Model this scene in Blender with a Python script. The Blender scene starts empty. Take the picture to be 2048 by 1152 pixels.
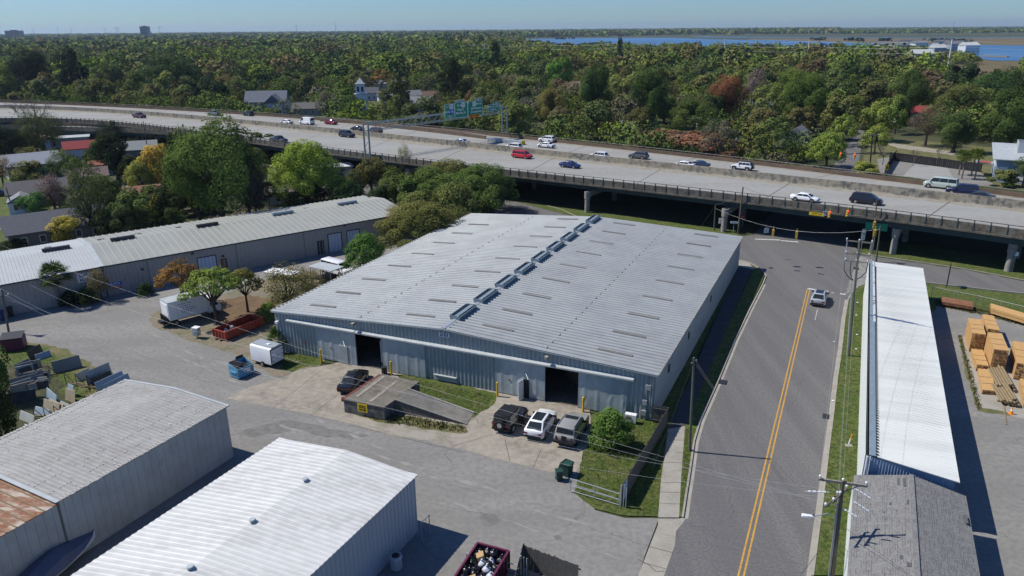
import bpy,math,random
import numpy as np
from mathutils import Vector,Matrix
PI=math.pi
SC=bpy.context.scene
COL=SC.collection
# ---------------------------------------------------------------- camera
CH=35.0
FPX=1480.0
_p=math.atan((576 - 56) / FPX)
_r=math.radians(0.48)
FW=np.array([0,math.cos(_p),-math.sin(_p)])
_rt=np.array([1.0,0,0])
_up=np.cross(_rt,FW)
RT=_rt*math.cos(_r) - _up*math.sin(_r)
UP=_up*math.cos(_r)+_rt*math.sin(_r)
cd=bpy.data.cameras.new("camera")
cam=bpy.data.objects.new("camera",cd)
COL.objects.link(cam)
cd.sensor_width=36
cd.lens=FPX / 2048*36
cd.clip_start=0.5
cd.clip_end=60000
cam.matrix_world=Matrix(((RT[0],UP[0],-FW[0],0),(RT[1],UP[1],-FW[1],0),(RT[2],UP[2],-FW[2],CH),(0,0,0,1)))
SC.camera=cam
# ---------------------------------------------------------------- world, sun, exposure
SUN_EL=52.0
SUN_AZ=168.5  # direction towards the sun, degrees from +X
w=bpy.data.worlds.new("World")
SC.world=w
w.use_nodes=True
nt=w.node_tree
nt.nodes.clear()
sky=nt.nodes.new("ShaderNodeTexSky")
sky.sky_type='NISHITA'
sky.sun_disc=False
sky.sun_elevation=math.radians(SUN_EL)
sky.sun_rotation=math.radians(90 - SUN_AZ)
sky.altitude=0
sky.air_density=1.0
sky.dust_density=0.25
sky.ozone_density=1.8
bgn=nt.nodes.new("ShaderNodeBackground")
bgn.inputs[1].default_value=0.075
won=nt.nodes.new("ShaderNodeOutputWorld")
tint=nt.nodes.new('ShaderNodeMix'); tint.data_type='RGBA'; tint.blend_type='MULTIPLY'; tint.inputs[0].default_value=1; tint.inputs[7].default_value=(.62,.93,1.42,1)
nt.links.new(sky.outputs[0],tint.inputs[6])
nt.links.new(tint.outputs[2],bgn.inputs[0])
nt.links.new(bgn.outputs[0],won.inputs[0])
sd=bpy.data.lights.new("sun",'SUN')
sd.energy=5.0
sd.angle=math.radians(0.5)
sd.color=(1.0,0.95,0.86)
so=bpy.data.objects.new("sun",sd)
COL.objects.link(so)
_sv=Vector((math.cos(math.radians(SUN_AZ))*math.cos(math.radians(SUN_EL)),math.sin(math.radians(SUN_AZ))*math.cos(math.radians(SUN_EL)),math.sin(math.radians(SUN_EL))))
so.rotation_euler=_sv.to_track_quat('Z','Y').to_euler()
so.location=(0,0,200)
vs=SC.view_settings
SC.display_settings.display_device='sRGB'
vs.view_transform='Standard'
vs.look='None'
vs.gamma=1
vs.use_curve_mapping=False
vs.exposure=0.04
SC.render.resolution_x=1024
SC.render.resolution_y=576
SC.cycles.max_bounces=5
SC.cycles.diffuse_bounces=2
SC.cycles.glossy_bounces=2
SC.cycles.transmission_bounces=2
SC.cycles.volume_bounces=0
SC.cycles.transparent_max_bounces=6
SC.cycles.caustics_reflective=False
SC.cycles.caustics_refractive=False
rnd=random.Random(7)
# ---------------------------------------------------------------- geometry helpers
def G(x,y,z=0.0):
    "point of the real world at height z that the photograph shows at pixel x,y (survey helper)"
    d=FW*FPX+RT*(x - 1024) - UP*(y - 576)
    t=(z - CH) / d[2]
    return Vector((d[0]*t,d[1]*t,z))
def RP(px,py,A,B):
    "point on the vertical plane through A,B seen at pixel"
    d=FW*FPX+RT*(px - 1024) - UP*(py - 576)
    n=np.array([-(B[1] - A[1]),(B[0] - A[0]),0.0])
    o=np.array([0,0,CH])
    t=((np.array(A) - o) @ n) / (d @ n)
    q=o+d*t
    return Vector(q)
def PX(v):
    "pixel of a world point"
    a=np.array([v[0],v[1],v[2] - CH])
    q=a @ FW
    return 1024+FPX*(a @ RT) / q,576 - FPX*(a @ UP) / q
def lerp(a,b,t):
    return a+(b - a)*t
class MB:
    def __init__(s):
        s.v=[]; s.f=[]; s.m=[]
    def add(s,vs,fs,mi=0):
        o=len(s.v)
        s.v+=[tuple(v) for v in vs]
        s.f+=[tuple(i+o for i in f) for f in fs]
        s.m+=[mi]*len(fs)
        return s
    def box(s,c,d,rz=0.0,mi=0):
        "centre c, full size d"
        x,y,z=d[0] / 2,d[1] / 2,d[2] / 2
        ca,sa=math.cos(rz),math.sin(rz)
        vs=[]
        for dz in (-z,z):
            for dx,dy in ((-x,-y),(x,-y),(x,y),(-x,y)):
                vs.append((c[0]+dx*ca - dy*sa,c[1]+dx*sa+dy*ca,c[2]+dz))
        return s.hexa(vs,mi)
    def hexa(s,vs,mi=0):
        "8 corners: bottom 4 ccw, top 4 ccw"
        return s.add(vs,[(3,2,1,0),(4,5,6,7),(0,1,5,4),(1,2,6,5),(2,3,7,6),(3,0,4,7)],mi)
    def quad(s,a,b,c,d,mi=0):
        return s.add([a,b,c,d],[(0,1,2,3)],mi)
    def poly(s,pts,mi=0):
        return s.add(pts,[tuple(range(len(pts)))],mi)
    def prism(s,pts,z0,z1,mi=0,top=None):
        "pts xy ccw; extruded"
        n=len(pts)
        a=sum(pts[i][0]*pts[(i+1) % n][1] - pts[(i+1) % n][0]*pts[i][1] for i in range(n))
        if a < 0: pts=pts[::-1]
        vs=[(p[0],p[1],z0) for p in pts]+[(p[0],p[1],z1) for p in pts]
        s.add(vs,[(i,(i+1) % n,n+(i+1) % n,n+i) for i in range(n)]+[tuple(range(n))[::-1]],mi)
        s.add(vs[n:],[tuple(range(n))],mi if top is None else top)
        return s
    def tube(s,a,b,r0,r1=None,n=8,mi=0,caps=True):
        r1=r0 if r1 is None else r1
        a=Vector(a); b=Vector(b)
        d=(b - a)
        if d.length < 1e-6: return s
        d.normalize()
        u=d.orthogonal().normalized(); v=d.cross(u)
        vs=[]
        for c,r in ((a,r0),(b,r1)):
            for i in range(n):
                t=2*PI*i / n
                vs.append(c+u*(math.cos(t)*r)+v*(math.sin(t)*r))
        fs=[(i,(i+1) % n,n+(i+1) % n,n+i) for i in range(n)]
        if caps: fs+=[tuple(range(n))[::-1],tuple(range(n,2*n))]
        return s.add(vs,fs,mi)
    def path(s,pts,r,n=6,mi=0):
        for i in range(len(pts) - 1): s.tube(pts[i],pts[i+1],r,r,n,mi,caps=(i in (0,len(pts) - 2)))
        return s
    def bar(s,a,b,w,h,mi=0):
        "rectangular bar from a to b, w horizontal width, h height"
        a=Vector(a); b=Vector(b); d=b - a
        sd=Vector((-d.y,d.x,0))
        if sd.length < 1e-5: sd=Vector((1,0,0))
        sd=sd.normalized()*(w / 2)
        upv=sd.cross(d).normalized()*(h / 2)
        if upv.z < 0: upv=-upv
        return s.hexa([a - sd - upv,b - sd - upv,b+sd - upv,a+sd - upv,a - sd+upv,b - sd+upv,b+sd+upv,a+sd+upv],mi)
    def blob(s,c,r,n=8,m=6,mi=0,jit=0.0,rng=None):
        vs=[]; fs=[]
        for i in range(m+1):
            ph=PI*i / m
            for j in range(n):
                t=2*PI*j / n
                k=1+(rng.uniform(-jit,jit) if rng else 0)
                vs.append((c[0]+r[0]*k*math.sin(ph)*math.cos(t),c[1]+r[1]*k*math.sin(ph)*math.sin(t),c[2]+r[2]*k*math.cos(ph)))
        for i in range(m):
            for j in range(n):
                fs.append((i*n+j,(i+1)*n+j,(i+1)*n+(j+1) % n,i*n+(j+1) % n))
        return s.add(vs,fs,mi)
    def mesh(s,name,mats,smooth=False,angle=None):
        me=bpy.data.meshes.new(name)
        me.from_pydata(s.v,[],s.f)
        for m in mats: me.materials.append(m)
        if len(mats) > 1: me.polygons.foreach_set("material_index",s.m)
        if smooth or angle:
            me.polygons.foreach_set("use_smooth",[True]*len(me.polygons))
            if angle: me.set_sharp_from_angle(angle=math.radians(angle))
        me.update()
        return me
    def build(s,name,mats,parent=None,loc=None,rz=0.0,smooth=False,angle=None,world=False,color=None):
        """link as one object. world=True: vertices are world coordinates, moved into the parent's (or loc's) frame"""
        if not isinstance(mats,(list,tuple)): mats=[mats]
        if world:
            if parent is not None: M=Matrix.Translation(parent.location) @ parent.rotation_euler.to_matrix().to_4x4()
            else:
                if loc is None:
                    xs=[v[0] for v in s.v]; ys=[v[1] for v in s.v]; zs=[v[2] for v in s.v]
                    loc=((min(xs)+max(xs)) / 2,(min(ys)+max(ys)) / 2,min(zs))
                M=Matrix.Translation(loc)
            I=M.inverted()
            s.v=[tuple(I @ Vector(v)) for v in s.v]
        me=s.mesh(name,mats,smooth,angle)
        o=bpy.data.objects.new(name,me)
        COL.objects.link(o)
        if parent is not None: o.parent=parent
        if loc is not None and parent is None: o.location=loc
        if not (world) and parent is not None and loc is not None: o.location=loc
        if rz: o.rotation_euler=(0,0,rz)
        if color: o.color=color
        return o
def thing(name,label,cat,loc=(0,0,0),rz=0.0,group=None):
    o=bpy.data.objects.new(name,None)
    o.empty_display_size=0.3
    COL.objects.link(o)
    o.location=loc; o.rotation_euler=(0,0,rz)
    o["label"]=label; o["category"]=cat
    if group: o["group"]=group
    return o
def tag(o,label=None,cat=None,group=None,kind=None):
    if label: o["label"]=label
    if cat: o["category"]=cat
    if group: o["group"]=group
    if kind: o["kind"]=kind
    return o
def copy_tree(o,parent=None):
    c=o.copy(); COL.objects.link(c); c.parent=parent
    for ch in list(o.children): copy_tree(ch,c)
    return c
def sub(o,parent):
    "make o (built in its grand parent's frame) a sub-part of parent"
    mw=o.matrix_basis.copy()
    o.parent=parent
    o.matrix_basis=parent.matrix_basis.inverted() @ mw
    return o
TEXTS=[]
ORD=['first','second','third','fourth','fifth','sixth','seventh','eighth','ninth','tenth','eleventh','twelfth','thirteenth','fourteenth','fifteenth','sixteenth','seventeenth','eighteenth','nineteenth','twentieth','twenty-first','twenty-second','twenty-third','twenty-fourth','twenty-fifth','twenty-sixth','twenty-seventh','twenty-eighth']
def text(s,size,mat,parent,loc,rot,name="lettering",align='CENTER',ext=0.01,bold=0.0):
    cu=bpy.data.curves.new(name,'FONT')
    cu.body=s; cu.size=size; cu.align_x=align; cu.align_y='CENTER'; cu.extrude=ext; cu.offset=bold
    cu.resolution_u=2
    cu.materials.append(mat)
    o=bpy.data.objects.new(name,cu)
    COL.objects.link(o)
    o.parent=parent; o.location=loc; o.rotation_euler=rot
    TEXTS.append(o)
    return o
# ---------------------------------------------------------------- materials
def mat(name,col,rough=0.8,metal=0.0,n1=None,n2=None,bump=None,coord='world',spec=0.3,coat=0.0,objcol=False,emit=None,stretch=None,extra=None,alpha=None):
    """n1,n2 = (scale, detail, amount, colour2) mixes colour2 in by noise; bump = (scale, distance)"""
    m=bpy.data.materials.new(name)
    m.use_nodes=True
    t=m.node_tree; N=t.nodes; L=t.links
    b=N["Principled BSDF"]
    b.inputs["Roughness"].default_value=rough
    b.inputs["Metallic"].default_value=metal
    b.inputs["Specular IOR Level"].default_value=spec
    if coat:
        b.inputs["Coat Weight"].default_value=coat
        b.inputs["Coat Roughness"].default_value=0.08
    if coord=='world':
        g=N.new("ShaderNodeNewGeometry"); src=g.outputs["Position"]
    else:
        g=N.new("ShaderNodeTexCoord"); src=g.outputs["Object"]
    if stretch:
        mp=N.new("ShaderNodeMapping"); mp.inputs["Rotation"].default_value=(0,0,stretch[0]); mp.inputs["Scale"].default_value=stretch[1]
        L.new(src,mp.inputs[0]); ssrc=mp.outputs[0]
    else: ssrc=src
    if objcol:
        oi=N.new("ShaderNodeObjectInfo"); cur=oi.outputs["Color"]
    else:
        rgb=N.new("ShaderNodeRGB"); rgb.outputs[0].default_value=(*col,1); cur=rgb.outputs[0]
    for k,n in enumerate((n1,n2)):
        if not n: continue
        nz=N.new("ShaderNodeTexNoise"); nz.inputs["Scale"].default_value=n[0]; nz.inputs["Detail"].default_value=n[1]
        nz.inputs["Roughness"].default_value=0.6
        L.new(ssrc if k==0 else src,nz.inputs["Vector"])
        rp=N.new("ShaderNodeMapRange"); rp.inputs[1].default_value=n[4] if len(n) > 4 else 0.42; rp.inputs[2].default_value=n[5] if len(n) > 5 else 0.62
        rp.inputs[4].default_value=n[2]
        L.new(nz.outputs[0],rp.inputs[0])
        mx=N.new("ShaderNodeMix"); mx.data_type='RGBA'; mx.blend_type='MULTIPLY' if objcol else 'MIX'
        L.new(rp.outputs[0],mx.inputs[0]); L.new(cur,mx.inputs[6]); mx.inputs[7].default_value=(*n[3],1)
        cur=mx.outputs[2]
    if extra: cur=extra(N,L,src,cur)
    L.new(cur,b.inputs["Base Color"])
    if bump:
        nz=N.new("ShaderNodeTexNoise"); nz.inputs["Scale"].default_value=bump[0]; nz.inputs["Detail"].default_value=3
        L.new(src,nz.inputs["Vector"])
        bp=N.new("ShaderNodeBump"); bp.inputs["Distance"].default_value=bump[1]; bp.inputs["Strength"].default_value=1.0
        L.new(nz.outputs[0],bp.inputs["Height"]); L.new(bp.outputs[0],b.inputs["Normal"])
    if emit:
        b.inputs["Emission Color"].default_value=(*emit[0],1); b.inputs["Emission Strength"].default_value=emit[1]
    if alpha is not None: b.inputs["Alpha"].default_value=alpha
    return m
def cracks(scale,width,col,amt=0.8,mask=0.15):
    "thin wandering crack lines"
    def f(N,L,src,cur):
        nz=N.new("ShaderNodeTexNoise"); nz.inputs["Scale"].default_value=0.35; nz.inputs["Detail"].default_value=4
        L.new(src,nz.inputs["Vector"])
        ad=N.new("ShaderNodeVectorMath"); ad.operation='MULTIPLY_ADD'
        L.new(nz.outputs["Color"],ad.inputs[0]); ad.inputs[1].default_value=(3,3,0); L.new(src,ad.inputs[2])
        v=N.new("ShaderNodeTexVoronoi"); v.feature='DISTANCE_TO_EDGE'; v.voronoi_dimensions='2D'; v.inputs["Scale"].default_value=scale
        L.new(ad.outputs[0],v.inputs["Vector"])
        r=N.new("ShaderNodeMapRange"); r.inputs[1].default_value=0; r.inputs[2].default_value=width; r.inputs[3].default_value=amt; r.inputs[4].default_value=0
        L.new(v.outputs["Distance"],r.inputs[0])
        n2=N.new("ShaderNodeTexNoise"); n2.inputs["Scale"].default_value=mask
        L.new(src,n2.inputs["Vector"])
        r2=N.new("ShaderNodeMapRange"); r2.inputs[1].default_value=0.48; r2.inputs[2].default_value=0.56
        L.new(n2.outputs[0],r2.inputs[0])
        mu=N.new("ShaderNodeMath"); mu.operation='MULTIPLY'; L.new(r.outputs[0],mu.inputs[0]); L.new(r2.outputs[0],mu.inputs[1])
        mx=N.new("ShaderNodeMix"); mx.data_type='RGBA'; L.new(mu.outputs[0],mx.inputs[0]); L.new(cur,mx.inputs[6]); mx.inputs[7].default_value=(*col,1)
        return mx.outputs[2]
    return f
M={}
M['asphalt']=mat('asphalt',(.13,.127,.127),.9,n1=(.42,8,.85,(.165,.16,.155),.42,.6),n2=(5,8,.6,(.085,.083,.085)),bump=(30,.01),stretch=(math.radians(25),(1.0,.05,1)),extra=cracks(.12,.004,(.05,.05,.055),.7))
M['lot']=mat('lot_asphalt',(.20,.194,.182),.92,n1=(.14,8,.95,(.25,.242,.225),.42,.62),n2=(2.2,10,.6,(.155,.15,.143)),bump=(25,.012),stretch=(math.radians(-28),(.5,1.6,1)),extra=cracks(.1,.004,(.06,.06,.062),.8,.12))
M['concrete']=mat('concrete',(.28,.25,.205),.9,n1=(.3,8,.9,(.19,.168,.14)),n2=(1.5,8,.6,(.35,.32,.265)),bump=(12,.01),extra=cracks(.16,.004,(.14,.12,.1),.9,.3))
M['sidewalk']=mat('sidewalk_concrete',(.31,.29,.25),.9,n1=(.6,5,.6,(.22,.20,.17)),n2=(6,4,.3,(.38,.36,.32)))
M['deckc']=mat('deck_concrete',(.275,.278,.265),.85,n1=(.12,6,.8,(.23,.22,.2)),n2=(1,8,.5,(.33,.325,.3)),stretch=(math.radians(37),(.15,1.3,1)))
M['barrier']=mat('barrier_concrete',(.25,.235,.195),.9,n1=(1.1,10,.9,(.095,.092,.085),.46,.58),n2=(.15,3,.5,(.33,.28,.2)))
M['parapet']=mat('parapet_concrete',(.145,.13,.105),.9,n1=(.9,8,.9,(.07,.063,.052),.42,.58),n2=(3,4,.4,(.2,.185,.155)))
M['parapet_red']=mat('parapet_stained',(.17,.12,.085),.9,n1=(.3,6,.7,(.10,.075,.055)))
M['pier']=mat('pier_concrete',(.30,.29,.26),.9,n1=(1.2,6,.7,(.18,.17,.155)))
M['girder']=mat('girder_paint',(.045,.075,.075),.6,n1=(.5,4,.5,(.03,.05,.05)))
M['grass']=mat('grass',(.08,.118,.02),.95,n1=(.5,9,.9,(.135,.14,.045)),n2=(2.5,9,.8,(.035,.055,.012)),bump=(14,.08))
M['grass2']=mat('worn_grass',(.11,.12,.04),.95,n1=(.5,8,.9,(.2,.16,.09)),n2=(3,8,.5,(.06,.08,.02)),bump=(10,.08))
M['dirt']=mat('dirt',(.19,.155,.115),.95,n1=(.35,8,.9,(.11,.12,.055)),n2=(2.2,8,.6,(.25,.215,.17)),bump=(9,.06))
M['mulch']=mat('leaf_litter',(.15,.095,.05),.95,n1=(.6,8,.7,(.22,.15,.08)),n2=(8,5,.6,(.07,.05,.03)),bump=(12,.06))
M['gravel']=mat('gravel',(.3,.27,.225),.95,n1=(.7,8,.8,(.16,.15,.10)),n2=(9,4,.5,(.4,.37,.32)),bump=(14,.05))
M['yellowline']=mat('yellow_paint',(.52,.28,.04),.7,n1=(3,8,.7,(.34,.21,.07),.45,.6))
M['whiteline']=mat('white_paint',(.6,.6,.58),.7,n1=(4,6,.7,(.3,.3,.3)))
M['ground']=mat('ground',(.05,.065,.022),.95,n1=(.01,8,.7,(.085,.075,.04)),n2=(.06,8,.6,(.025,.04,.012)))
M['marsh']=mat('marsh_reed',(.125,.09,.04),.95,n1=(.008,8,.7,(.09,.09,.035)),n2=(.05,6,.6,(.16,.12,.06)),stretch=(0,(.3,1,1)))
M['water']=mat('water',(.045,.13,.27),.5,spec=.25,n1=(.006,7,.8,(.075,.18,.32)),stretch=(0,(.2,1,1)))
def paintmat(n,c,r=.55,**k): return mat(n,c,r,**k)
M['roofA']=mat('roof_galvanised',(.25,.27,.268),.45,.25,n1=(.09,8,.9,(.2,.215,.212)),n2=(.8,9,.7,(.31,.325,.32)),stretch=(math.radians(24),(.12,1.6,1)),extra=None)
M['roofW']=mat('roof_white',(.54,.545,.53),.5,.0,n1=(.35,9,.9,(.42,.42,.41)),n2=(1.2,8,.5,(.62,.62,.61)),stretch=(math.radians(24.5),(.12,2.2,1)))
M['roofB']=mat('roof_white_painted',(.70,.715,.67),.5,.0,n1=(.3,8,.6,(.55,.57,.54)),stretch=(math.radians(24.5),(.2,3,1)))
M['roofE']=mat('roof_grey_patched',(.30,.295,.275),.6,.05,n1=(.25,8,.8,(.25,.24,.225)),n2=(1.2,9,.5,(.37,.365,.35)),stretch=(math.radians(24.5),(.2,2.2,1)))
M['spot']=mat('roof_sealant',(.40,.395,.37),.7,n1=(3,5,.8,(.33,.325,.305)))
M['gantry']=mat('gantry_steel',(.24,.29,.30),.5,.3)
M['roofF1']=mat('roof_pale_metal',(.42,.44,.44),.5,.05,n1=(.25,6,.5,(.37,.39,.39)),n2=(1.5,6,.3,(.48,.5,.5)))
M['roofF2']=mat('roof_beige_metal',(.31,.315,.285),.5,.05,n1=(.25,8,.6,(.26,.265,.24)))
M['ribA']=mat('roof_rib_highlight',(.42,.44,.435),.4,.2,n1=(.3,8,.8,(.35,.36,.365)))  # sunlit rib highlights painted in: lighter than the roof sheet between
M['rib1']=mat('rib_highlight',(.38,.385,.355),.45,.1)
M['rustroof']=mat('rusty_roof',(.44,.38,.32),.7,.1,n1=(.8,8,1.0,(.22,.085,.04),.42,.5),n2=(2.5,8,.6,(.33,.25,.19)),stretch=(math.radians(24.5),(.5,1.6,1)))
M['rust']=mat('rust',(.2,.085,.045),.8,n1=(3,6,.6,(.3,.16,.1)))
M['wallA']=mat('wall_bluegrey',(.33,.38,.385),.55,.1,n1=(.4,8,.7,(.27,.315,.325)),n2=(1.5,8,.5,(.39,.435,.44)))
M['wallAd']=mat('sliding_door_sheet',(.37,.425,.43),.55,.1,n1=(.5,9,.9,(.26,.315,.33)),n2=(1.5,8,.4,(.39,.46,.49)))
M['trimA']=mat('trim_pale',(.44,.475,.48),.5,.1,n1=(1,8,.6,(.34,.365,.37)))
M['wallbeige']=mat('wall_beige',(.33,.31,.285),.6,.0,n1=(.3,6,.5,(.28,.265,.245)),n2=(2,8,.3,(.37,.345,.315)))
M['wallE']=mat('wall_grey_sheet',(.42,.43,.41),.6,.1,n1=(.4,6,.5,(.36,.37,.355)),n2=(.8,8,.3,(.3,.28,.24)))
M['wallD']=mat('wall_blue_grey_sheet',(.40,.43,.46),.6,.1,n1=(.4,6,.5,(.35,.38,.41)))
M['wallB']=mat('wall_slate_blue',(.24,.32,.43),.6,n1=(.5,6,.4,(.2,.27,.37)))
M['wallBw']=mat('wall_white',(.68,.71,.68),.6,n1=(.5,6,.4,(.6,.62,.6)))
M['dark']=mat('dark_interior',(.012,.012,.014),.9)
M['black']=mat('black_plastic',(.02,.02,.022),.5)
M['darkmetal']=mat('dark_metal',(.05,.05,.055),.5,.5)
M['gutter']=mat('dark_gutter',(.035,.05,.055),.5,.3)
M['steel']=mat('galvanised_steel',(.42,.46,.48),.45,.4,n1=(2,5,.4,(.34,.37,.39)))
M['whitep']=mat('white_panel',(.72,.74,.76),.5,n1=(1.5,5,.3,(.6,.62,.65)))
M['bluewhite']=mat('blue_white_door',(.42,.5,.62),.5)
M['bollard']=mat('bollard_yellow',(.62,.42,.03),.6,n1=(5,5,.5,(.42,.28,.04)))
M['brownwood']=mat('pole_wood',(.13,.115,.085),.9,n1=(3,6,.6,(.08,.07,.055)),n2=(20,2,.3,(.19,.17,.13)))
M['greenwood']=mat('treated_pole_wood',(.11,.125,.09),.9,n1=(3,6,.6,(.07,.08,.06)))
M['arm']=mat('crossarm_wood',(.25,.23,.2),.9,n1=(6,5,.5,(.16,.15,.13)))
M['insul']=mat('insulator_white',(.7,.72,.74),.3)
M['wire']=mat('wire',(.07,.07,.075),.5,.3)
M['wirepale']=mat('wire_pale',(.42,.44,.45),.5,.3)
M['fencewood']=mat('fence_wood',(.10,.095,.085),.95,n1=(3,6,.6,(.06,.058,.052)),n2=(12,3,.4,(.16,.15,.135)))
M['lumber']=mat('fresh_lumber',(.50,.30,.12),.8,n1=(2,6,.5,(.42,.24,.09)),n2=(14,3,.4,(.58,.38,.18)))
M['lumberend']=mat('lumber_ends',(.30,.15,.06),.9,n1=(9,4,.8,(.14,.07,.035)))
M['oldwood']=mat('old_lumber',(.25,.19,.11),.9,n1=(3,6,.6,(.16,.12,.07)),n2=(14,3,.4,(.34,.27,.17)))
M['shingle']=mat('roof_shingle',(.175,.173,.17),.95,n1=(1.2,9,.8,(.13,.128,.128)),n2=(7,5,.7,(.25,.247,.24)))
M['shingled']=mat('dark_shingle',(.09,.092,.105),.95,n1=(1,6,.6,(.12,.12,.13)))
M['dock']=mat('dock_concrete',(.15,.135,.11),.95,n1=(.5,8,.8,(.09,.08,.065)),n2=(2,8,.5,(.24,.22,.185)))
M['dockside']=mat('dock_wall_concrete',(.13,.13,.125),.95,n1=(.9,8,.8,(.05,.05,.048)),n2=(2,8,.4,(.24,.25,.24)))
M['signyellow']=mat('sign_yellow',(.7,.5,.02),.6)
M['polepale']=mat('pale_pole',(.6,.63,.65),.5)
M['signgreen']=mat('sign_green',(.012,.26,.15),.5)
M['signorange']=mat('sign_orange',(.8,.25,.02),.5)
M['signwhite']=mat('sign_white',(.75,.77,.78),.5)
M['signblue']=mat('sign_blue',(.03,.1,.5),.5)
M['signred']=mat('sign_red',(.5,.03,.03),.5)
M['navy']=mat('navy_paint',(.02,.035,.12),.6)
M['red']=mat('red_orange_paint',(.36,.06,.035),.65,n1=(1.2,6,.7,(.2,.045,.03)))
M['maroon']=mat('maroon_paint',(.13,.025,.06),.5,n1=(1.5,6,.5,(.08,.02,.04)))
M['binblue']=mat('dumpster_blue',(.12,.32,.48),.55,n1=(2,5,.5,(.09,.25,.38)))
M['bingreen']=mat('cart_green',(.02,.055,.045),.5)
M['sigyellow']=mat('signal_yellow',(.62,.38,.06),.6)
M['sigred']=mat('signal_red_lit',(.8,.03,.02),.5,emit=((1,.05,.03),1.0))
M['glassdark']=mat('dark_glass',(.02,.025,.03),.12,spec=.5)
M['paint']=mat('car_paint',(1,1,1),.32,coord='obj',objcol=True,coat=.6,spec=.5)
M['tyre']=mat('tyre',(.02,.02,.02),.8)
M['rim']=mat('rim',(.45,.46,.48),.35,.7)
M['rimd']=mat('rim_dark',(.15,.15,.16),.4,.6)
M['lampred']=mat('tail_lamp',(.2,.008,.012),.3)
M['lampw']=mat('head_lamp',(.75,.77,.8),.2)
M['bark']=mat('bark',(.085,.07,.055),.95,n1=(2,6,.6,(.05,.042,.034)),coord='obj')
M['barkpale']=mat('bark_pale',(.2,.175,.15),.95,n1=(2,6,.5,(.13,.115,.1)),coord='obj')
def leafmat(name):
    m=bpy.data.materials.new(name); m.use_nodes=True
    t=m.node_tree; N=t.nodes; L=t.links; N.clear()
    out=N.new("ShaderNodeOutputMaterial")
    oi=N.new("ShaderNodeObjectInfo"); tc=N.new("ShaderNodeTexCoord")
    at=N.new("ShaderNodeAttribute"); at.attribute_name="tone"
    hs=N.new("ShaderNodeHueSaturation")
    mr=N.new("ShaderNodeMapRange"); mr.inputs[3].default_value=.55; mr.inputs[4].default_value=1.5
    L.new(at.outputs["Fac"],mr.inputs[0]); L.new(mr.outputs[0],hs.inputs["Value"])
    mh=N.new("ShaderNodeMapRange"); mh.inputs[3].default_value=.515; mh.inputs[4].default_value=.485
    L.new(at.outputs["Fac"],mh.inputs[0]); L.new(mh.outputs[0],hs.inputs["Hue"])
    L.new(oi.outputs["Color"],hs.inputs["Color"])
    d=N.new("ShaderNodeBsdfDiffuse"); L.new(hs.outputs[0],d.inputs[0])
    tr=N.new("ShaderNodeBsdfTranslucent"); L.new(hs.outputs[0],tr.inputs[0])
    mx=N.new("ShaderNodeMixShader"); mx.inputs[0].default_value=.28
    L.new(d.outputs[0],mx.inputs[1]); L.new(tr.outputs[0],mx.inputs[2]); L.new(mx.outputs[0],out.inputs[0])
    return m
M['leaf']=leafmat('foliage')
# ================================================================ the setting: ground, roads, water
def rag(pts,amp=0.25,step=0.7,seed=1):
    "world polygon with ragged edges"
    r=random.Random(seed); out=[]
    n=len(pts)
    for i in range(n):
        a=Vector(pts[i][:2]); b=Vector(pts[(i+1) % n][:2])
        L=(b - a).length; k=max(1,min(80,int(L / step)))
        nrm=Vector((-(b - a).y,(b - a).x)) / max(L,1e-6)
        for j in range(k):
            p=a.lerp(b,j / k)
            if j: p=p+nrm*r.uniform(-amp,amp)
            out.append((p.x,p.y))
    return out
def gp(pxs,z=0.0): return [tuple(G(x,y,z)[:2]) for x,y in pxs]
def sheet(name,pts,m,z,ragged=0,kind='structure',seed=1):
    if ragged: pts=rag(pts,ragged,seed=seed)
    a=sum(pts[i][0]*pts[(i+1) % len(pts)][1] - pts[(i+1) % len(pts)][0]*pts[i][1] for i in range(len(pts)))
    if a < 0: pts=pts[::-1]
    mb=MB(); mb.poly([(p[0],p[1],z) for p in pts])
    return tag(mb.build(name,M[m]),kind=kind)
def slab(name,pts,m,z,ragged=0,kind='structure',seed=1):
    if ragged: pts=rag(pts,ragged,seed=seed)
    mb=MB(); mb.prism([(p[0],p[1]) for p in pts],-0.05,z)
    return tag(mb.build(name,M[m]),kind=kind)
M['pathdark']=mat('dark_path',(.055,.058,.062),.9,n1=(.8,6,.6,(.08,.08,.08)))
mb=MB(); n=96
ring=[(11500*math.cos(2*PI*i / n),11500*math.sin(2*PI*i / n),-0.06) for i in range(n)]
mb.poly(ring)
tag(mb.build('ground',M['ground']),kind='structure')
M['yardground']=mat('yard_ground',(.06,.065,.028),.95,n1=(.12,8,.9,(.10,.085,.055)),n2=(.9,8,.7,(.03,.04,.014)))
sheet('yard_ground',gp([(-900,640),(0,500),(700,395),(760,370),(600,330),(-100,292),(-900,300)]),'yardground',-0.03)
sheet('lawn',gp([(-300,372),(60,352),(82,400),(150,440),(60,455),(82,520),(0,545),(-300,600)]),'grass',-0.02,.5,seed=17)
sheet('lawn',gp([(1000,395),(1124,414),(1200,423),(1300,440),(1478,463),(1478,476),(1300,456),(1152,434),(1110,424)]),'grass',0.06,.2)
sheet('lawn',gp([(1722,509),(1853,528),(1944,542),(2048,562),(2300,602),(2300,560),(2048,520),(1850,490),(1730,480)]),'grass',0.06,.2)
sheet('lot_asphalt',gp([(-900,700),(-300,620),(0,545),(560,480),(800,425),(900,425),(1000,500),(700,560),(560,690),(640,745),(1000,880),(1160,905),(1160,960),(1190,1020),(1250,1036),(1318,1036),(1290,1110),(1262,1200),(1150,1500),(-900,1500)]),'lot',-0.004)
left_kerb=gp([(1482,521),(1496,525),(1512,533),(1524,541),(1532,552),(1526,568),(1500,618),(1470,680),(1436,763),(1400,842),(1388,883),(1380,940),(1372,990),(1365,1036)])
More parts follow.
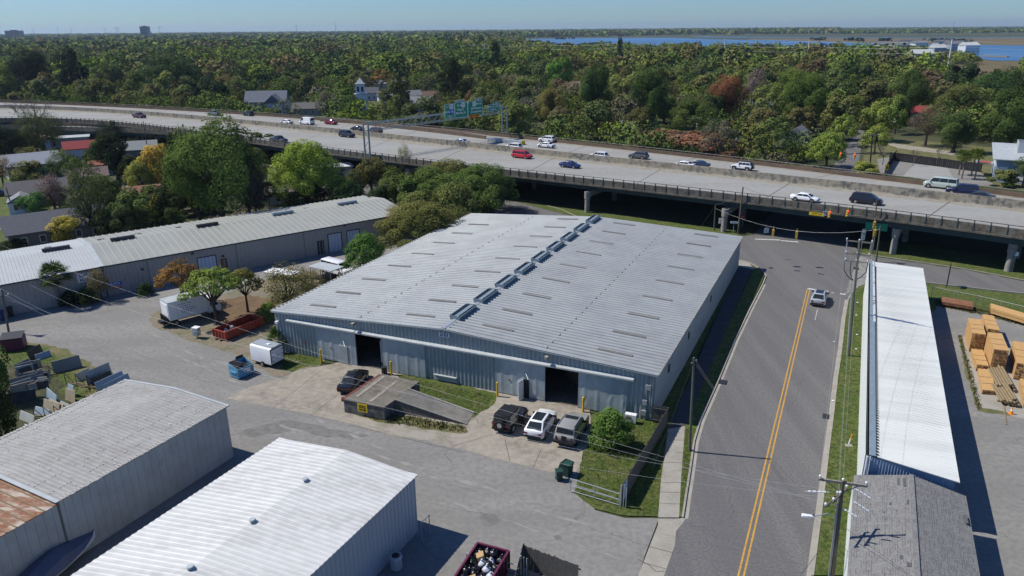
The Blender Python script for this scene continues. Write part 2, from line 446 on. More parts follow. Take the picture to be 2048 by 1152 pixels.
right_kerb=gp([(1600,1400),(1625,1152),(1645,1000),(1657,900),(1666,830),(1674,760),(1684,690),(1689,640),(1696,600),(1704,585),(1716,574),(1738,566),(1780,561),(1845,565),(2048,588),(2300,625)])
street=left_kerb+gp([(1352,1060),(1350,1090),(1328,1152),(1230,1400)])+right_kerb+gp([(2300,596),(2048,561),(1944,541),(1853,527),(1722,508),(1700,480),(1690,430),(1700,380),(1716,335),(1728,262),(1732,235),(1723,235),(1716,262),(1664,335),(1640,345),(1600,380),(1540,430),(1510,468),(1480,474)])
sheet('street',street,'asphalt',0.0)
sheet('frontage_road',gp([(1500,476),(1480,474),(1300,454),(1152,433),(1124,420),(1060,402),(900,372),(700,345),(560,335),(560,365),(760,395),(900,425),(950,436),(1100,480),(1490,535)]),'asphalt',0.004)
# neighbourhood streets
sheet('side_street',gp([(-500,500),(-200,476),(0,460),(62,448),(70,438),(0,441),(-300,462),(-500,475)]),'lot',0.0)
sheet('concrete_apron',rag(gp([(452,796),(500,774),(571,754),(584,745),(600,738),(637,733),(700,720),(900,760),(1180,815),(1182,885),(1166,903),(1163,925),(1150,949),(1109,944),(1096,943),(1020,924),(833,877),(784,872),(721,852),(609,826),(500,806)]),.06),'concrete',0.004)
def joint(a,b,wd=.05,z=0.009,m='darkmetal',name='concrete_joint'):
    A=G(*a,z); B=G(*b,z); d=(B - A).normalized(); s=Vector((-d.y,d.x,0))*wd / 2
    return (A - s,B - s,B+s,A+s)
M['jointline']=mat('joint_line',(.09,.085,.075),.95)
mb=MB()
for a,b in [((545,817),(640,742)),((622,830),(720,755)),((1020,922),(1010,880)),((1066,936),(1082,900)),((700,850),(930,905)),((640,760),(700,752)),((905,893),(985,868))]:
    mb.quad(*joint(a,b))
tag(mb.build('concrete_joints',M['jointline']),kind='structure')
sheet('gravel_patch',gp([(686,812),(700,828),(735,852),(835,880),(905,882),(960,862),(952,838),(930,848),(840,815),(770,830)]),'gravel',0.012,.25,seed=3)
sheet('grass_patch',gp([(700,824),(770,846),(860,860),(935,866),(930,852),(770,825)]),'grass2',0.018,.3,seed=4)
sheet('grass_patch',gp([(786,749),(835,752),(994,786),(990,806),(976,818),(952,832),(946,836),(830,790),(820,765)]),'grass',0.02,.2,seed=5)
sheet('dirt_island',gp([(296,640),(303,652),(340,664),(372,680),(420,693),(470,708),(500,728),(560,756),(575,750),(600,738),(640,733),(660,700),(560,640),(580,600),(700,545),(700,530),(640,540),(545,556),(430,594),(340,612),(300,628)]),'dirt',0.008,.3,seed=6)
sheet('leaf_litter',gp([(420,604),(500,590),(560,600),(548,640),(500,655),(455,650),(420,640)]),'mulch',0.014,.4,seed=7)
sheet('grass_patch',gp([(566,706),(610,700),(648,712),(638,730),(600,737),(586,744),(560,738)]),'grass',0.015,.3,seed=8)
sheet('slab_yard',gp([(-400,740),(20,683),(45,682),(95,689),(140,702),(175,722),(200,742),(230,748),(265,762),(300,800),(0,1000),(-500,1000)]),'grass2',0.006,.3,seed=9)
sheet('slab_yard_soil',gp([(10,730),(100,728),(128,790),(190,835),(150,880),(0,880),(-60,800)]),'yardground',.018,.5,seed=18)
sheet('grass_patch',gp([(-100,710),(20,690),(80,694),(120,716),(150,745),(178,800),(100,830),(-100,800)]),'grass',0.012,.4,seed=10)
slab('lawn',gp([(1318,1034),(1240,1030),(1190,1018),(1148,985),(1160,940),(1166,905),(1180,885),(1185,828),(1300,835),(1330,740),(1440,590),(1477,530),(1479,534),(1409,680),(1337,860),(1331,905),(1323,960)]),'grass',0.05,.12,seed=11)
sidewalk=gp([(1477,533),(1408,680),(1336,860),(1330,905),(1322,960),(1316,1037)])+gp([(1358,1037),(1362,960),(1366,905),(1370,854),(1444,680),(1506,538),(1496,527)])
slab('sidewalk',gp([(1336,860),(1330,905),(1322,960),(1316,1037)])+gp([(1358,1037),(1362,960),(1366,905),(1370,854)]),'sidewalk',0.11)
slab('sidewalk',gp([(1477,533),(1336,860),(1370,854),(1444,680),(1504,540)]),'pathdark',0.106)  # middle stretch of the walk, darker in colour than its two ends
slab('sidewalk',gp([(1477,521),(1477,533),(1504,540),(1508,538),(1496,526)]),'sidewalk',0.11)
slab('verge',gp([(1358,1035),(1362,960),(1366,905),(1370,854),(1444,680),(1500,553),(1508,540),(1518,540),(1528,552),(1522,568),(1497,618),(1467,680),(1433,763),(1398,840),(1386,883),(1378,940),(1364,1035)]),'grass',0.10)
sheet('driveway_apron',gp([(1316,1037),(1316,1050),(1276,1152),(1200,1400),(1250,1400),(1328,1152),(1350,1090),(1352,1062),(1366,1046),(1372,1036)]),'sidewalk',0.008)
mb=MB()
for k in range(14):
    y=905+k*9.8
for k,(a,b) in enumerate([((1327,925),(1365,925)),((1322,965),(1362,965)),((1320,984),(1361,985)),((1318,1006),(1360,1008)),((1334,905),(1366,905)),((1340,880),(1368,880)),((1345,842),(1376,843)),((1361,805),(1392,807)),((1376,765),(1408,768)),((1395,722),(1427,724))]):
    mb.quad(*joint(a,b,.04,.118))
for a,b in [((1300,1093),(1347,1106)),((1285,1125),(1333,1138)),((1276,1118),(1298,1130)),((1298,1130),(1312,1143)),((1312,1143),(1330,1142))]:
    mb.quad(*joint(a,b,.05,.014))
tag(mb.build('pavement_joints',M['jointline']),kind='structure')
def kerb(pts,name='kerb',wd=.16,h=.13):
    mb=MB()
    P=[Vector((p[0],p[1],0)) for p in pts]
    for i in range(len(P) - 1):
        d=(P[i+1] - P[i]); d.normalize()
        mb.bar(P[i] - d*.02+Vector((0,0,h / 2 - .02)),P[i+1]+d*.02+Vector((0,0,h / 2 - .02)),wd,h+.04)
    return tag(mb.build(name,M['sidewalk']),kind='structure')
kerb(left_kerb); kerb(right_kerb[1:])
kerb(gp([(1480,474),(1300,454),(1152,433),(1124,420),(1060,402)]))
kerb(gp([(2300,600),(2048,561),(1944,541),(1853,527),(1722,508)]))
def offset(pts,d):
    out=[]
    for i,p in enumerate(pts):
        a=Vector(pts[max(0,i - 1)]); b=Vector(pts[min(len(pts) - 1,i+1)])
        t=(b - a).normalized(); out.append((p[0] - t.y*d,p[1]+t.x*d))
    return out
lk=left_kerb[5:]
sheet('gutter_pan',offset(lk,-.0)+offset(lk,.42)[::-1],'sidewalk',0.004)
rk=right_kerb[:9]
sheet('gutter_pan',offset(rk,0)+offset(rk,.38)[::-1],'sidewalk',0.004)
slab('verge',right_kerb[1:13]+gp([(1780,561),(1800,640),(1760,760),(1745,950),(1720,1152),(1640,1152)]),'grass',0.09,0)
slab('lawn',gp([(1780,563),(1845,567),(2048,590),(2300,628),(2300,700),(2048,646),(1960,622),(1882,604),(1850,640),(1800,620)]),'grass',0.05,.15,seed=12)
sheet('yard_asphalt',gp([(1760,600),(1882,603),(1960,620),(2048,644),(2400,730),(2500,1500),(1800,1500),(1780,900)]),'lot',0.0)
sheet('yard_slab',gp([(1922,674),(1950,668),(2048,690),(2200,730),(2250,880),(2048,838),(2000,826),(1958,818),(1944,770)]),'sidewalk',0.006)
sheet('weeds',gp([(1916,672),(1922,672),(1938,735),(1950,790),(1962,816),(2020,826),(2020,832),(1956,822),(1940,775),(1928,730)]),'grass2',0.012,.2,seed=13)
# asphalt patches and marks
M['patch']=mat('asphalt_patch',(.14,.137,.13),.9,n1=(1.5,8,.9,(.185,.18,.17)))
M['patchpale']=mat('asphalt_patch_pale',(.26,.25,.235),.9,n1=(.8,9,1,(.2,.194,.182),.42,.55))
sheet('driveway_patch',gp([(1046,1100),(1107,1060),(1135,1070),(1075,1110)]),'lot',0.0)
def disc(c,r,z=.01,n=20,sq=1.0):
    return [(c[0]+r*math.cos(2*PI*i / n)*(1+.12*math.sin(5*i)),c[1]+r*sq*math.sin(2*PI*i / n)) for i in range(n)]
sheet('asphalt_patch',disc(G(978,1038),.75),'patch',.012)
sheet('asphalt_patch',disc(G(1115,1075),.28),'patch',.007)
sheet('asphalt_patch',gp([(455,870),(560,840),(640,850),(740,872),(700,880),(600,862),(520,872)]),'patch',.002,.3,seed=21)
sheet('asphalt_patch',gp([(1690,590),(1700,560),(1722,512),(1745,520),(1740,562),(1712,574)]),'patchpale',.004,.15,seed=22)
for i,(a,b) in enumerate([((330,700),(780,905)),((250,640),(470,750)),((560,850),(1000,985)),((120,660),(250,610)),((850,950),(1200,1060)),((840,985),(1240,1120))]):
    A=G(*a); B=G(*b); d=(B - A).normalized(); s=Vector((-d.y,d.x,0))
    pts=rag([(A - s*.12)[:2],(B - s*.12)[:2],(B+s*.12)[:2],(A+s*.12)[:2]],.16,.9,seed=30+i)
    sheet('asphalt_wear',pts,'patchpale',.003+i*.0006)
# painted lines
mb=MB()
A=G(1617,579); B=G(1440,1330); d=(B - A).normalized(); s=Vector((-d.y,d.x,0))
for o in (-.17,.17):
    n=24
    for k in range(n):
        p=A.lerp(B,k / n)+s*o; q=A.lerp(B,(k+1) / n)+s*o
        mb.quad(p - s*.065+Vector((0,0,.005)),q - s*.065+Vector((0,0,.005)),q+s*.065+Vector((0,0,.005)),p+s*.065+Vector((0,0,.005)))
tag(mb.build('yellow_lines',M['yellowline']),kind='structure')
mb=MB()
for a,b,wd in [((1615,577),(1657,583),.45),((1680,587),(1691,589),.4),((1663,585),(1668,586),.2),((1510,478),(1560,480),.5),((1562,481),(1597,484),.5),((1635,618),(1630,640),.06)]:
    mb.quad(*joint(a,b,wd,.006))
tag(mb.build('stop_lines',M['whiteline']),kind='structure')
mb=MB()
for a,b,wd in [((1588,541),(1600,542),.45),((1636,547),(1648,549),.4),((1538,536),(1546,536),.7)]:
    mb.quad(*joint(a,b,wd,.006))
for c in [(1652,833)]:
    p=G(*c); mb.box((p.x,p.y,.0),(1.0,.6,.03),math.radians(65))
for c in [(1446,765),(1712,537)]:
    p=G(*c); mb.box((p.x,p.y,.04),(.9,.7,.12),math.radians(65))
tag(mb.build('drain_covers',M['darkmetal']),kind='structure')
mb=MB(); p=G(1341,908,.11); mb.box((p.x,p.y,.113),(.95,.75,.012),math.radians(65)); tag(mb.build('utility_cover',M['pier']),kind='structure')
# beyond the highway
sheet('lawn',gp([(1740,282),(1800,278),(2048,300),(2300,330),(2300,420),(2048,380),(1760,345),(1720,330)]),'grass2',-.02,.5,seed=14)
sheet('path',gp([(1770,287),(1790,287),(1930,306),(1920,312),(1800,297)]),'gravel',-.01,.3,seed=15)
sheet('parking_pad',gp([(1754,318),(1800,312),(1950,335),(1990,372),(1900,368),(1760,345)]),'lot',-.008)
sheet('parking_pad',gp([(1828,329),(1893,333),(1912,364),(1806,352)]),'deckc',0.0)
sheet('side_street',gp([(240,206),(262,206),(275,180),(262,165),(250,180)]),'lot',0.0)
sheet('lawn',gp([(1770,128),(1900,124),(1960,150),(1880,155),(1780,150)]),'grass',0.0,3,seed=16)
# tidal marsh and river
def farsheet(name,pxs,m,z,amp,seed):
    sheet(name,rag(gp(pxs),amp,25,seed),m,z)
farsheet('marsh',[(1500,77.5),(1700,76),(2400,72),(2600,100),(2600,260),(2048,260),(1860,230),(1800,190),(1830,140),(1960,122),(1900,108),(1750,100),(1600,92),(1480,92)],'marsh',0.0,6,1)
farsheet('river',[(1030,79),(1150,76.5),(1343,75.5),(1430,79),(1560,81),(1706,85),(1782,87.5),(2048,91.5),(2300,96),(2300,130),(2048,122),(1990,122),(1960,117),(1900,108),(1780,104),(1650,104),(1500,102),(1300,100),(1120,96),(1040,86)],'water',0.3,8,2)
farsheet('river',[(1380,73.0),(1530,74.4),(1650,74.2),(1860,75.6),(2048,74.5),(2300,73.5),(2300,74.6),(2048,75.8),(1860,76.6),(1650,75.4),(1530,75.8),(1400,75)],'water',0.3,4,3)

# ================================================================ the raised highway
DZ=6.1
def curve(pts,deg,x0,x1):
    c=np.polyfit([p[0] for p in pts],[p[1] for p in pts],deg)
    d=np.polyder(c)
    def f(x):
        if x < x0: return float(np.polyval(c,x0)+np.polyval(d,x0)*(x - x0))
        if x > x1: return float(np.polyval(c,x1)+np.polyval(d,x1)*(x - x1))
        return float(np.polyval(c,x))
    return f
nearf=curve([(-175.2,263.5),(-150.1,255.9),(-124.7,245.3),(-98.1,228.7),(-28.1,171.8),(-21.8,168.5),(0.8,153.6),(16.9,144.1),(32.4,133.9),(43.8,126.2),(60.9,113.6),(73.8,103.3)],4,-175,73)
farf=curve([(-222.1,331.6),(-157.4,307),(-89.3,269.8),(-43.4,240.1),(-0.2,209),(29.7,185.7),(54.4,163.6),(74.0,143.6),(89.5,128.1)],3,-222,89)
medf=curve([(-205.5,305.9),(-175.5,296.5),(-142.5,279.7),(-109.7,261.5),(-81.5,244.4),(-42.1,213.5),(-18.4,196.6),(-0.2,183.8),(25.8,164.2),(50.3,147),(69.0,131.7),(84.4,119.3)],4,-205,84)
NS=90
nearL=[Vector((x,nearf(x),0)) for x in np.linspace(-330,125,NS)]
farL=[Vector((x,farf(x),0)) for x in np.linspace(-360,160,NS)]
medL=[Vector((x,medf(x),0)) for x in np.linspace(-345,142,NS)]
def wallstrip(mb,line,t,z0,z1,mi=0,side=0.0):
    for i in range(len(line) - 1):
        a,b=line[i],line[i+1]
        mb.bar(a+Vector((0,0,(z0+z1) / 2)),b+Vector((0,0,(z0+z1) / 2)),t,z1 - z0,mi)
def inset(line,d):
    P=offset([(p.x,p.y) for p in line],d)
    return [Vector((p[0],p[1],0)) for p in P]
hw=thing('highway_overpass','long raised concrete highway crossing the picture behind the blue-grey warehouse','overpass',(0,180,0))
mb=MB()
for i in range(NS - 1):
    a,b,c,d=nearL[i],nearL[i+1],farL[i+1],farL[i]
    mb.hexa([Vector((p.x,p.y,z)) for z in (DZ - .3,DZ) for p in (a,b,c,d)])
mb.build('deck',M['deckc'],hw,world=True)
# joints, stains and worn lane marks on the deck
M['decks']=mat('shoulder_stain',(.24,.215,.165),.9,n1=(.5,8,.9,(.29,.275,.245))); M['lane']=mat('worn_lane_paint',(.37,.37,.355),.8,n1=(1,6,.9,(.27,.265,.25)))
jn=MB(); stn=MB(); ln_=MB()
def strip2(mb,L,R,t0,t1,z):
    for i in range(len(L) - 1):
        a,b=L[i].lerp(R[i],t0),L[i].lerp(R[i],t1); c,d=L[i+1].lerp(R[i+1],t1),L[i+1].lerp(R[i+1],t0)
        mb.quad(*[Vector((p.x,p.y,z)) for p in (a,d,c,b)])
for i in range(1,NS - 1,4):
    for L,R in ((nearL,medL),(medL,farL)):
        a,b=L[i],R[i]; d=(L[i+1] - L[i]).normalized()*.09; jn.quad(*[Vector((p.x,p.y,DZ+.008)) for p in (a - d,a+d,b+d,b - d)])
jn.build('expansion_joints',M['jointline'],hw,world=True)
strip2(stn,nearL,medL,.86,.97,DZ+.004); strip2(stn,nearL,medL,.03,.12,DZ+.004); strip2(stn,medL,farL,.04,.12,DZ+.004); strip2(stn,medL,farL,.9,.97,DZ+.004)
stn.build('shoulder_stains',M['decks'],hw,world=True)
for t in (.3,.52,.72):
    for L,R in ((nearL,medL),(medL,farL)):
        for i in range(0,NS - 1):
            for u in (.1,.6):
                a=L[i].lerp(L[i+1],u); b=R[i].lerp(R[i+1],u); a2=L[i].lerp(L[i+1],u+.2); b2=R[i].lerp(R[i+1],u+.2); p,q=a.lerp(b,t),a2.lerp(b2,t); s=Vector((-(q - p).y,(q - p).x,0)).normalized()*.07
                ln_.quad(*[v+Vector((0,0,DZ+.012)) for v in (p - s,q - s,q+s,p+s)])
tag(ln_.build('lane_dashes',M['lane'],hw,world=True),kind='stuff')
# median wall
mb=MB(); jn=MB()
for i in range(NS - 1):
    a,b=medL[i],medL[i+1]; d=(b - a); s=Vector((-d.y,d.x,0)).normalized()
    z=Vector((0,0,DZ))
    pr=[(-.42,0),(-.3,.25),(-.16,1.4),(.16,1.4),(.3,.25),(.42,0)]
    va=[a+s*o+z+Vector((0,0,h)) for o,h in pr]; vb=[b+s*o+z+Vector((0,0,h)) for o,h in pr]
    mb.add(va+vb,[(k,k+6,k+7,k+1) for k in range(5)])
    if i % 2==0: jn.add([p - s*0+(p - (a+z)).normalized()*.012 for p in va]+[p+d.normalized()*.07+(p - (a+z)).normalized()*.012 for p in va],[(k,k+6,k+7,k+1) for k in range(5)])
mw=mb.build('median_wall',M['barrier'],hw,world=True)
jn.build('joints',M['jointline'],hw,world=True)
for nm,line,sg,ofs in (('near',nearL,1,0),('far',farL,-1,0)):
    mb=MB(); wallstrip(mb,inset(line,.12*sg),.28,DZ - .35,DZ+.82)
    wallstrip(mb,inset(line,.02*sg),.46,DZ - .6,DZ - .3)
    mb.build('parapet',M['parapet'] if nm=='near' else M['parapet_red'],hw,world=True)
    rl=MB(); po=MB()
    L=inset(line,.12*sg)
    for i in range(len(L) - 1): rl.tube(L[i]+Vector((0,0,DZ+1.22)),L[i+1]+Vector((0,0,DZ+1.22)),.055,.055,6,caps=False)
    acc=0; nxt=0
    for i in range(len(L) - 1):
        a,b=L[i],L[i+1]; l=(b - a).length; d=(b - a).normalized()
        while nxt < acc+l:
            q=a+d*(nxt - acc)
            po.bar(q+Vector((0,0,DZ+.7)),q+Vector((0,0,DZ+1.2)),.12,.2) if False else po.box((q.x,q.y,DZ+1.0),(.16,.16,.45),math.atan2(d.y,d.x))
            if nm=='near':
                sdv=Vector((d.y,-d.x,0))*.17
                po.box((q.x+sdv.x,q.y+sdv.y,DZ+.3),(.14,.09,1.1),math.atan2(d.y,d.x))
            nxt+=2.15
        acc+=l
    r=rl.build('railing',M['darkmetal'] if nm=='near' else M['pier'],hw,world=True)
    tag(po.build('rail_posts',M['girder'] if nm=='near' else M['parapet_red'],hw,world=True),kind='stuff')
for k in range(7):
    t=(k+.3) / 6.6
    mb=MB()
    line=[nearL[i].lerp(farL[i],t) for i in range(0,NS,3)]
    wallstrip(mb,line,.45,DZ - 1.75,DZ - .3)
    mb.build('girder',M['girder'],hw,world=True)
# bents
Lr=[G(1174,425),G(1447,464),G(1785,508),G(2015,543)]
stations=[Lr[0],Lr[1],Lr[2],Lr[3]]
stations=[s+(-0.61*Vector((1,0,0)) - .79*Vector((0,1,0)))*0 for s in stations]
for x in (-2,-24,-46,-70,-95,-120,-146,-172,-200):
    stations.append(Vector((x,nearf(x)+1.8,0)))
for sI,s in enumerate(stations):
    x=s.x; e=2.0
    tn=Vector((e,nearf(x+e) - nearf(x),0)).normalized(); nn=Vector((-tn.y,tn.x,0))
    wd=0
    while farf(s.x+nn.x*wd) > s.y+nn.y*wd and wd < 60: wd+=.5
    cb=MB(); cb.bar(s - nn*.1+Vector((0,0,DZ - 2.35)),s+nn*(wd - 1)+Vector((0,0,DZ - 2.35)),1.0,1.1)
    cb.build('cap_beam',M['pier'],hw,world=True)
    for k in range(4):
        q=s+nn*(k / 3*(wd - 2))
        c2=MB(); c2.tube(q,q+Vector((0,0,DZ - 2.95)),.5,.5,16); c2.tube(q+Vector((0,0,DZ - 3.2)),q+Vector((0,0,DZ - 1.8)),.62,.62,16)
        c2.build('column',M['pier'],hw,world=True,angle=40)
# slip road joining from the left (near side)
rp_=[(G(-150,254,4.0),4.0),(G(0,255.5,4.2),4.2),(G(132,258,4.5),4.5),(G(254,261,4.9),4.9),(G(340,266,5.2),5.2),(G(416,272,5.55),5.55),(G(480,279,5.85),5.85),(G(540,288,6.1),6.1),(G(610,297,6.12),6.12)]
ramp=thing('entry_ramp','narrow slip road deck climbing beside the left end of the highway, above the houses','ramp',(rp_[3][0].x,rp_[3][0].y,0))
rl=[Vector((p.x,p.y,z)) for p,z in rp_]
def off3(line,d):
    P=offset([(p.x,p.y) for p in line],d)
    return [Vector((P[i][0],P[i][1],line[i].z)) for i in range(len(line))]
rin=off3(rl,7.0)
mb=MB()
for i in range(len(rl) - 1):
    a,b,c,d=rl[i],rl[i+1],rin[i+1],rin[i]
    k=Vector((0,0,.35)); u=Vector((0,0,.03))
    mb.hexa([a - k,b - k,c - k,d - k,a+u,b+u,c+u,d+u])
mb.build('deck',M['deckc'],ramp,world=True)
def stripz(mb,line,t,h0,h1):
    for i in range(len(line) - 1):
        mb.bar(line[i]+Vector((0,0,(h0+h1) / 2)),line[i+1]+Vector((0,0,(h0+h1) / 2)),t,h1 - h0)
mb=MB(); stripz(mb,rl,.3,-.6,.8); mb.build('parapet',M['parapet'],ramp,world=True)
mb=MB(); stripz(mb,rin[:-2],.3,-.6,1.0); mb.build('parapet',M['parapet_red'],ramp,world=True)
mb=MB(); stripz(mb,off3(rl,.8),.4,-1.7,-.35); stripz(mb,off3(rl,5.8),.4,-1.7,-.35); mb.build('girder',M['girder'],ramp,world=True)
for i in range(0,len(rl) - 2):
    q=off3(rl,3.5)[i]; mb=MB(); mb.tube((q.x,q.y,0),(q.x,q.y,q.z - 1.7),.6,.6,14); mb.build('column',M['pier'],ramp,world=True,angle=40)
mb=MB()
for i in range(len(rl) - 1):
    a,b=rl[i]+Vector((0,0,1.15)),rl[i+1]+Vector((0,0,1.15)); mb.tube(a,b,.05,.05,5)
    nn_=int((b - a).length / 2.2)
    for k in range(nn_): q=a.lerp(b,k / nn_); mb.box((q.x,q.y,q.z - .2),(.16,.16,.45),0)
mb.build('railing',M['darkmetal'],ramp,world=True)
# exit ramp barrier on the far side and its crash cushion
gl=[G(640,237,7.0),G(700,241,7.0),G(754,246.5,7.0),G(860,258,7.0),G(972,271.5,7.0)]
gl=[Vector((p.x,p.y,0)) for p in gl]
eb=MB(); wallstrip(eb,gl,.35,DZ,DZ+.85)
ebo=thing('exit_barrier','concrete barrier splitting the exit lane from the far lanes under the green signs','barrier',(gl[2].x,gl[2].y,DZ))
eb.build('wall',M['parapet_red'],ebo,world=True)
eb=MB()
for i in range(len(gl) - 1): eb.tube(gl[i]+Vector((0,0,DZ+1.15)),gl[i+1]+Vector((0,0,DZ+1.15)),.07,.07,6)
eb.build('railing',M['pier'],ebo,world=True)
a=G(978,278,6.6); b=G(1046,285.5,6.6); a.z=b.z=0
cc=thing('crash_cushion','long grey crash cushion with a yellow marked nose at the exit split','crash cushion',(a.x,a.y,DZ))
mb=MB()
n=7
for k in range(n):
    p,q=a.lerp(b,k / n),a.lerp(b,(k+.93) / n); mb.bar(p+Vector((0,0,DZ+.5)),q+Vector((0,0,DZ+.5)),1.5,.85)
mb.build('body',M['steel'],cc,world=True)
d=(b - a).normalized()
mb=MB(); mb.bar(b+Vector((0,0,DZ+.55)),b+d*.15+Vector((0,0,DZ+.55)),1.4,1.1); mb.build('nose_panel',M['signyellow'],cc,world=True)
# ================================================================ sheet-metal buildings
def V3(p,z=None):
    return Vector((p[0],p[1],p[2] if z is None and len(p) > 2 else (z or 0)))
def corr_wall(A,B,z0,top,pitch=.34,depth=.05,rw=.12,opens=(),mb=None,mi=0,rib=True):
    "ribbed metal wall from A to B (outside on the right of A->B)"
    mb=mb or MB()
    A=Vector((A[0],A[1],0)); B=Vector((B[0],B[1],0)); d=B - A; L=d.length; d.normalize(); o=Vector((d.y,-d.x,0))
    tf=top if callable(top) else (lambda s: top)
    cuts=sorted(set([0,L]+[x for a in opens for x in (a[0],a[1])]+[L*k / 8 for k in range(9)]))
    for a,b in zip(cuts[:-1],cuts[1:]):
        zb=z0; mid=(a+b) / 2
        for op in opens:
            if op[0] <=mid <=op[1]: zb=op[2]
        if zb >=tf(mid): continue
        mb.quad(A+d*a+Vector((0,0,zb)),A+d*b+Vector((0,0,zb)),A+d*b+Vector((0,0,tf(b))),A+d*a+Vector((0,0,tf(a))),mi)
    if rib:
        s=pitch / 2
        while s < L - rw / 2:
            zb=z0
            for op in opens:
                if op[0] - rw < s < op[1]+rw: zb=op[2]
            zt=tf(s) - .01
            if zb < zt:
                p=A+d*s
                a0,a1=p - d*rw,p+d*rw; b0,b1=p - d*rw*.5+o*depth,p+d*rw*.5+o*depth
                vs=[]
                for z in (zb,zt): vs+=[q+Vector((0,0,z)) for q in (a0,b0,b1,a1)]
                mb.add(vs,[(0,1,5,4),(1,2,6,5),(2,3,7,6),(4,5,6,7)],mi)
            s+=pitch
    return mb
def roof_slope(mb,R0,R1,E0,E1,pitch,h=.05,rw=.1,mi=0,mir=None,th=.06,t0=0.0,t1=1.0,ribs=True,gap=()):
    R0,R1,E0,E1=[Vector(v) for v in (R0,R1,E0,E1)]
    k=Vector((0,0,th))
    f0,f1=R0.lerp(R1,t0),R0.lerp(R1,t1); g0,g1=E0.lerp(E1,t0),E0.lerp(E1,t1)
    vs=[g0 - k,g1 - k,f1 - k,f0 - k,g0,g1,f1,f0]
    nrm=(g1 - g0).cross(f0 - g0)
    if nrm.z < 0: vs=[g1 - k,g0 - k,f0 - k,f1 - k,g1,g0,f0,f1]
    mb.hexa(vs,mi)
    if ribs:
        L=(f1 - f0).length; n=max(1,int(L / pitch))
        for i in range(n):
            t=(i+.5) / n
            a=f0.lerp(f1,t); b=g0.lerp(g1,t)
            d=(b - a).normalized(); s=(f1 - f0).normalized()
            up=s.cross(d); up=up if up.z > 0 else -up
            p=[a - s*rw,a - s*rw*.45+up*h,a+s*rw*.45+up*h,a+s*rw]
            q=[v+(b - a) for v in p]
            if (q[0] - p[0]).cross(p[1] - p[0]).dot(up) < 0: fs=[(0,1,5,4),(1,2,6,5),(2,3,7,6),(0,3,2,1),(4,5,6,7)]
            else: fs=[(4,5,1,0),(5,6,2,1),(6,7,3,2),(1,2,3,0),(7,6,5,4)]
            mb.add(p+q,fs,mir if mir is not None else mi)
    return mb
# ---------------------------------------------------------------- the blue-grey warehouse
FL,FR,BL,BR=Vector((-27.09,78.66,0)),Vector((13.21,61.5,0)),Vector((-6.77,124.36,0)),Vector((34.73,108.17,0))
WA,LA=43.8,50.7
def QA(u,v,z):
    a,b=u / WA,v / LA
    p=FL*(1 - a)*(1 - b)+FR*a*(1 - b)+BL*(1 - a)*b+BR*a*b
    return Vector((p.x,p.y,z))
def zA(u): return 4.95+1.2*(1 - abs(u - 21.9) / 21.9)
dF=(FR - FL).normalized(); oF=Vector((dF.y,-dF.x,0))
if oF.y > 0: oF=-oF
LF=(FR - FL).length
wh=thing('warehouse','large blue-grey metal warehouse with a low ridged white metal roof and two open bays','warehouse',tuple(FL),math.atan2(dF.y,dF.x))
def WF(px,py):
    q=RP(px,py,FL,FR); return (q - FL).dot(dF),q.z
def onF(s,z,o=0.0): return FL+dF*s+oF*o+Vector((0,0,z))
o1a,o1b=WF(716,731)[0],WF(770.5,745)[0]
o2a,o2b=WF(1090,803)[0],WF(1158,806)[0]
mb=corr_wall(FL,FR,0.0,lambda s: zA(s / LF*WA) - .05,.45,.11,.135,opens=[(o1a,o1b,3.95),(o2a,o2b,3.95)])
mb.build('front_wall',M['wallA'],wh,world=True)
for nm,a,b in (('side_wall',FR,BR),('side_wall',BL,FL)):
    corr_wall(a,b,0,4.86,.34,.05,.08).build(nm,M['wallA'],wh,world=True)
mb=MB(); la=(BR - BL).length
corr_wall(BR,BL,0,lambda s: zA(s / la*WA) - .06,.34,mb=mb); mb.build('back_wall',M['wallA'],wh,world=True)
mb=MB(); mb.poly([v+Vector((0,0,.06)) for v in (FL,FR,BR,BL)]); mb.build('floor',M['dirt'],wh,world=True)
mb=MB(); mb.bar(QA(o1b*WA / LF - .7,.5,1.9),QA(o1b*WA / LF - .1,2.6,1.9),.1,2.6); mb.build('inner_door_leaf',M['whitep'],wh,world=True); mb=MB()
for u,v,a,h in ((15,6,2.2,1.4),(17,9,1.8,2.2),(19,5,2,1),(34.5,6,2.4,1.3),(37,8,2,2.1),(35,11,2.6,2.4)): q=QA(u,v,h / 2+.06); mb.box(tuple(q),(a,a,h),.4)
tag(mb.build('stored_goods',M['oldwood'],wh,world=True),kind='stuff')
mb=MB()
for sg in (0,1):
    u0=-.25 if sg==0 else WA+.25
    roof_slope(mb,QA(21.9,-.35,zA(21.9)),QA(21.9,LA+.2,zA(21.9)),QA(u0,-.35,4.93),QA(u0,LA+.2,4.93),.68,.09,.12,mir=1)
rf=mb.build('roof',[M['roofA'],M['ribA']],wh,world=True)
M['skylight']=mat('skylight_plastic',(.21,.205,.19),.6,n1=(1.5,6,.6,(.15,.14,.125)),n2=(6,4,.4,(.27,.265,.25)))
mb=MB()
for u in (11.4,32.9):
    n=60
    for k in range(n):
        z=zA(u)+.075
        if k % 2: continue
        mb.bar(QA(u,LA*k / n,z),QA(u,LA*(k+.8) / n,z),.06,.04)
mb.bar(QA(-.27,-.3,4.93),QA(-.27,LA,4.93),.12,.14); mb.bar(QA(WA+.27,-.3,4.93),QA(WA+.27,LA,4.93),.12,.14)
mb.build('roof_seams',M['pier'],wh,world=True)
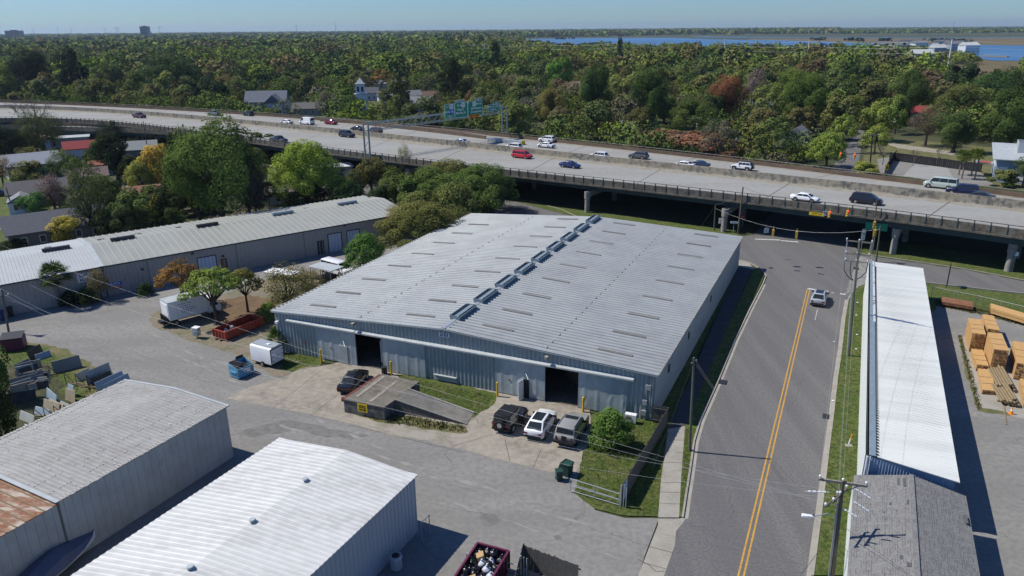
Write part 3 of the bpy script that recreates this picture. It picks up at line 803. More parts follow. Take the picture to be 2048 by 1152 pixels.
for uc in (4.9,17.6,26.7,39.1):
    for vc in (2.6,7.45,13.0,19.0,25.1,31.1,37.1,43.0,48.6):
        if uc==4.9 and vc > 45: continue
        mb=MB()
        hl=1.72
        a,b=QA(uc - hl,vc,zA(uc - hl)+.03),QA(uc+hl,vc,zA(uc+hl)+.03)
        mb.bar(a,b,.62,.06)
        for o in (-.2,0,.2): mb.bar(QA(uc - hl,vc+o,zA(uc - hl)+.07),QA(uc+hl,vc+o,zA(uc+hl)+.07),.06,.04)
        sub(mb.build('skylight',M['skylight'],wh,world=True),rf)
mb=MB(); mb.bar(QA(21.9,-.3,6.2),QA(21.9,LA,6.2),.42,.1)
k=0.3
while k < LA:
    mb.box(tuple(QA(22.25,k,6.17)),(.26,.3,.08),math.radians(65)); k+=.68
mb.build('ridge_cap',M['steel'],wh,world=True)
M['ventblue']=mat('vent_metal',(.25,.32,.36),.45,.25,n1=(2,5,.6,(.17,.23,.27)))
for vc in (4.2,9.7,15.2,20.8,26.2,31.6,37.0,42.6,48.2):
    mb=MB()
    a,b=vc - 1.95,vc+1.95
    for u0,u1,z0,z1 in ((21.45,21.3,6.1,6.6),(22.35,22.5,6.1,6.6)):
        s=.06 if u0 > 21.9 else -.06
        mb.hexa([QA(u0,a,z0),QA(u0+s,a,z0),QA(u0+s,b,z0),QA(u0,b,z0),QA(u1,a,z1),QA(u1+s,a,z1),QA(u1+s,b,z1),QA(u1,b,z1)])
    mb.bar(QA(21.9,a,6.5),QA(21.9,b,6.5),.5,.05)
    mb.bar(QA(21.9,a,6.35),QA(21.9,a+.05,6.35),1.1,.5); mb.bar(QA(21.9,b,6.35),QA(21.9,b+.05,6.35),1.1,.5)
    v=mb.build('ridge_vent',M['ventblue'],wh,world=True)
    mb=MB(); mb.bar(QA(21.6,a+.1,6.545),QA(21.6,b - .1,6.545),.16,.03); mb.bar(QA(22.3,a+.1,6.53),QA(22.3,b - .1,6.53),.1,.02)
    sub(mb.build('slot',M['dark'],wh,world=True),v)
# fascia along the gable, door hood tracks
mb=MB()
mid=LF / 2
mb.bar(onF(-.2,4.86,.3),onF(mid,6.06,.3),.1,.2); mb.bar(onF(mid,6.06,.3),onF(LF+.2,4.86,.3),.1,.2)
mb.build('gable_trim',M['trimA'],wh,world=True)
t1a,t1b=WF(575,628),WF(711,648); t2a,t2b=WF(713,651),WF(1270,744)
for a,b,z in ((t1a[0],t1b[0],4.16),(t2a[0],t2b[0],4.14)):
    mb=MB()
    p,q=onF(a,z,.06),onF(b,z,.06)
    mb.add([onF(a,z+.12,.02),onF(a,z - .02,.5),onF(a,z - .18,.5),onF(a,z - .14,.06),onF(b,z+.12,.02),onF(b,z - .02,.5),onF(b,z - .18,.5),onF(b,z - .14,.06)],[(0,4,5,1),(1,5,6,2),(2,6,7,3),(0,1,2,3),(7,6,5,4)])
    mb.build('door_track',M['trimA'],wh,world=True)
def sheetdoor(s0,s1,ofs,z1=4.05,seam=1.2,dents=0):
    mb=MB(); nx=int((s1 - s0) / .3); nz=6
    r=random.Random(int(s0*10))
    vs=[]
    for j in range(nz+1):
        for i in range(nx+1):
            s=s0+(s1 - s0)*i / nx
            g=.03 if i % 4==2 else 0
            dn=r.uniform(-.003,.003) - (r.random() < .05*dents)*.05
            vs.append(onF(s,.08+(z1 - .08)*j / nz,ofs+g+dn))
    mb.add(vs,[(j*(nx+1)+i,j*(nx+1)+i+1,(j+1)*(nx+1)+i+1,(j+1)*(nx+1)+i) for j in range(nz) for i in range(nx)])
    mb.bar(onF(s0,z1 / 2,ofs - .05),onF(s0+.06,z1 / 2,ofs - .05),.12,z1); mb.bar(onF(s1 - .06,z1 / 2,ofs - .05),onF(s1,z1 / 2,ofs - .05),.12,z1)
    return mb
d1=sheetdoor(WF(639,700)[0],o1a+.05,.22).build('sliding_door',M['wallAd'],wh,world=True)
d2=sheetdoor(o1b - .05,WF(853,740)[0],.22,dents=.3).build('sliding_door',M['wallAd'],wh,world=True)
d3=sheetdoor(WF(993,760)[0],o2a+.05,.22,dents=.3).build('sliding_door',M['wallAd'],wh,world=True)
d4=sheetdoor(o2b - .05,WF(1254,800)[0],.22,dents=1).build('sliding_door',M['wallAd'],wh,world=True)
# walk-through door in the first leaf, open walk-through door in the third
s0=WF(684,715)[0]; s1=WF(699,718)[0]
mb=MB(); mb.bar(onF(s0,1.05,.28),onF(s1,1.05,.28),.05,2.0); wd=mb.build('walk_door',M['wallA'],wh,world=True)
mb=MB(); mb.bar(onF(s0 - .06,2.1,.27),onF(s1+.06,2.1,.27),.06,.08); mb.bar(onF(s0 - .07,1.05,.27),onF(s0,1.05,.27),.06,2.1); sub(mb.build('frame',M['trimA'],wh,world=True),wd)
s0=WF(1049,785)[0]; s1=WF(1060,790)[0]
mb=MB(); mb.bar(onF(s0,1.05,.27),onF(s1,1.05,.27),.04,2.05); mb.build('doorway',M['dark'],wh,world=True)
mb=MB(); mb.bar(onF(s0,1.07,.3),onF(s0 - .25,1.07,1.05),.05,2.02); mb.build('open_door',M['whitep'],wh,world=True)
mb=MB()
for px in (1053,689):
    s=WF(px,745 if px > 900 else 680)[0]; mb.tube(onF(s,2.75,.25),onF(s+.5,2.35,.75),.03); mb.tube(onF(s,2.75,.25),onF(s,2.75,.3),.07)
mb.build('door_stay',M['steel'],wh,world=True)
for px,py in ((610,685),(665,694),(1021,758)):
    s,z=WF(px,py); mb=MB(); mb.bar(onF(s - .13,z,.27 if px !=610 else .15),onF(s+.13,z,.27 if px !=610 else .15),.03,.14)
    mb.build('notice_plate',M['rust'],wh,world=True)
# low rail guard
s0,z0=WF(870,752); s1,_=WF(915,762)
mb=MB(); mb.bar(onF(s0,.75,.22),onF(s1,.75,.22),.3,.06); mb.bar(onF(s0,.45,.14),onF(s1,.45,.14),.04,.6); mb.build('wall_guard',M['trimA'],wh,world=True)
# number sign
sc,zc=WF(889.5,668.5)
mb=MB(); mb.bar(onF(sc - .62,zc,.15),onF(sc+.62,zc,.15),.04,.52); sg=mb.build('number_sign',M['signwhite'],wh,world=True)
text('2153',.5,M['navy'],wh,(sc,-.19,zc),(PI / 2,0,0),'number_lettering',bold=.012)
# wall lamps, conduits, meter, downpipe
for px,py in ((711,645),(1097,711),(557,643)):
    s,z=WF(px,py); mb=MB(); mb.box(tuple(onF(s,z,.55 if px !=557 else .25)),(.35,.4,.28),math.atan2(dF.y,dF.x)); mb.tube(onF(s,z - .1,.1),onF(s,z,.45),.04)
    mb.build('wall_lamp',M['pier'] if px !=557 else M['whitep'],wh,world=True)
mb=MB()
for px,z0,z1,r in ((1291,.3,3.9,.04),(1293.5,.3,3.9,.03),(1301,1.4,4.5,.05),(1305,.1,4.8,.05)):
    s=WF(px,790)[0]; mb.tube(onF(s,z0,.16),onF(s,z1,.16),r)
mb.build('conduit',M['steel'],wh,world=True)
mb=MB()
for px,z in ((1291,1.9),(1297,3.5),(1290,.8)):
    s=WF(px,790)[0]; mb.box(tuple(onF(s,z,.22)),(.45,.22,.5),math.atan2(dF.y,dF.x))
mb.build('meter_box',M['steel'],wh,world=True)
dR=(BR - FR).normalized(); oR=Vector((dR.y,-dR.x,0))
for v,z in ((1.2*4,3.3),(14,3.2),(27,3.1)):
    mb=MB(); q=FR+dR*v; mb.bar(q+oR*.1+Vector((0,0,z)),q+dR*.45+oR*.1+Vector((0,0,z)),.06,.8); mb.build('side_vent',M['gutter'],wh,world=True)

# ---------------------------------------------------------------- generic gabled shed from surveyed corners
def gable(name,label,e0,e1,f0,f1,r0,r1,roofm,wallm,pitch,zdrop=.05,cat='warehouse',ribm=None,wallpitch=.34,walls=True,opens=(),ribs=True,gwall=None,h=.06,rw=.1,th=.06):
    """e0-e1 near eave, f0-f1 far eave (same ends), r0-r1 ridge"""
    e0,e1,f0,f1,r0,r1=[Vector(v) for v in (e0,e1,f0,f1,r0,r1)]
    t=thing(name,label,cat,((e0.x+f1.x) / 2,(e0.y+f1.y) / 2,0))
    mb=MB(); mats=[M[roofm]]+([M[ribm]] if ribm else [])
    roof_slope(mb,r0,r1,e0,e1,pitch,h=h,rw=rw,ribs=ribs,mir=1 if ribm else None,th=th); roof_slope(mb,r0,r1,f0,f1,pitch,h=h,rw=rw,ribs=ribs,mir=1 if ribm else None,th=th)
    rf=mb.build('roof',mats,t,world=True)
    c=(e0+e1+f0+f1) / 4
    ins=lambda p,k=.2: p+(Vector((c.x,c.y,p.z)) - p).normalized()*k
    E0,E1,F0,F1=[ins(p) for p in (e0,e1,f0,f1)]
    if walls:
        def wl(A,B,top,op=(),rib=True,nm='wall',m=wallm):
            d=(B - A); o=Vector((d.y,-d.x,0)); mid=(A+B) / 2
            if (mid - c).dot(o) < 0: A,B=B,A; t2=top; LL=d.length; top=(lambda s: t2(LL - s)) if callable(t2) else t2
            corr_wall(A,B,0,top,wallpitch,.04,.06,opens=op,rib=rib).build(nm,M[m],t,world=True)
        wl(E0,E1,lambda s: lerp(E0.z,E1.z,s / (E1 - E0).length) - .07,opens,nm='side_wall'); wl(F0,F1,lambda s: lerp(F0.z,F1.z,s / (F1 - F0).length) - .07,nm='side_wall')
        for A,B,R in ((E0,F0,r0),(E1,F1,r1)):
            L_=Vector((B.x - A.x,B.y - A.y,0)).length; m_=Vector((R.x - A.x,R.y - A.y,0)).dot(Vector((B.x - A.x,B.y - A.y,0)).normalized())
            wl(A,B,(lambda s,A=A,B=B,R=R,L_=L_,m_=m_: (lerp(A.z,R.z,s / m_) if s < m_ else lerp(R.z,B.z,(s - m_) / (L_ - m_))) - .09),nm='gable_wall',m=gwall or wallm)
    return t,rf
def ext(p,q,k):
    "extend from p through q by k metres"
    p=Vector(p); q=Vector(q); return q+(q - p).normalized()*k
# white roofed shed (bottom centre)
De0,De1=Vector((-6.94,45.75,4.7)),ext((-6.94,45.75,4.7),(-12.02,35.46,4.7),22)
Df0,Df1=Vector((-18.44,51.09,4.7)),ext((-18.44,51.09,4.7),(-26.22,35.63,4.7),20)
Dr0=Vector((-12.5,48.35,5.25)); Dr1=(De1+Df1) / 2+Vector((0,0,.55))
dsh,drf=gable('metal_shed','white ribbed-roof metal shed at the bottom of the picture, in front of the driveway',De0,De1,Df0,Df1,Dr0,Dr1,'roofW','wallD',.42,opens=[(11.8,14.6,3.1),(15.4,18.6,3.4)],h=.03,rw=.13,wallpitch=.42)
mb=MB(); mb.bar(De0+Vector((.02,.02,.0)),Df0,.06,.1)
for px,py in ((505,1043),(611,961),(381,1137)):
    q=G(px,py,5.28); v=MB(); v.tube(q - Vector((0,0,.2)),q+Vector((0,0,.12)),.12,.12,12); v.tube(q+Vector((0,0,.12)),q+Vector((0,0,.2)),.24,.2,12); v.build('roof_vent',M['trimA'],dsh,world=True)
mb.build('edge_trim',M['whitep'],dsh,world=True)
# grey roofed shed (left) with fasteners and a rusty end
Ee0,Ee1=Vector((-24.16,56.04,4.9)),Vector((-30.92,42.6,4.9))
Ef0,Ef1=Vector((-35.56,61.18,4.9)),ext((-35.56,61.18,4.9),(-41.9,48.0,4.9),.3)
Er0=Vector((-29.8,58.6,5.32)); Er1=(Ee1+Ef1) / 2+Vector((0,0,.42))
esh,erf=gable('metal_shed','grey patched-roof metal shed at the lower left with a rusty end',Ee0,Ee1,Ef0,Ef1,Er0,Er1,'roofE','wallE',.36,h=.014,rw=.13,wallpitch=.62)
mb=MB(); r=random.Random(5)
for R0,R1,E0,E1 in ((Er0,Er1,Ee0,Ee1),(Er0,Er1,Ef0,Ef1)):
    for i in range(11):
        for j in range(5):
            t=(i+.5+r.uniform(-.3,.3)) / 11; u=(j+.5*(i % 2)+.2+r.uniform(-.12,.12)) / 5.3
            if u > 1: continue
            p=R0.lerp(R1,t).lerp(E0.lerp(E1,t),u)+Vector((0,0,.018)); a=r.uniform(.05,.15)
            mb.poly([p+Vector((a*math.cos(k*PI / 4)*r.uniform(.7,1.3),a*math.sin(k*PI / 4)*r.uniform(.7,1.3),0)) for k in range(8)])
    for i in range(60):
        t=(i+.5) / 60; p=E0.lerp(E1,t)+Vector((0,0,.04)); q=R0.lerp(R1,t)
        if r.random() < .75: mb.bar(p,p.lerp(q,.05+r.uniform(0,.02)),.16,.03)
        for u in (.25,.52,.78):
            if r.random() < .55:
                c_=q.lerp(p,u)+Vector((0,0,.03)); mb.box((c_.x,c_.y,c_.z - .018),(.12,.06,.014),1.1)
tag(sub(mb.build('sealant_spots',M['spot'],esh,world=True),erf),kind='stuff')
mb=MB(); mb.bar(Ee0,Er0,.22,.12); mb.bar(Er0,Ef0,.22,.12); mb.build('edge_trim',M['trimA'],esh,world=True)
xe0=Ee1; xe1=ext(Ee0,Ee1,18); xr0=Er1; xr1=ext(Er0,Er1,18); xf0=Ef1; xf1=ext(Ef0,Ef1,18)
mb=MB(); roof_slope(mb,xr0 - Vector((0,0,.12)),xr1 - Vector((0,0,.12)),xe0 - Vector((0,0,.12)),xe1 - Vector((0,0,.12)),.62,.07,.05,mir=1)
roof_slope(mb,xr0 - Vector((0,0,.12)),xr1 - Vector((0,0,.12)),xf0 - Vector((0,0,.12)),xf1 - Vector((0,0,.12)),.62,.07,.05,mir=1)
tag(mb.build('rusty_roof',[M['rustroof'],M['oldwood']],esh,world=True),label='rusty brown roof end')
mb=MB(); mb.bar(Er1+Vector((0,0,.03)),Ee1+Vector((0,0,.03)),.3,.06); mb.build('step_flashing',M['trimA'],esh,world=True)
c_=Vector((-36,52,0)); A=xe0+(xf0 - xe0).normalized()*.2; B=xe1+(xf1 - xe1).normalized()*.2
corr_wall(B,A,0,4.7,.62,.04,.06).build('side_wall',M['wallE'],esh,world=True)
# the long low building behind the lot
Fe=[Vector((-65.8,90.0,4.3)),Vector((-56.68,97.56,4.3)),Vector((-17.94,127.4,4.4))]
Fr=[Vector((-71.3,97.8,5.4)),Vector((-62.3,105.0,5.4)),Vector((-23.6,135.2,5.4))]
Ff=[Vector((-75.95,105.64,4.3)),Vector((-68.0,112.4,4.3)),Vector((-28.72,142.25,4.4))]
dFe=(Fe[1] - Fe[0]).normalized()
off_=-dFe*26
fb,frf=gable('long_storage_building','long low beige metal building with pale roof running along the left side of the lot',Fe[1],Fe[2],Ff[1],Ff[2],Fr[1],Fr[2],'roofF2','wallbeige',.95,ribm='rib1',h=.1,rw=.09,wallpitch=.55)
mb=MB()
roof_slope(mb,Fr[1],Fr[0]+off_,Fe[1],Fe[0]+off_,.42,.05,.06); roof_slope(mb,Fr[1],Fr[0]+off_,Ff[1],Ff[0]+off_,.42,.05,.06)
tag(mb.build('pale_roof_section',M['roofF1'],fb,world=True),label='white roof section at the left end')
mb=MB(); mb.bar(Fr[1]+Vector((0,0,.06)),Fe[1]+Vector((0,0,.06)),.7,.1); mb.bar(Fr[1]+Vector((0,0,.06)),Ff[1]+Vector((0,0,.06)),.6,.1); mb.build('valley_flashing',M['trimA'],fb,world=True)
ci=Vector((-.3,.5,0))*.35
A=Fe[0]+off_+ci; B=Fe[1]+ci
corr_wall(A,B,0,4.2,.55,.04,.06).build('side_wall',M['wallbeige'],fb,world=True)
A=Ff[0]+off_ - ci; B=Ff[1] - ci
corr_wall(B,A,0,4.2,.55,.04,.06).build('side_wall',M['wallbeige'],fb,world=True)
mb=MB(); mb.bar(Fe[0]+off_ - Vector((0,0,.03)),Fe[1] - Vector((0,0,.03)),.18,.16); mb.bar(Fe[1] - Vector((0,0,.03)),Fe[2] - Vector((0,0,.03)),.18,.16); mb.build('gutter',M['gutter'],fb,world=True)
for px,py,L_ in ((113,497,3.5),(250,479,3.3),(418,450,3.3),(565,424,3.6),(694,404,3.6)):
    q=G(px,py,5.75); mb=MB(); d=(Fr[2] - Fr[1]).normalized()
    base=Fr[1]+d*(q - Fr[1]).dot(d); base.z=5.45
    a,b=base - d*L_ / 2,base+d*L_ / 2
    mb.bar(a+Vector((0,0,.18)),b+Vector((0,0,.18)),.75,.28); mb.bar(a+Vector((0,0,.35)),b+Vector((0,0,.35)),.5,.08)
    mb.build('ridge_vent',M['darkmetal'] if px < 500 else M['ventblue'],fb,world=True)
for px,py in ((95,493),(200,477),(275,466),(355,453),(610,415)):
    q=G(px,py,5.0); mb=MB(); mb.bar(q,q+Vector((.55,-.8,.08)) ,.9,.06); mb.build('skylight',M['skylight'],fb,world=True)
FA=Fe[1]+ci; FB=Fe[2]+ci; dB=(FB - FA).normalized(); oB=Vector((dB.y,-dB.x,0))
def WB(px,py):
    q=RP(px,py,FA,FB); return (q - FA).dot(dB),q.z
def onB(s,z,o=0.0): return Vector((FA.x,FA.y,0))+dB*s+oB*o+Vector((0,0,z))
def rollup(x0,y0,x1,zt=3.0,m='bluewhite',nm='roller_door'):
    s0=WB(x0,y0)[0]; s1=WB(x1,y0)[0]
    mb=MB(); n=12
    for k in range(n): mb.bar(onB(s0,(k+.5)*zt / n,.12),onB(s1,(k+.5)*zt / n,.12),.06+.02*(k % 2),zt / n)
    d_=mb.build(nm,M[m],fb,world=True)
    mb=MB(); mb.bar(onB(s0 - .12,zt / 2,.13),onB(s0,zt / 2,.13),.12,zt+.1); mb.bar(onB(s1,zt / 2,.13),onB(s1+.12,zt / 2,.13),.12,zt+.1); mb.bar(onB(s0 - .12,zt+.08,.13),onB(s1+.12,zt+.08,.13),.12,.14)
    sub(mb.build('frame',M['gutter'],fb,world=True),d_)
rollup(658,500,684); rollup(695,485,719); rollup(398,540,434); rollup(8,610,66,2.9)
rollup(78,600,93,2.15,'darkmetal','door'); rollup(637,508,648,2.15,'gutter','door'); rollup(446,545,455,2.15,'rust','door')
for px,py in ((284,538),(445,512),(688,451),(384,507)):
    s,z=WB(px,py); mb=MB(); mb.box(tuple(onB(s,z,.2)),(.35,.3,.25),.6); mb.build('wall_lamp',M['darkmetal'],fb,world=True)
mb=MB()
for px in (296,477,614):
    s=WB(px,540)[0]; mb.tube(onB(s,0,.1),onB(s,4.1,.1),.05)
mb.build('downpipe',M['gutter'],fb,world=True)
s,z=WB(167,555)
mb=MB(); mb.bar(onB(s - .75,z,.12),onB(s+.75,z,.12),.05,1.25); mb.build('unit_sign',M['signwhite'],fb,world=True)
ang=math.atan2(dB.y,dB.x)
def wtext(tx,size,m,s,z,o,nm='sign_lettering'):
    p=onB(s,z,o) - fb.location; text(tx,size,M[m],fb,tuple(p),(PI / 2,0,ang),nm,bold=.015)
wtext('2147',.56,'navy',s,z+.3,.17); wtext('H-N',.56,'navy',s,z - .3,.17)
s,z=WB(230,567); mb=MB(); mb.bar(onB(s - .95,z,.12),onB(s+.95,z,.12),.04,.5); mb.build('blue_sign_board',M['signblue'],fb,world=True)
wtext('AUTO',.42,'signwhite',s,z,.16); wtext('REPAIR',.45,'signred',s+.1,z - .6,.16)
# right-hand white building with single slope and slate-blue gable
Bw=thing('store_building','long white-roofed metal building with slate-blue end wall along the right side of the street','building',(40,70,0))
b0,b1,b2,b3=Vector((26.1,47.6,5.0)),Vector((48.0,94.9,5.0)),Vector((55.3,94.6,4.1)),Vector((31.9,45.2,4.1))
mb=MB(); roof_slope(mb,b0+Vector((.75,-.3,-.05)),b1+Vector((.75,0,-.05)),b3,b2,.46,.02,.04)
mb.build('roof',M['roofB'],Bw,world=True)
mb=MB(); mb.bar(b0+Vector((.45,-.2,-.02)),b1+Vector((.45,0,-.02)),.5,.06); mb.build('gutter',M['ventblue'],Bw,world=True)
M['flashing']=mat('stained_flashing',(.5,.53,.55),.5,n1=(1.2,6,1,(.2,.12,.08),.55,.6))
mb=MB(); mb.bar(b0.lerp(b1,.55)+Vector((.62,-.2,.03)),b1+Vector((.62,0,.03)),.22,.06); mb.build('stained_flashing',M['flashing'],Bw,world=True)
mb=MB(); k=0
while k < 50:
    p=b0.lerp(b1,k / 52.1)+Vector((.82,-.1,.0)); mb.box((p.x,p.y,p.z),(.1,.22,.1),1.13); k+=.46
mb.build('roof_edge_blocks',M['darkmetal'],Bw,world=True)

dW=(b1 - b0); dW.z=0; oW=Vector((-dW.y,dW.x,0)).normalized()
mb=corr_wall(Vector((b1.x,b1.y,0)),Vector((b0.x,b0.y,0)),0,5.02,.5,.03,.05); mb.build('side_wall',M['wallBw'],Bw,world=True)
mb=corr_wall(Vector((b3.x - .15,b3.y+.2,0)),Vector((b2.x - .2,b2.y,0)),0,4.0,.5,.03,.05); mb.build('side_wall',M['wallBw'],Bw,world=True)
mb=MB(); corr_wall(Vector((b0.x,b0.y+.02,0)),Vector((b3.x - .15,b3.y+.25,0)),0,lambda s: 4.93 - s / 6.2*.9,.2,.02,.04,mb=mb); mb.build('end_wall',M['wallB'],Bw,world=True)
mb=corr_wall(Vector((b2.x - .2,b2.y - .1,0)),Vector((b1.x,b1.y - .1,0)),0,lambda s: 4.0+s / 7.3*.85,.5,.03,.05); mb.build('end_wall',M['wallBw'],Bw,world=True)
mb=MB(); mb.tube((b0.x+.1,b0.y - .12,.1),(b0.x+.1,b0.y - .12,4.9),.06); mb.tube((b0.x+.3,b0.y - .2,.1),(b0.x+.3,b0.y - .2,4.9),.04); mb.build('downpipe',M['whitep'],Bw,world=True)
# shingle roofed building in front of it
Cs0,Cs1=Vector((25.35,47.3,3.4)),ext((25.35,47.3,3.4),(20.25,36.6,3.4),16)
Cr0,Cr1=Vector((28.75,45.9,4.3)),ext((28.75,45.9,4.3),(23.6,35.1,4.3),16)
Cf0,Cf1=Vector((32.2,44.7,3.3)),ext((32.2,44.7,3.3),(28.4,36.7,3.3),16)
cb,crf=gable('shingle_building','low building with weathered grey shingle roof at the bottom right beside the street',Cs0,Cs1,Cf0,Cf1,Cr0,Cr1,'shingle','wallBw',1,cat='building',ribs=False,th=.15)
mb=MB(); r=random.Random(3)
for a,b,nm in ((Cs0,Cs1,0),(Cf0,Cf1,1)):
    ra,rb=(Cr0,Cr1)
    rows=26
    for j in range(1,rows):
        u=j / rows
        p,q=ra.lerp(a,u),rb.lerp(b,u); L_=(q - p).length; nseg=int(L_ / .9)
        for i in range(nseg):
            if r.random() < .45: continue
            x,y=p.lerp(q,i / nseg),p.lerp(q,(i+r.uniform(.3,.95)) / nseg)
            mb.bar(x+Vector((0,0,.01)),y+Vector((0,0,.01)),.014,.012)
M['course']=mat('shingle_shade',(.12,.118,.118),.95)
sub(mb.build('shingle_courses',M['course'],cb,world=True),crf)
mb=MB()
for px,py,a,b in ((1797,963,.15,.9),(1809,965,.18,1.1),(1806,1115,.35,.4),(1822,1130,.45,.4),(1816,1004,.12,.5),(1932,1038,.2,1.0),(1770,1025,.2,.3),(1782,1008,.2,.3)):
    q=G(px,py,4.2); t_=(q - Vector((28.75,45.9,0))).dot(Vector((.906,-.42,0))); z=4.3 - abs(t_) / 3.7*.95+.03
    q=G(px,py,z); mb.box((q.x,q.y,q.z),(a,b,.03),-.43)
tag(sub(mb.build('patched_shingles',M['shingled'],cb,world=True),crf),kind='stuff')
for s_ in ((Cr0,Cr1),):
    mb=MB(); mb.bar(s_[0]+Vector((0,0,.03)),s_[1]+Vector((0,0,.03)),.3,.06); sub(mb.build('ridge_cap',M['shingle'],cb,world=True),crf)
# ================================================================ vehicles
def car_meshes(k):
    L,W,H=k['L'],k['W'],k['H']; zb,zh,zt=k['belt'],k['hood'],k['tail']; r=k.get('r',.34)
    xf,xr=k['wf'],k['wr']
    xr0,xr1,xf1,xf0=k['gh']
    w=W / 2; box=k.get('boxy',0)
    zl=k.get('zl',.22)
    st=[(-L / 2,.80+.1*box,zl+.18,zt - .12),(-L / 2+.06,.90+.06*box,zl+.1,zt - .04),(-L / 2+.3,.98,zl,zt),(xr,1.0,zl,max(zt,lerp(zt,zb,.5))),(xr0+.15,1,zl,zb),(0,1,zl,zb),(xf0 - .1,1,zl,zb),(xf0+.12,1,zl,zh+.04),(xf,.99,zl,zh),(L / 2 - .3,.95,zl,zh - .06),(L / 2 - .07,.86+.08*box,zl+.08,zh - .14),(L / 2,.76+.12*box,zl+.16,zh - .24)]
    if k.get('pickup'): st[4]=(xr0+.02,1,zl,zt); st.insert(5,(xr0+.06,1,zl,zb))
    st.sort(key=lambda s: s[0])
    mb=MB(); vs=[]
    for x,ws,a,b in st:
        q=w*ws
        ring=[(0,a),(.82*q,a),(q,a+.16),(q*1.0,lerp(a,b,.62)),(q*.965,b - .07),(q*(.88+.05*box),b - .005),(0,b+.03*(1 - box))]
        vs+=[(x,y,z) for y,z in ring]+[(x,-y,z) for y,z in ring[-2:0:-1]]
    n=12
    fs=[]
    for i in range(len(st) - 1):
        for j in range(n): fs.append((i*n+j,(i+1)*n+j,(i+1)*n+(j+1) % n,i*n+(j+1) % n))
    fs+=[tuple(range(n)),tuple(range((len(st) - 1)*n,len(st)*n))[::-1]]
    mb.add(vs,fs)
    wb,wt=w*(.90+.05*box),w*(.70+.16*box)
    z0,z1=zb - .02,H - .07
    def gl(t):  # greenhouse outline at height fraction t
        return lerp(xr0,xr1,t),lerp(xf0,xf1,t),lerp(wb,wt,t),lerp(z0,z1,t)
    rings=[]
    for t,shr in ((0,0),(.5,0),(1,0),(1.0,.12)):
        a,b,y,z=gl(t); z=z+(H - z1 if shr else 0); a+=shr; b -=shr*1.3; y -=shr*.9
        c=.09
        rings+=[(a,-y+c,z),(a+c,-y,z),(b - c,-y,z),(b,-y+c,z),(b,y - c,z),(b - c,y,z),(a+c,y,z),(a,y - c,z)]
    fs=[(i*8+j,i*8+(j+1) % 8,(i+1)*8+(j+1) % 8,(i+1)*8+j) for i in range(3) for j in range(8)]+[tuple(range(24,32))]
    mb.add(rings,fs)
    if k.get('rails'):
        a,b,y,z=gl(1)
        for s in (-1,1): mb.bar((a+.2,s*(y - .1),H+.04),(b - .3,s*(y - .1),H+.04),.05,.05)
    out={'body': mb.mesh('body',[M['paint']],angle=38)}
    e=.014
    def strip(sg,x0,x1,x2,x3,t0=.14,t1=.9):
        "window on side sg; bottom x0..x1, top x2..x3"
        ya=lerp(wb,wt,t0)+e; yb=lerp(wb,wt,t1)+e; za=lerp(z0,z1,t0); zz=lerp(z0,z1,t1)
        v=[(x0,sg*ya,za),(x1,sg*ya,za),(x3,sg*yb,zz),(x2,sg*yb,zz)]
        return v if sg < 0 else v[::-1]
    for sg in (-1,1):
        mb=MB()
        a0,b0=lerp(xr0,xr1,.14)+.14,lerp(xf0,xf1,.14) - .12; a1,b1=lerp(xr0,xr1,.9)+.12,lerp(xf0,xf1,.9) - .1
        if k.get('cargo'): a0=a1=lerp(a0,b0,.72)
        np_=k.get('panes',2)
        for i in range(np_):
            g=.035
            mb.add(strip(sg,lerp(a0,b0,i / np_)+g,lerp(a0,b0,(i+1) / np_) - g,lerp(a1,b1,i / np_)+g,lerp(a1,b1,(i+1) / np_) - g),[(0,1,2,3)])
        out['side_window%d' % sg]=mb.mesh('side_window',[M['glassdark']])
    def endglass(xa,xb,s,t0=.12,t1=.92,f=.86):
        x0_,x1_=lerp(xa,xb,t0)+s*e,lerp(xa,xb,t1)+s*e
        y0_,y1_=lerp(wb,wt,t0)*f,lerp(wb,wt,t1)*f
        v=[(x0_,-y0_,lerp(z0,z1,t0)),(x0_,y0_,lerp(z0,z1,t0)),(x1_,y1_,lerp(z0,z1,t1)),(x1_,-y1_,lerp(z0,z1,t1))]
        m_=MB(); m_.add(v if s > 0 else v[::-1],[(0,1,2,3)]); return m_
    out['windshield']=endglass(xf0,xf1,1).mesh('windshield',[M['glassdark']])
    out['rear_window']=endglass(xr0,xr1,-1,.2 if k.get('boxy') else .12).mesh('rear_window',[M['glassdark']])
    mb=MB()
    mb.box((0,0,zl+.02),(L*.86,W*.86,.16))
    for x in (xf,xr):
        for s in (-1,1):
            mb.tube((x,s*(w - .2),r+.01),(x,s*(w+.006),r+.01),r+.075,r+.075,18)
    mb.bar((-L / 2 - .03,0,zl+.26),(-L / 2+.2,0,zl+.26),W*.84,.2); mb.bar((L / 2 - .2,0,zl+.22),(L / 2+.03,0,zl+.22),W*.8,.2)
    out['underbody']=mb.mesh('underbody',[M['black']])
    mb=MB(); mb.tube((0,-.11,0),(0,.11,0),r,r,18); out['tyre']=mb.mesh('wheel',[M['tyre']],angle=40)
    mb=MB()
    for s in (-1,1):
        mb.tube((0,s*.095,0),(0,s*.118,0),r*.62,r*.58,14)
    out['rim']=mb.mesh('rim',[M[k.get('rim','rim')]])
    for nm,x,z,m in (('headlight',L / 2 - .13,zh - .2,'lampw'),('taillight',-L / 2+.05,zt - .2 if not k.get('pickup') else zt - .25,'lampred')):
        mb=MB(); mb.box((0,0,0),(.2,.3 if not box else .14,.13 if nm=='headlight' else (.15 if not box else .32))); out[nm]=mb.mesh(nm,[M[m]])
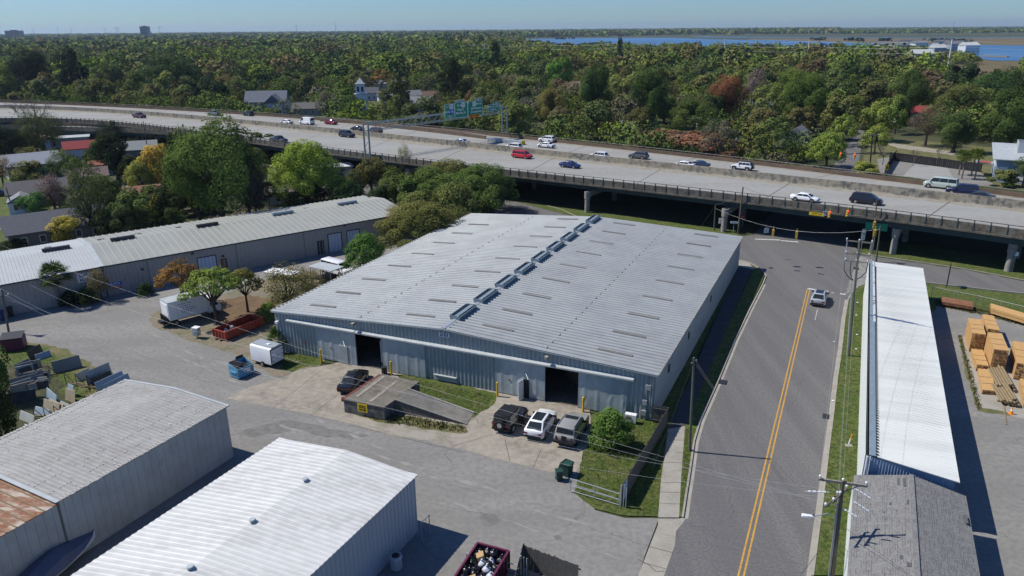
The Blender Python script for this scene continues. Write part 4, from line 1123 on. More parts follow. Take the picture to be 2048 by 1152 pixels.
    if k.get('pickup'):
        mb=MB(); x0_,x1_=-L / 2+.12,xr0 - .06
        mb.hexa([(x0_,-w*.82,zt - .02),(x1_,-w*.82,zt - .02),(x1_,w*.82,zt - .02),(x0_,w*.82,zt - .02),(x0_,-w*.8,zt+.035),(x1_,-w*.8,zt+.035),(x1_,w*.8,zt+.035),(x0_,w*.8,zt+.035)]); out['bed']=mb.mesh('cargo_bed',[M['black']])  # raised black block paints the shade of an open bed recess
    if k.get('sunroof'):
        a,b,y,z=gl(1); mb=MB()
        s0_,s1_=k['sunroof']
        mb.box(((lerp(a,b,s0_)+lerp(a,b,s1_)) / 2,0,H+.006),((b - a)*(s1_ - s0_),y*1.45,.02)); out['sunroof']=mb.mesh('sunroof',[M['glassdark']])
    return out
KINDS_={
    'sedan': dict(L=4.75,W=1.82,H=1.44,belt=.93,hood=.84,tail=.98,gh=(-1.75,-.95,.55,1.35),wf=1.42,wr=-1.36),
    'suv': dict(L=4.7,W=1.88,H=1.70,belt=1.05,hood=1.02,tail=1.05,gh=(-2.2,-1.85,.5,1.2),wf=1.42,wr=-1.36,panes=3,rails=1,r=.36),
    'bigsuv': dict(L=5.15,W=2.0,H=1.88,belt=1.15,hood=1.12,tail=1.15,gh=(-2.45,-2.2,.75,1.35),wf=1.6,wr=-1.45,panes=3,rails=1,r=.39,boxy=.5),
    'minivan': dict(L=5.1,W=1.98,H=1.76,belt=1.02,hood=.98,tail=1.02,gh=(-2.4,-2.15,.9,1.85),wf=1.6,wr=-1.45,panes=3,rails=1,r=.34),
    'cargo': dict(L=5.6,W=2.02,H=2.35,belt=1.2,hood=1.15,tail=1.2,gh=(-2.75,-2.7,1.25,2.1),wf=1.95,wr=-1.6,panes=1,cargo=1,r=.36,boxy=.6),
    'van': dict(L=5.6,W=2.05,H=2.1,belt=1.2,hood=1.12,tail=1.2,gh=(-2.75,-2.65,1.35,1.95),wf=1.85,wr=-1.5,panes=3,r=.38,boxy=.6),
    'pickup': dict(L=5.7,W=2.0,H=1.88,belt=1.2,hood=1.16,tail=1.18,gh=(-.85,-.7,.75,1.4),wf=1.85,wr=-1.75,panes=2,r=.42,pickup=1,zl=.35,boxy=.4),
    'offroad': dict(L=4.4,W=1.9,H=1.86,belt=1.2,hood=1.16,tail=1.2,gh=(-1.95,-1.9,.55,.8),wf=1.45,wr=-1.4,panes=3,r=.42,zl=.4,boxy=1.0),
    'offroad_short': dict(L=4.0,W=1.88,H=1.84,belt=1.18,hood=1.14,tail=1.18,gh=(-1.85,-1.8,.3,.55),wf=1.3,wr=-1.25,panes=2,r=.42,zl=.4,boxy=1.0),
    'crossover': dict(L=4.65,W=1.88,H=1.64,belt=1.04,hood=1.02,tail=1.08,gh=(-2.15,-1.35,.5,1.25),wf=1.42,wr=-1.38,panes=2,r=.37,sunroof=(.05,.85)),
    'squaresuv': dict(L=4.8,W=1.98,H=1.88,belt=1.2,hood=1.16,tail=1.2,gh=(-2.2,-2.0,.55,.95),wf=1.45,wr=-1.45,panes=3,rails=1,r=.42,zl=.35,boxy=.9,sunroof=(.62,.85)),
}
KM={}
def car(kind,nm,label,cat,loc,rz,color,group=None,extra=None):
    if kind not in KM: KM[kind]=car_meshes(KINDS_[kind])
    k=KINDS_[kind]; ms=KM[kind]
    t=thing(nm,label,cat,loc,rz,group)
    def add(n,me,l=(0,0,0),p=None):
        o=bpy.data.objects.new(n,me); COL.objects.link(o); o.parent=p or t; o.location=l; o.color=(*color,1); return o
    add('body',ms['body']); add('underbody',ms['underbody'])
    for s in (-1,1): add('side_window',ms['side_window%d' % s])
    add('windshield',ms['windshield']); add('rear_window',ms['rear_window'])
    for x in (k['wf'],k['wr']):
        for s in (-1,1):
            w_=add('wheel',ms['tyre'],(x,s*(k['W'] / 2 - .09),k.get('r',.34))); add('rim',ms['rim'],(0,0,0),w_)
    for s in (-1,1):
        add('headlight',ms['headlight'],(k['L'] / 2 - .13,s*k['W']*.31,k['hood'] - .24)); add('taillight',ms['taillight'],(-k['L'] / 2+.07,s*k['W']*.36,k['tail'] - .27))
        m_=add('mirror',mirror_mesh,(k['gh'][3] - .35,s*(k['W'] / 2+.03),k['belt']+.06))
    if 'bed' in ms: add('cargo_bed',ms['bed'])
    if 'sunroof' in ms: add('sunroof',ms['sunroof'])
    if extra: extra(t,k,add)
    return t
_m=MB(); _m.box((0,0,0),(.14,.22,.16)); mirror_mesh=_m.mesh('mirror',[M['black']])
_sp=MB(); _sp.tube((-.13,0,0),(.13,0,0),.42,.42,18); spare_mesh=_sp.mesh('spare_wheel',[M['tyre']],angle=40)
_sp=MB(); _sp.tube((-.15,0,0),(-.12,0,0),.24,.24,14)
for _k in range(5):
    pass
spare_rim=_sp.mesh('spare_rim',[M['rim']])
def offroad_extra(fl):
    def f(t,k,add):
        L=k['L']
        s_=add('spare_wheel',spare_mesh,(-L / 2 - .12,0,1.0)); add('rim',spare_rim,(0,0,0),s_)
        mb=MB()
        for s in (-1,1):
            for x in (k['wf'],k['wr']):
                mb.hexa([(x - .55,s*(k['W'] / 2 - .12),.75),(x+.55,s*(k['W'] / 2 - .12),.75),(x+.55,s*(k['W'] / 2+.12),.75),(x - .55,s*(k['W'] / 2+.12),.75),(x - .4,s*(k['W'] / 2 - .12),.92),(x+.4,s*(k['W'] / 2 - .12),.92),(x+.4,s*(k['W'] / 2+.12),.9),(x - .4,s*(k['W'] / 2+.12),.9)])
        mb.box((-L / 2 - .05,0,.55),(.2,k['W']*.9,.2)); mb.box((L / 2+.08,0,.6),(.2,k['W']*.85,.2))
        add('fenders',mb.mesh('fenders',[M['black']]))
        mb=MB()
        a,b=k['gh'][1],k['gh'][2]
        mb.box(((a+b) / 2,0,k['H']+.01),(b - a - .1,k['W']*.78,.03))
        for o in (-.5,-.25,0,.25,.5): mb.box(((a+b) / 2,o,k['H']+.03),(b - a - .2,.04,.02))
        add('hard_top',mb.mesh('hard_top',[M['black']]))
    return f
def tang(x,f=None):
    f=medf; e=1.5
    return math.atan2(f(x+e) - f(x - e),2*e)
def on_deck(kind,nm,label,cat,px,py,col,left,**kw):
    p=G(px,py,DZ); a=tang(p.x)
    return car(kind,nm,label,cat,(p.x,p.y,DZ),a+(PI if left else 0),col,**kw)
WHT,BLK,SIL,GRY=(.75,.76,.78),(.012,.012,.015),(.45,.47,.5),(.09,.095,.1)
far_g,near_g='vehicles in the far lanes of the highway','vehicles in the near lanes of the highway'
for a in [
    ('pickup','pickup_truck','grey-green pickup truck with dark bed in the far highway lanes, leftmost vehicle there','pickup',429,231,(.16,.18,.17),1),
    ('suv','sport_utility_car','small black sport utility car just right of the grey-green pickup truck','car',497,231.5,BLK,1),
    ('sedan','sedan_car','white car half hidden by the median wall, left of the white cargo van','car',573.5,247.5,WHT,1),
    ('cargo','cargo_van','tall windowless white cargo van in the far highway lanes','van',614,249,(.8,.8,.8),1),
    ('sedan','sedan_car','dark red sedan just right of the white cargo van','car',662,248.5,(.28,.01,.03),1),
    ('sedan','sedan_car','black sedan beside the left posts of the sign gantry','car',714.5,261,(.015,.02,.035),1),
    ('minivan','minivan','dark burgundy minivan seen between the left posts of the sign gantry','minivan',750,266.5,(.13,.05,.06),1),
    ('sedan','sedan_car','pale blue sedan half hidden by the median wall below the green signs','car',922,288,(.42,.5,.68),1),
    ('suv','sport_utility_car','white sport utility car beside the crash cushion, next to the far parapet','car',1094,284,WHT,1),
    ('sedan','sedan_car','white sedan directly below the white sport utility car near the crash cushion','car',1092,295,WHT,1),
    ('suv','station_wagon','white wagon half hidden by the median wall, just above the red minivan','car',1027,299,WHT,1),
    ('suv','station_wagon','white wagon, only its top showing over the median wall, above the deep blue sedan','car',1197,317.5,WHT,1),
    ('suv','sport_utility_car','dark grey sport utility car in the far lanes in front of the brown thicket','car',1277,317,GRY,1),
    ('sedan','sedan_car','white sedan half hidden by the median wall and by the dark blue sedan','car',1368,335,WHT,1),
    ('sedan','sedan_car','dark blue sedan in the far lanes touching a white car in view','car',1397,334,(.02,.04,.09),1),
    ('van','passenger_van','pale green-grey passenger van in the far lanes near the right edge','van',1880,376,(.42,.48,.42),1),
    ('bigsuv','sport_utility_car','large dark navy sport utility car behind the passenger van','car',1924,389,(.008,.01,.045),1),
    ('sedan','sedan_car','black sedan at the far right, half hidden by the median wall','car',1957,399,(.03,.035,.045),1),
    ('pickup','pickup_truck','dark maroon pickup truck, leftmost vehicle in the near lanes','pickup',279,235.5,(.08,.015,.03),0),
    ('pickup','pickup_truck','black pickup truck above the bright green dome-shaped tree','pickup',558,285,BLK,0),
    ('bigsuv','sport_utility_car','large black sport utility car left of the gantry posts in the near lanes','car',694,274,(.012,.015,.02),0),
    ('minivan','minivan','bright red minivan in the near highway lanes','minivan',1044,316,(.5,.01,.025),0),
    ('sedan','sedan_car','deep blue sedan in the near highway lanes','car',1140,335,(.01,.025,.13),0),
    ('sedan','sedan_car','white sedan by the near parapet above the red traffic lights','car',1609,402,(.8,.82,.84),0),
    ('minivan','minivan','black minivan in the near lanes right of the white sedan','minivan',1731,407,(.012,.01,.02),0),
]:
    on_deck(a[0],a[1],a[2],a[3],a[4],a[5],a[6],a[7],group=far_g if a[7] else near_g)
on_deck('offroad','offroad_car','white off-road car with black hard top in the far highway lanes','off-road car',1484,340,WHT,1,group=far_g,extra=offroad_extra(0))
def parked(kind,nm,label,cat,rear,front,col,**kw):
    a,b=G(*rear),G(*front); c=(a+b) / 2; return car(kind,nm,label,cat,(c.x,c.y,kw.pop('z',0.006)),math.atan2(b.y - a.y,b.x - a.x),col,**kw)
parked('sedan','sedan_car','glossy black sedan parked left of the concrete loading dock','car',(692,788),(723,753),(.01,.01,.012))
jeep=parked('offroad_short','offroad_car','black off-road car with spare wheel parked left of the white crossover','off-road car',(1004,866),(1037,832),(.012,.012,.014),extra=offroad_extra(0))
parked('crossover','crossover_car','white crossover with black glass roof, middle of the three cars by the open bay','car',(1068,879),(1095,839),(.82,.83,.84))
def sq_extra(t,k,add):
    L=k['L']; mb=MB(); mb.box((-L / 2 - .1,0,.62),(.22,k['W']*.95,.22)); mb.box((-L / 2 - .04,0,1.0),(.1,.42,.4)); add('rear_bumper',mb.mesh('rear_bumper',[M['black']]))
parked('squaresuv','sport_utility_car','boxy silver-tan sport utility car with roof hatch parked beside the big green bush','car',(1129,893),(1158,848),(.27,.27,.255),extra=sq_extra)
parked('crossover','sport_utility_car','silver sport utility car waiting at the stop line on the street','car',(1633,616),(1642,592),(.36,.39,.43))
# person leaning into the off-road car -------------------------------------------------
def person(name,label,base,heading,shirt,lean=.9):
    t=thing(name,label,'person',base,heading)
  # joints: +x forward (leaning), z up
    sk={'pel': (0,0,.93,.15),'hl': (0.0,.11,.90,.10),'kl': (.06,.13,.50,.068),'al': (-.05,.13,.09,.045),'tl': (.16,.14,.04,.04),
          'hr': (0.0,-.11,.90,.10),'kr': (.0,-.13,.50,.068),'ar': (-.12,-.13,.09,.045),'tr': (.09,-.14,.04,.04),
          'wa': (.14,0,1.08,.135),'ch': (.36,0,1.25,.165),'nk': (.50,0,1.36,.06),'hd': (.60,0,1.44,.10),'ht': (.66,0,1.53,.09),
          'sl': (.38,.19,1.29,.075),'el': (.55,.25,1.06,.048),'wl': (.75,.18,1.10,.032),'fl': (.85,.16,1.12,.03),
          'sr': (.38,-.19,1.29,.075),'er': (.55,-.25,1.06,.048),'wr': (.75,-.18,1.10,.032),'fr': (.85,-.16,1.12,.03)}
    ed=[('pel','hl'),('hl','kl'),('kl','al'),('al','tl'),('pel','hr'),('hr','kr'),('kr','ar'),('ar','tr'),('pel','wa'),('wa','ch'),('ch','nk'),('nk','hd'),('hd','ht'),('ch','sl'),('sl','el'),('el','wl'),('wl','fl'),('ch','sr'),('sr','er'),('er','wr'),('wr','fr')]
    def skin(nm,keys,grow,m):
        ks=list(keys); me=bpy.data.meshes.new(nm)
        me.from_pydata([sk[k][:3] for k in ks],[(ks.index(a),ks.index(b)) for a,b in ed if a in ks and b in ks],[])
        o=bpy.data.objects.new(nm,me); COL.objects.link(o); o.parent=t
        md=o.modifiers.new('skin','SKIN')
        for i,k in enumerate(ks):
            me.skin_vertices[0].data[i].radius=(sk[k][3]+grow,sk[k][3]+grow); me.skin_vertices[0].data[i].use_root=(i==0)
        s2=o.modifiers.new('sub','SUBSURF'); s2.levels=1; s2.render_levels=2
        me.materials.append(m); return o
    skinm=mat('skin',(.42,.24,.16),.6)
    b=skin('body',sk.keys(),0,skinm)
    skin('shirt',['wa','ch','sl','el','sr','er'],.022,mat('shirt_blue',shirt,.9))
    skin('trousers',['pel','hl','kl','al','hr','kr','ar'],.02,mat('trousers_dark',(.02,.022,.03),.9))
    mb=MB(); mb.blob((.6,0,1.53),(.105,.095,.1),10,6); mb.build('hair',mat('hair_dark',(.02,.015,.01),.8),t,smooth=True)
    for s in (-1,1):
        mb=MB(); mb.box((.16,s*.14 - .0,.05),(.28,.11,.1)) if s > 0 else mb.box((.08,s*.14,.05),(.28,.11,.1)); mb.build('shoe',M['black'],t)
        for k in range(4):
            mb=MB(); y=s*(.14+.018*k); mb.tube((.87,y,1.13),(.92,y,1.12),.011,.01,6); mb.tube((.92,y,1.12),(.945,y,1.09),.01,.008,6); mb.build('finger',skinm,t)
        mb=MB(); mb.tube((.85,s*.13,1.12),(.89,s*.11,1.14),.012,.01,6); mb.build('thumb',skinm,t)
    return t
pp=G(1046,852)
person('person','person in bright blue shirt leaning into the open side of the black off-road car',(pp.x,pp.y,.006),math.radians(150),(.12,.26,.62))
# box truck ---------------------------------------------------------------------------
A=G(341,657); B=G(418,636); hd=math.atan2(B.y - A.y,B.x - A.x); u=Vector((math.cos(hd),math.sin(hd),0)); v=Vector((-u.y,u.x,0))
bt=thing('box_truck','white box truck with black tail lift parked under the green tree','truck',tuple(A+v*1.2),hd)
mb=MB(); mb.box((2.55,0,2.1),(4.9,2.35,2.35)); bx=mb.build('cargo_box',M['whitep'],bt)
mb=MB(); mb.box((2.55,0,3.29),(4.94,2.39,.04)); sub(mb.build('box_roof',M['trimA'],bt),bx)
mb=MB(); mb.box((.08,0,2.05),(.06,1.9,1.85)); sub(mb.build('roller_door',M['signwhite'],bt),bx)
mb=MB()
for x,y,l,z in ((2.2,-1.19,1.5,2.75),(2.3,-1.19,1.2,2.45),(2.6,-1.19,1.3,2.15),(2.7,-1.19,1.9,1.9),(2.4,-1.19,1.2,1.65)):
    k=0
    while k < l: mb.box((x - l / 2+k,y,z),(.13,.01,.09)); k+=.2 if (int(k*10) % 7) else .32
sub(mb.build('side_lettering',M['navy'],bt),bx)
mb=MB(); mb.box((-.12,0,1.0),(.1,2.2,.95)); mb.box((-.15,0,.45),(.5,2.2,.12))
for k in range(9): mb.box((-.19,-1+k*.25,1.0),(.05,.06,.9))
mb.build('tail_lift',M['black'],bt)
mb=MB(); mb.box((2.4,0,.72),(6.4,.9,.3)); mb.box((2.55,0,.9),(4.9,2.2,.08)); mb.build('chassis',M['black'],bt)
mb=MB()
mb.add([(5.1,-1.0,.6),(6.75,-1.0,.6),(6.75,1.0,.6),(5.1,1.0,.6),(5.1,-1.0,1.4),(6.8,-.98,1.3),(6.8,.98,1.3),(5.1,1.0,1.4),(5.15,-.9,2.35),(6.05,-.88,2.35),(6.05,.88,2.35),(5.15,.9,2.35)],[(0,1,5,4),(1,2,6,5),(2,3,7,6),(3,0,4,7),(4,5,9,8),(5,6,10,9),(6,7,11,10),(7,4,8,11),(8,9,10,11),(3,2,1,0)])
mb.build('cab',M['whitep'],bt)
mb=MB(); mb.add([(6.76,-.85,1.42),(6.76,.85,1.42),(6.1,.78,2.28),(6.1,-.78,2.28)],[(0,1,2,3)]); mb.build('windshield',M['glassdark'],bt)
for s in (-1,1):
    mb=MB(); mb.add([(5.4,s*1.0,1.45),(6.5,s*.995,1.42),(6.02,s*.91,2.25),(5.42,s*.92,2.25)],[(0,1,2,3)]); mb.build('side_window',M['glassdark'],bt)
    for x in (.9,5.9):
        mb=MB(); mb.tube((x,s*.82,.42),(x,s*1.1,.42),.42,.42,18); wv=mb.build('wheel',M['tyre'],bt); mb=MB(); mb.tube((x,s*1.09,.42),(x,s*1.12,.42),.2,.2,12); sub(mb.build('rim',M['rim'],bt),wv)
# enclosed trailer
A=G(544,738); B=G(505,727); C=G(569,727)
ux=(B - A).normalized(); hd=math.atan2(ux.y,ux.x)
tr=thing('enclosed_trailer','white enclosed cargo trailer with rounded roof edge beside the blue dumpster','trailer',tuple(A),hd)
L_,W_=3.1,1.9
mb=MB()
prof=[(0,.45),(0,2.1),(.08,2.25),(.25,2.32),(W_ / 2,2.36),(W_ - .25,2.32),(W_ - .08,2.25),(W_,2.1),(W_,.45)]
prof=[(-y,z) for y,z in prof]
vs=[(0,y,z) for y,z in prof]+[(L_,y,z) for y,z in prof]; n=9
mb.add(vs,[(i,(i+1) % n,n+(i+1) % n,n+i) for i in range(n)]+[tuple(range(n))[::-1],tuple(range(n,2*n))])
tb=mb.build('box',M['whitep'],tr,angle=50)
mb=MB(); mb.box((L_ / 2,-W_ / 2,2.375),(L_ - .1,W_ - .55,.03)); sub(mb.build('roof_sheet',M['steel'],tr),tb)
mb=MB(); mb.box((L_*.35,-W_ / 2+.1,2.42),(.4,.4,.08)); sub(mb.build('roof_hatch',M['whitep'],tr),tb)
mb=MB()
for y in (-.03,-W_+.03): mb.box((-.02,y,1.3),(.05,.08,1.75))
mb.box((-.02,-W_ / 2,2.2),(.05,W_,.1)); mb.box((-.02,-W_ / 2,.48),(.05,W_,.08)); mb.build('door_frame',M['black'],tr)
mb=MB(); mb.box((-.03,-W_ / 2,1.32),(.03,W_ - .2,1.62)); dd=mb.build('rear_door',M['whitep'],tr)
mb=MB()
for z in (.8,1.3,1.8):
    mb.box((-.06,-.2,z),(.03,.3,.04)); mb.box((-.06,-W_+.25,z),(.03,.3,.04))
mb.box((-.06,-W_ / 2,1.3),(.04,.05,.3)); sub(mb.build('hinges',M['darkmetal'],tr),dd)
for s in (0,1):
    mb=MB(); y=.06 if s==0 else -W_ - .06; mb.tube((L_*.42,y - .1,.32),(L_*.42,y+.1,.32),.32,.32,16); wv=mb.build('wheel',M['tyre'],tr); mb=MB(); mb.tube((L_*.42,y - .115,.32),(L_*.42,y+.115,.32),.18,.18,12); sub(mb.build('rim',M['rim'],tr),wv)
mb=MB(); mb.bar((L_,-.3,.5),(L_+1.1,-W_ / 2,.5),.08,.1); mb.bar((L_,-W_+.3,.5),(L_+1.1,-W_ / 2,.5),.08,.1); mb.tube((L_+.9,-W_ / 2,0),(L_+.9,-W_ / 2,.6),.04); mb.box((L_ / 2,-W_ / 2,.42),(L_,W_ - .1,.1)); mb.build('tow_frame',M['black'],tr)
# bits of vehicles behind the warehouse: van, canopy trailer, parked white truck
def at2(px0,px1,z=0.0):
    a,b=G(*px0,z),G(*px1,z); c=(a+b) / 2; return c,math.atan2(b.y - a.y,b.x - a.x)
c_,h_=at2((650,541),(694,553))
vn=car('van','delivery_van','white van with red side stripe parked in front of the beige building','van',(c_.x+.2,c_.y,0),h_,(.8,.8,.82))
mb=MB(); mb.box((-.4,-1.04,1.08),(4.2,.012,.07)); mb.build('side_stripe',M['signred'],vn)
c_,h_=at2((628,560),(682,572))
cn=thing('flat_canopy','pale flat canopy trailer between the white van and the warehouse roof','canopy',(c_.x,c_.y,0),h_)
mb=MB(); mb.box((0,0,2.5),(4.6,2.6,.1)); mb.build('roof',M['trimA'],cn)
mb=MB()
for x in (-2,0,2):
    for y in (-1.15,1.15): mb.tube((x,y,0),(x,y,2.45),.06)
mb.build('posts',M['oldwood'],cn)
mb=MB(); mb.box((0,0,.7),(3.6,1.8,.3)); mb.box((.5,0,1.1),(1.6,1.4,.6)); mb.build('stored_load',M['darkmetal'],cn)
c_,h_=at2((540,553),(590,560))
c2=thing('flatbed_trailer','low white flatbed trailer behind the rust-green shrub','trailer',(c_.x,c_.y,0),h_)
mb=MB(); mb.box((0,0,1.0),(5,2.2,.12)); mb.build('deck',M['whitep'],c2)
mb=MB(); mb.box((0,0,.82),(4.8,1.0,.2)); mb.build('frame',M['darkmetal'],c2)
for s in (-1,1):
    mb=MB(); mb.tube((-.4,s*.9,.35),(-.4,s*1.1,.35),.35,.35,14); mb.build('wheel',M['tyre'],c2)
# ================================================================ yard objects
def pbox(px,z0,z1,mb=None,inset=0,mi=0):
    "prism on four surveyed ground corners"
    p=[G(*q,0) for q in px]; c=sum(p,Vector()) / len(p); p=[v.lerp(c,inset) for v in p]
    mb=mb or MB(); mb.prism([(v.x,v.y) for v in p],z0,z1,mi); return mb
def para(a,b,c):
    "three ground pixels -> four world corners of a parallelogram (a corner, b and c its neighbours)"
    A,B,C=G(*a),G(*b),G(*c); return A,B,B+C - A,C
# loading dock
dk=thing('loading_dock','weathered concrete loading dock with long sloping ramp in front of the warehouse','loading dock',tuple(G(770,815)))
T=1.45
P_=[G(687,798,T),G(768,814,T),G(790,799,T),G(816.6,778.5,T),G(838,763,T),G(762,749,T)]
mb=MB(); mb.prism([(p.x,p.y) for p in P_],0,T - .12,0); mb.build('platform_wall',M['dockside'],dk,world=True)
c_=sum(P_,Vector()) / 6
mb=MB(); mb.prism([((p.x - c_.x)*1.02+c_.x,(p.y - c_.y)*1.02+c_.y) for p in P_],T - .12,T); pt=mb.build('platform_top',M['dock'],dk,world=True)
ra,rb=G(790,799,T),G(816.6,778.5,T); rc,rd=G(948.6,826.7,.03),G(934,849,.03)
mb=MB(); mb.hexa([Vector((q.x,q.y,0)) for q in (ra,rd,rc,rb)]+[ra+Vector((0,0,-.02)),rd,rc,rb+Vector((0,0,-.02))]); rp2=mb.build('ramp',M['dock'],dk,world=True)
mb=MB()
for k in range(1,46):
    t=k / 46; mb.bar(ra.lerp(rd,t)+Vector((0,0,.0)),rb.lerp(rc,t)+Vector((0,0,.0)),.09,.03)
sub(mb.build('ramp_ridges',M['pier'],dk,world=True),rp2)
mb=MB(); mb.bar(rb+Vector((0,0,.02)),rc+Vector((0,0,.05)),.2,.16); mb.bar(ra+Vector((0,0,.0)),rd+Vector((0,0,.03)),.12,.1); mb.build('ramp_kerb',M['pier'],dk,world=True)
mb=MB()
for a,b in (((714,793),(768,752)),((741,803),(795,761))):
    mb.bar(G(*a,T+.015),G(*b,T+.015),.38,.03)
sub(mb.build('metal_strip',M['oldwood'] if False else M['concrete'],dk,world=True),pt)
mb=MB(); mb.bar(G(687,798,T)+Vector((-.1,0,-.1)),G(762,749,T)+Vector((-.1,0,-.1)),.22,.26); mb.box(tuple(G(687,798,T - .15)),(.35,.35,.4)); mb.build('edge_buffer',mat('rust_red_edge',(.2,.05,.035),.8,n1=(2,5,.6,(.12,.05,.035))),dk,world=True)
q0,q1=G(718,812,1.0),G(735,816,1.0)
A_,B_=P_[0],P_[1]; dA=(B_ - A_); dA.z=0; dA.normalize(); oA=Vector((dA.y,-dA.x,0))
q=RP(726,815,A_,B_)+oA*.12; s_=dA
mb=MB(); mb.bar(q - s_*.55,q+s_*.55,.03,.85); sgn=mb.build('arrow_sign',M['signyellow'],dk,world=True)
mb=MB(); q2=q+oA*.025+Vector((0,0,-.18)); mb.bar(q2 - s_*.42,q2+s_*.2,.02,.1)
mb.add([q2+s_*.2+Vector((0,0,.16)),q2+s_*.2 - Vector((0,0,.16)),q2+s_*.46],[(0,1,2)])
for z in (.28,.16,.04): mb.bar(q+oA*.025 - s_*.38+Vector((0,0,z)),q+oA*.025+s_*.38+Vector((0,0,z)),.012,.035)
sub(mb.build('arrow_and_lettering',M['black'],dk,world=True),sgn)
# bollards
for (x,y),lb in zip(((643,725),(783,750),(995,793),(1166,824)),('yellow bollard left of the first sliding door, leftmost of the four','yellow bollard at the right side of the left open bay, by the black barrel','yellow bollard left of the walk-through door above the black off-road car','yellow bollard right of the right open bay, beside the big bush')):
    p=G(x,y); t=thing('bollard',lb,'bollard',tuple(p),group='yellow bollards along the warehouse front')
    mb=MB(); mb.tube((0,0,0),(0,0,1.55),.12,.12,12); mb.build('post',M['bollard'],t,angle=40); mb=MB(); mb.blob((0,0,1.55),(.12,.12,.07),12,6); mb.build('cap',M['bollard'],t,smooth=True)
p=G(769,748); t=thing('barrel','black open barrel between the open bay and the loading dock','barrel',tuple(p))
mb=MB(); mb.tube((0,0,0),(0,0,.85),.3,.3,16); mb.build('drum',M['black'],t,angle=40); mb=MB()
for z in (.3,.6,.85): mb.tube((0,0,z - .02),(0,0,z+.02),.32,.32,16)
mb.build('rims',M['darkmetal'],t)
# blue dumpster
A,B,D,C=para((478,760),(462,744),(512,745)); ux=(C - A); Lx=ux.length; ux.normalize(); ang=math.atan2(ux.y,ux.x); Ly=(B - A).length
dp=thing('dumpster','light blue metal dumpster with its black lids open beside the white trailer','dumpster',tuple(A),ang)
Wd,Dd=1.95,1.5
mb=MB()
def wallbox(mb,x0,y0,x1,y1,za,zb_,t=.05):
    for a,b in (((x0,y0),(x1,y0)),((x1,y0),(x1,y1)),((x1,y1),(x0,y1)),((x0,y1),(x0,y0))):
        mb.bar((a[0],a[1],(za+zb_) / 2),(b[0],b[1],(za+zb_) / 2),t,zb_ - za)
wallbox(mb,0,0,Wd,Dd,.12,1.15); mb.box((Wd / 2,Dd / 2,.15),(Wd,Dd,.06))
for x in (0,Wd): mb.add([(x - .03,0,1.15),(x - .03,Dd,1.15),(x - .03,Dd,1.6),(x+.03,0,1.15),(x+.03,Dd,1.15),(x+.03,Dd,1.6)],[(0,1,2),(5,4,3),(0,2,5,3),(0,3,4,1),(1,4,5,2)])
mb.box((Wd / 2,Dd,1.38),(Wd,.05,.45))
mb.build('bin',M['binblue'],dp)
mb=MB(); mb.box((-.08,Dd / 2,.75),(.12,1.0,.16)); mb.box((Wd+.08,Dd / 2,.75),(.12,1.0,.16)); mb.build('fork_pocket',M['binblue'],dp)
mb=MB()
mb.box((1.45,.75,1.0),(.9,1.3,.06))
for x in (.5,1.45):
    mb.bar((x,Dd*.98,1.66),(x,Dd*.25,1.3),.9,.05) if x < 1 else mb.bar((x,Dd+.05,1.9),(x,Dd+.08,1.0),.9,.05) or mb.hexa([(x - .45,Dd+.04,1.2),(x+.45,Dd+.04,1.2),(x+.45,Dd+.1,1.2),(x - .45,Dd+.1,1.2),(x - .45,Dd+.04,2.0),(x+.45,Dd+.04,2.0),(x+.45,Dd+.1,2.0),(x - .45,Dd+.1,2.0)])
    if x < 1:
        for k in range(6): mb.bar((x - .38+k*.15,Dd*.95,1.70),(x - .38+k*.15,Dd*.5,1.42),.05,.04)
mb.build('lid',M['black'],dp)
mb=MB(); mb.box((Wd*.6,-.035,.78),(.75,.02,.42)); sp_=mb.build('notice',M['signwhite'],dp); mb=MB(); mb.tube((Wd*.5,-.05,.72),(Wd*.5,-.045,.72),.12,.12,14); sub(mb.build('emblem',M['maroon'],dp),sp_)
mb=MB()
for x in (.2,Wd - .2):
    for y in (.2,Dd - .2): mb.tube((x,y - .04,.07),(x,y+.04,.07),.07,.07,10)
mb.build('castors',M['black'],dp)
# roll-off skips
def skip(label,A,ux,uy,Lx,Ly,H,m,flare=.0):
    ang=math.atan2(ux.y,ux.x)
    t=thing('skip_container',label,'skip',tuple(A),ang)
    sy=1 if Vector((-ux.y,ux.x,0)).dot(uy) > 0 else -1
    mb=MB(); y1=Ly*sy
    ya,yb=min(0,y1),max(0,y1)
    wallbox(mb,0,ya,Lx,yb,.2,H,.06); mb.box((Lx / 2,(ya+yb) / 2,.25),(Lx,Ly,.1)); mb.build('body',M[m],t)
    mb=MB(); wallbox(mb,0,ya,Lx,yb,H - .06,H+.06,.14)
    n=int(Lx / .55)
    for k in range(n+1):
        x=Lx*k / n
        for y in (ya - .05,yb+.05): mb.box((x,y,(H+.2) / 2),(.09,.1,H - .2))
    n=4
    for k in range(n+1):
        y=lerp(ya,yb,k / n)
        for x in (-.05,Lx+.05): mb.box((x,y,(H+.2) / 2),(.1,.09,H - .2))
    mb.build('ribs',M[m],t)
    mb=MB(); mb.box((Lx / 2,(ya+yb) / 2 - .4,.1),(Lx+.5,.12,.18)); mb.box((Lx / 2,(ya+yb) / 2+.4,.1),(Lx+.5,.12,.18))
    for y in (-.4,.4): mb.tube((-.3,(ya+yb) / 2+y - .08,.1),(-.3,(ya+yb) / 2+y+.08,.1),.1,.1,10)
    mb.build('skids',M['rust'],t)
    return t,ya,yb
A,B,D,C=para((453,683),(418,672),(527,652))
sk,ya,yb=skip('long orange-red roll-off skip beside the lot trees, holding a heap of debris',A,(C - A).normalized(),(B - A).normalized(),(C - A).length,2.2,1.15,'red')
r=random.Random(11); cx=(C - A).length
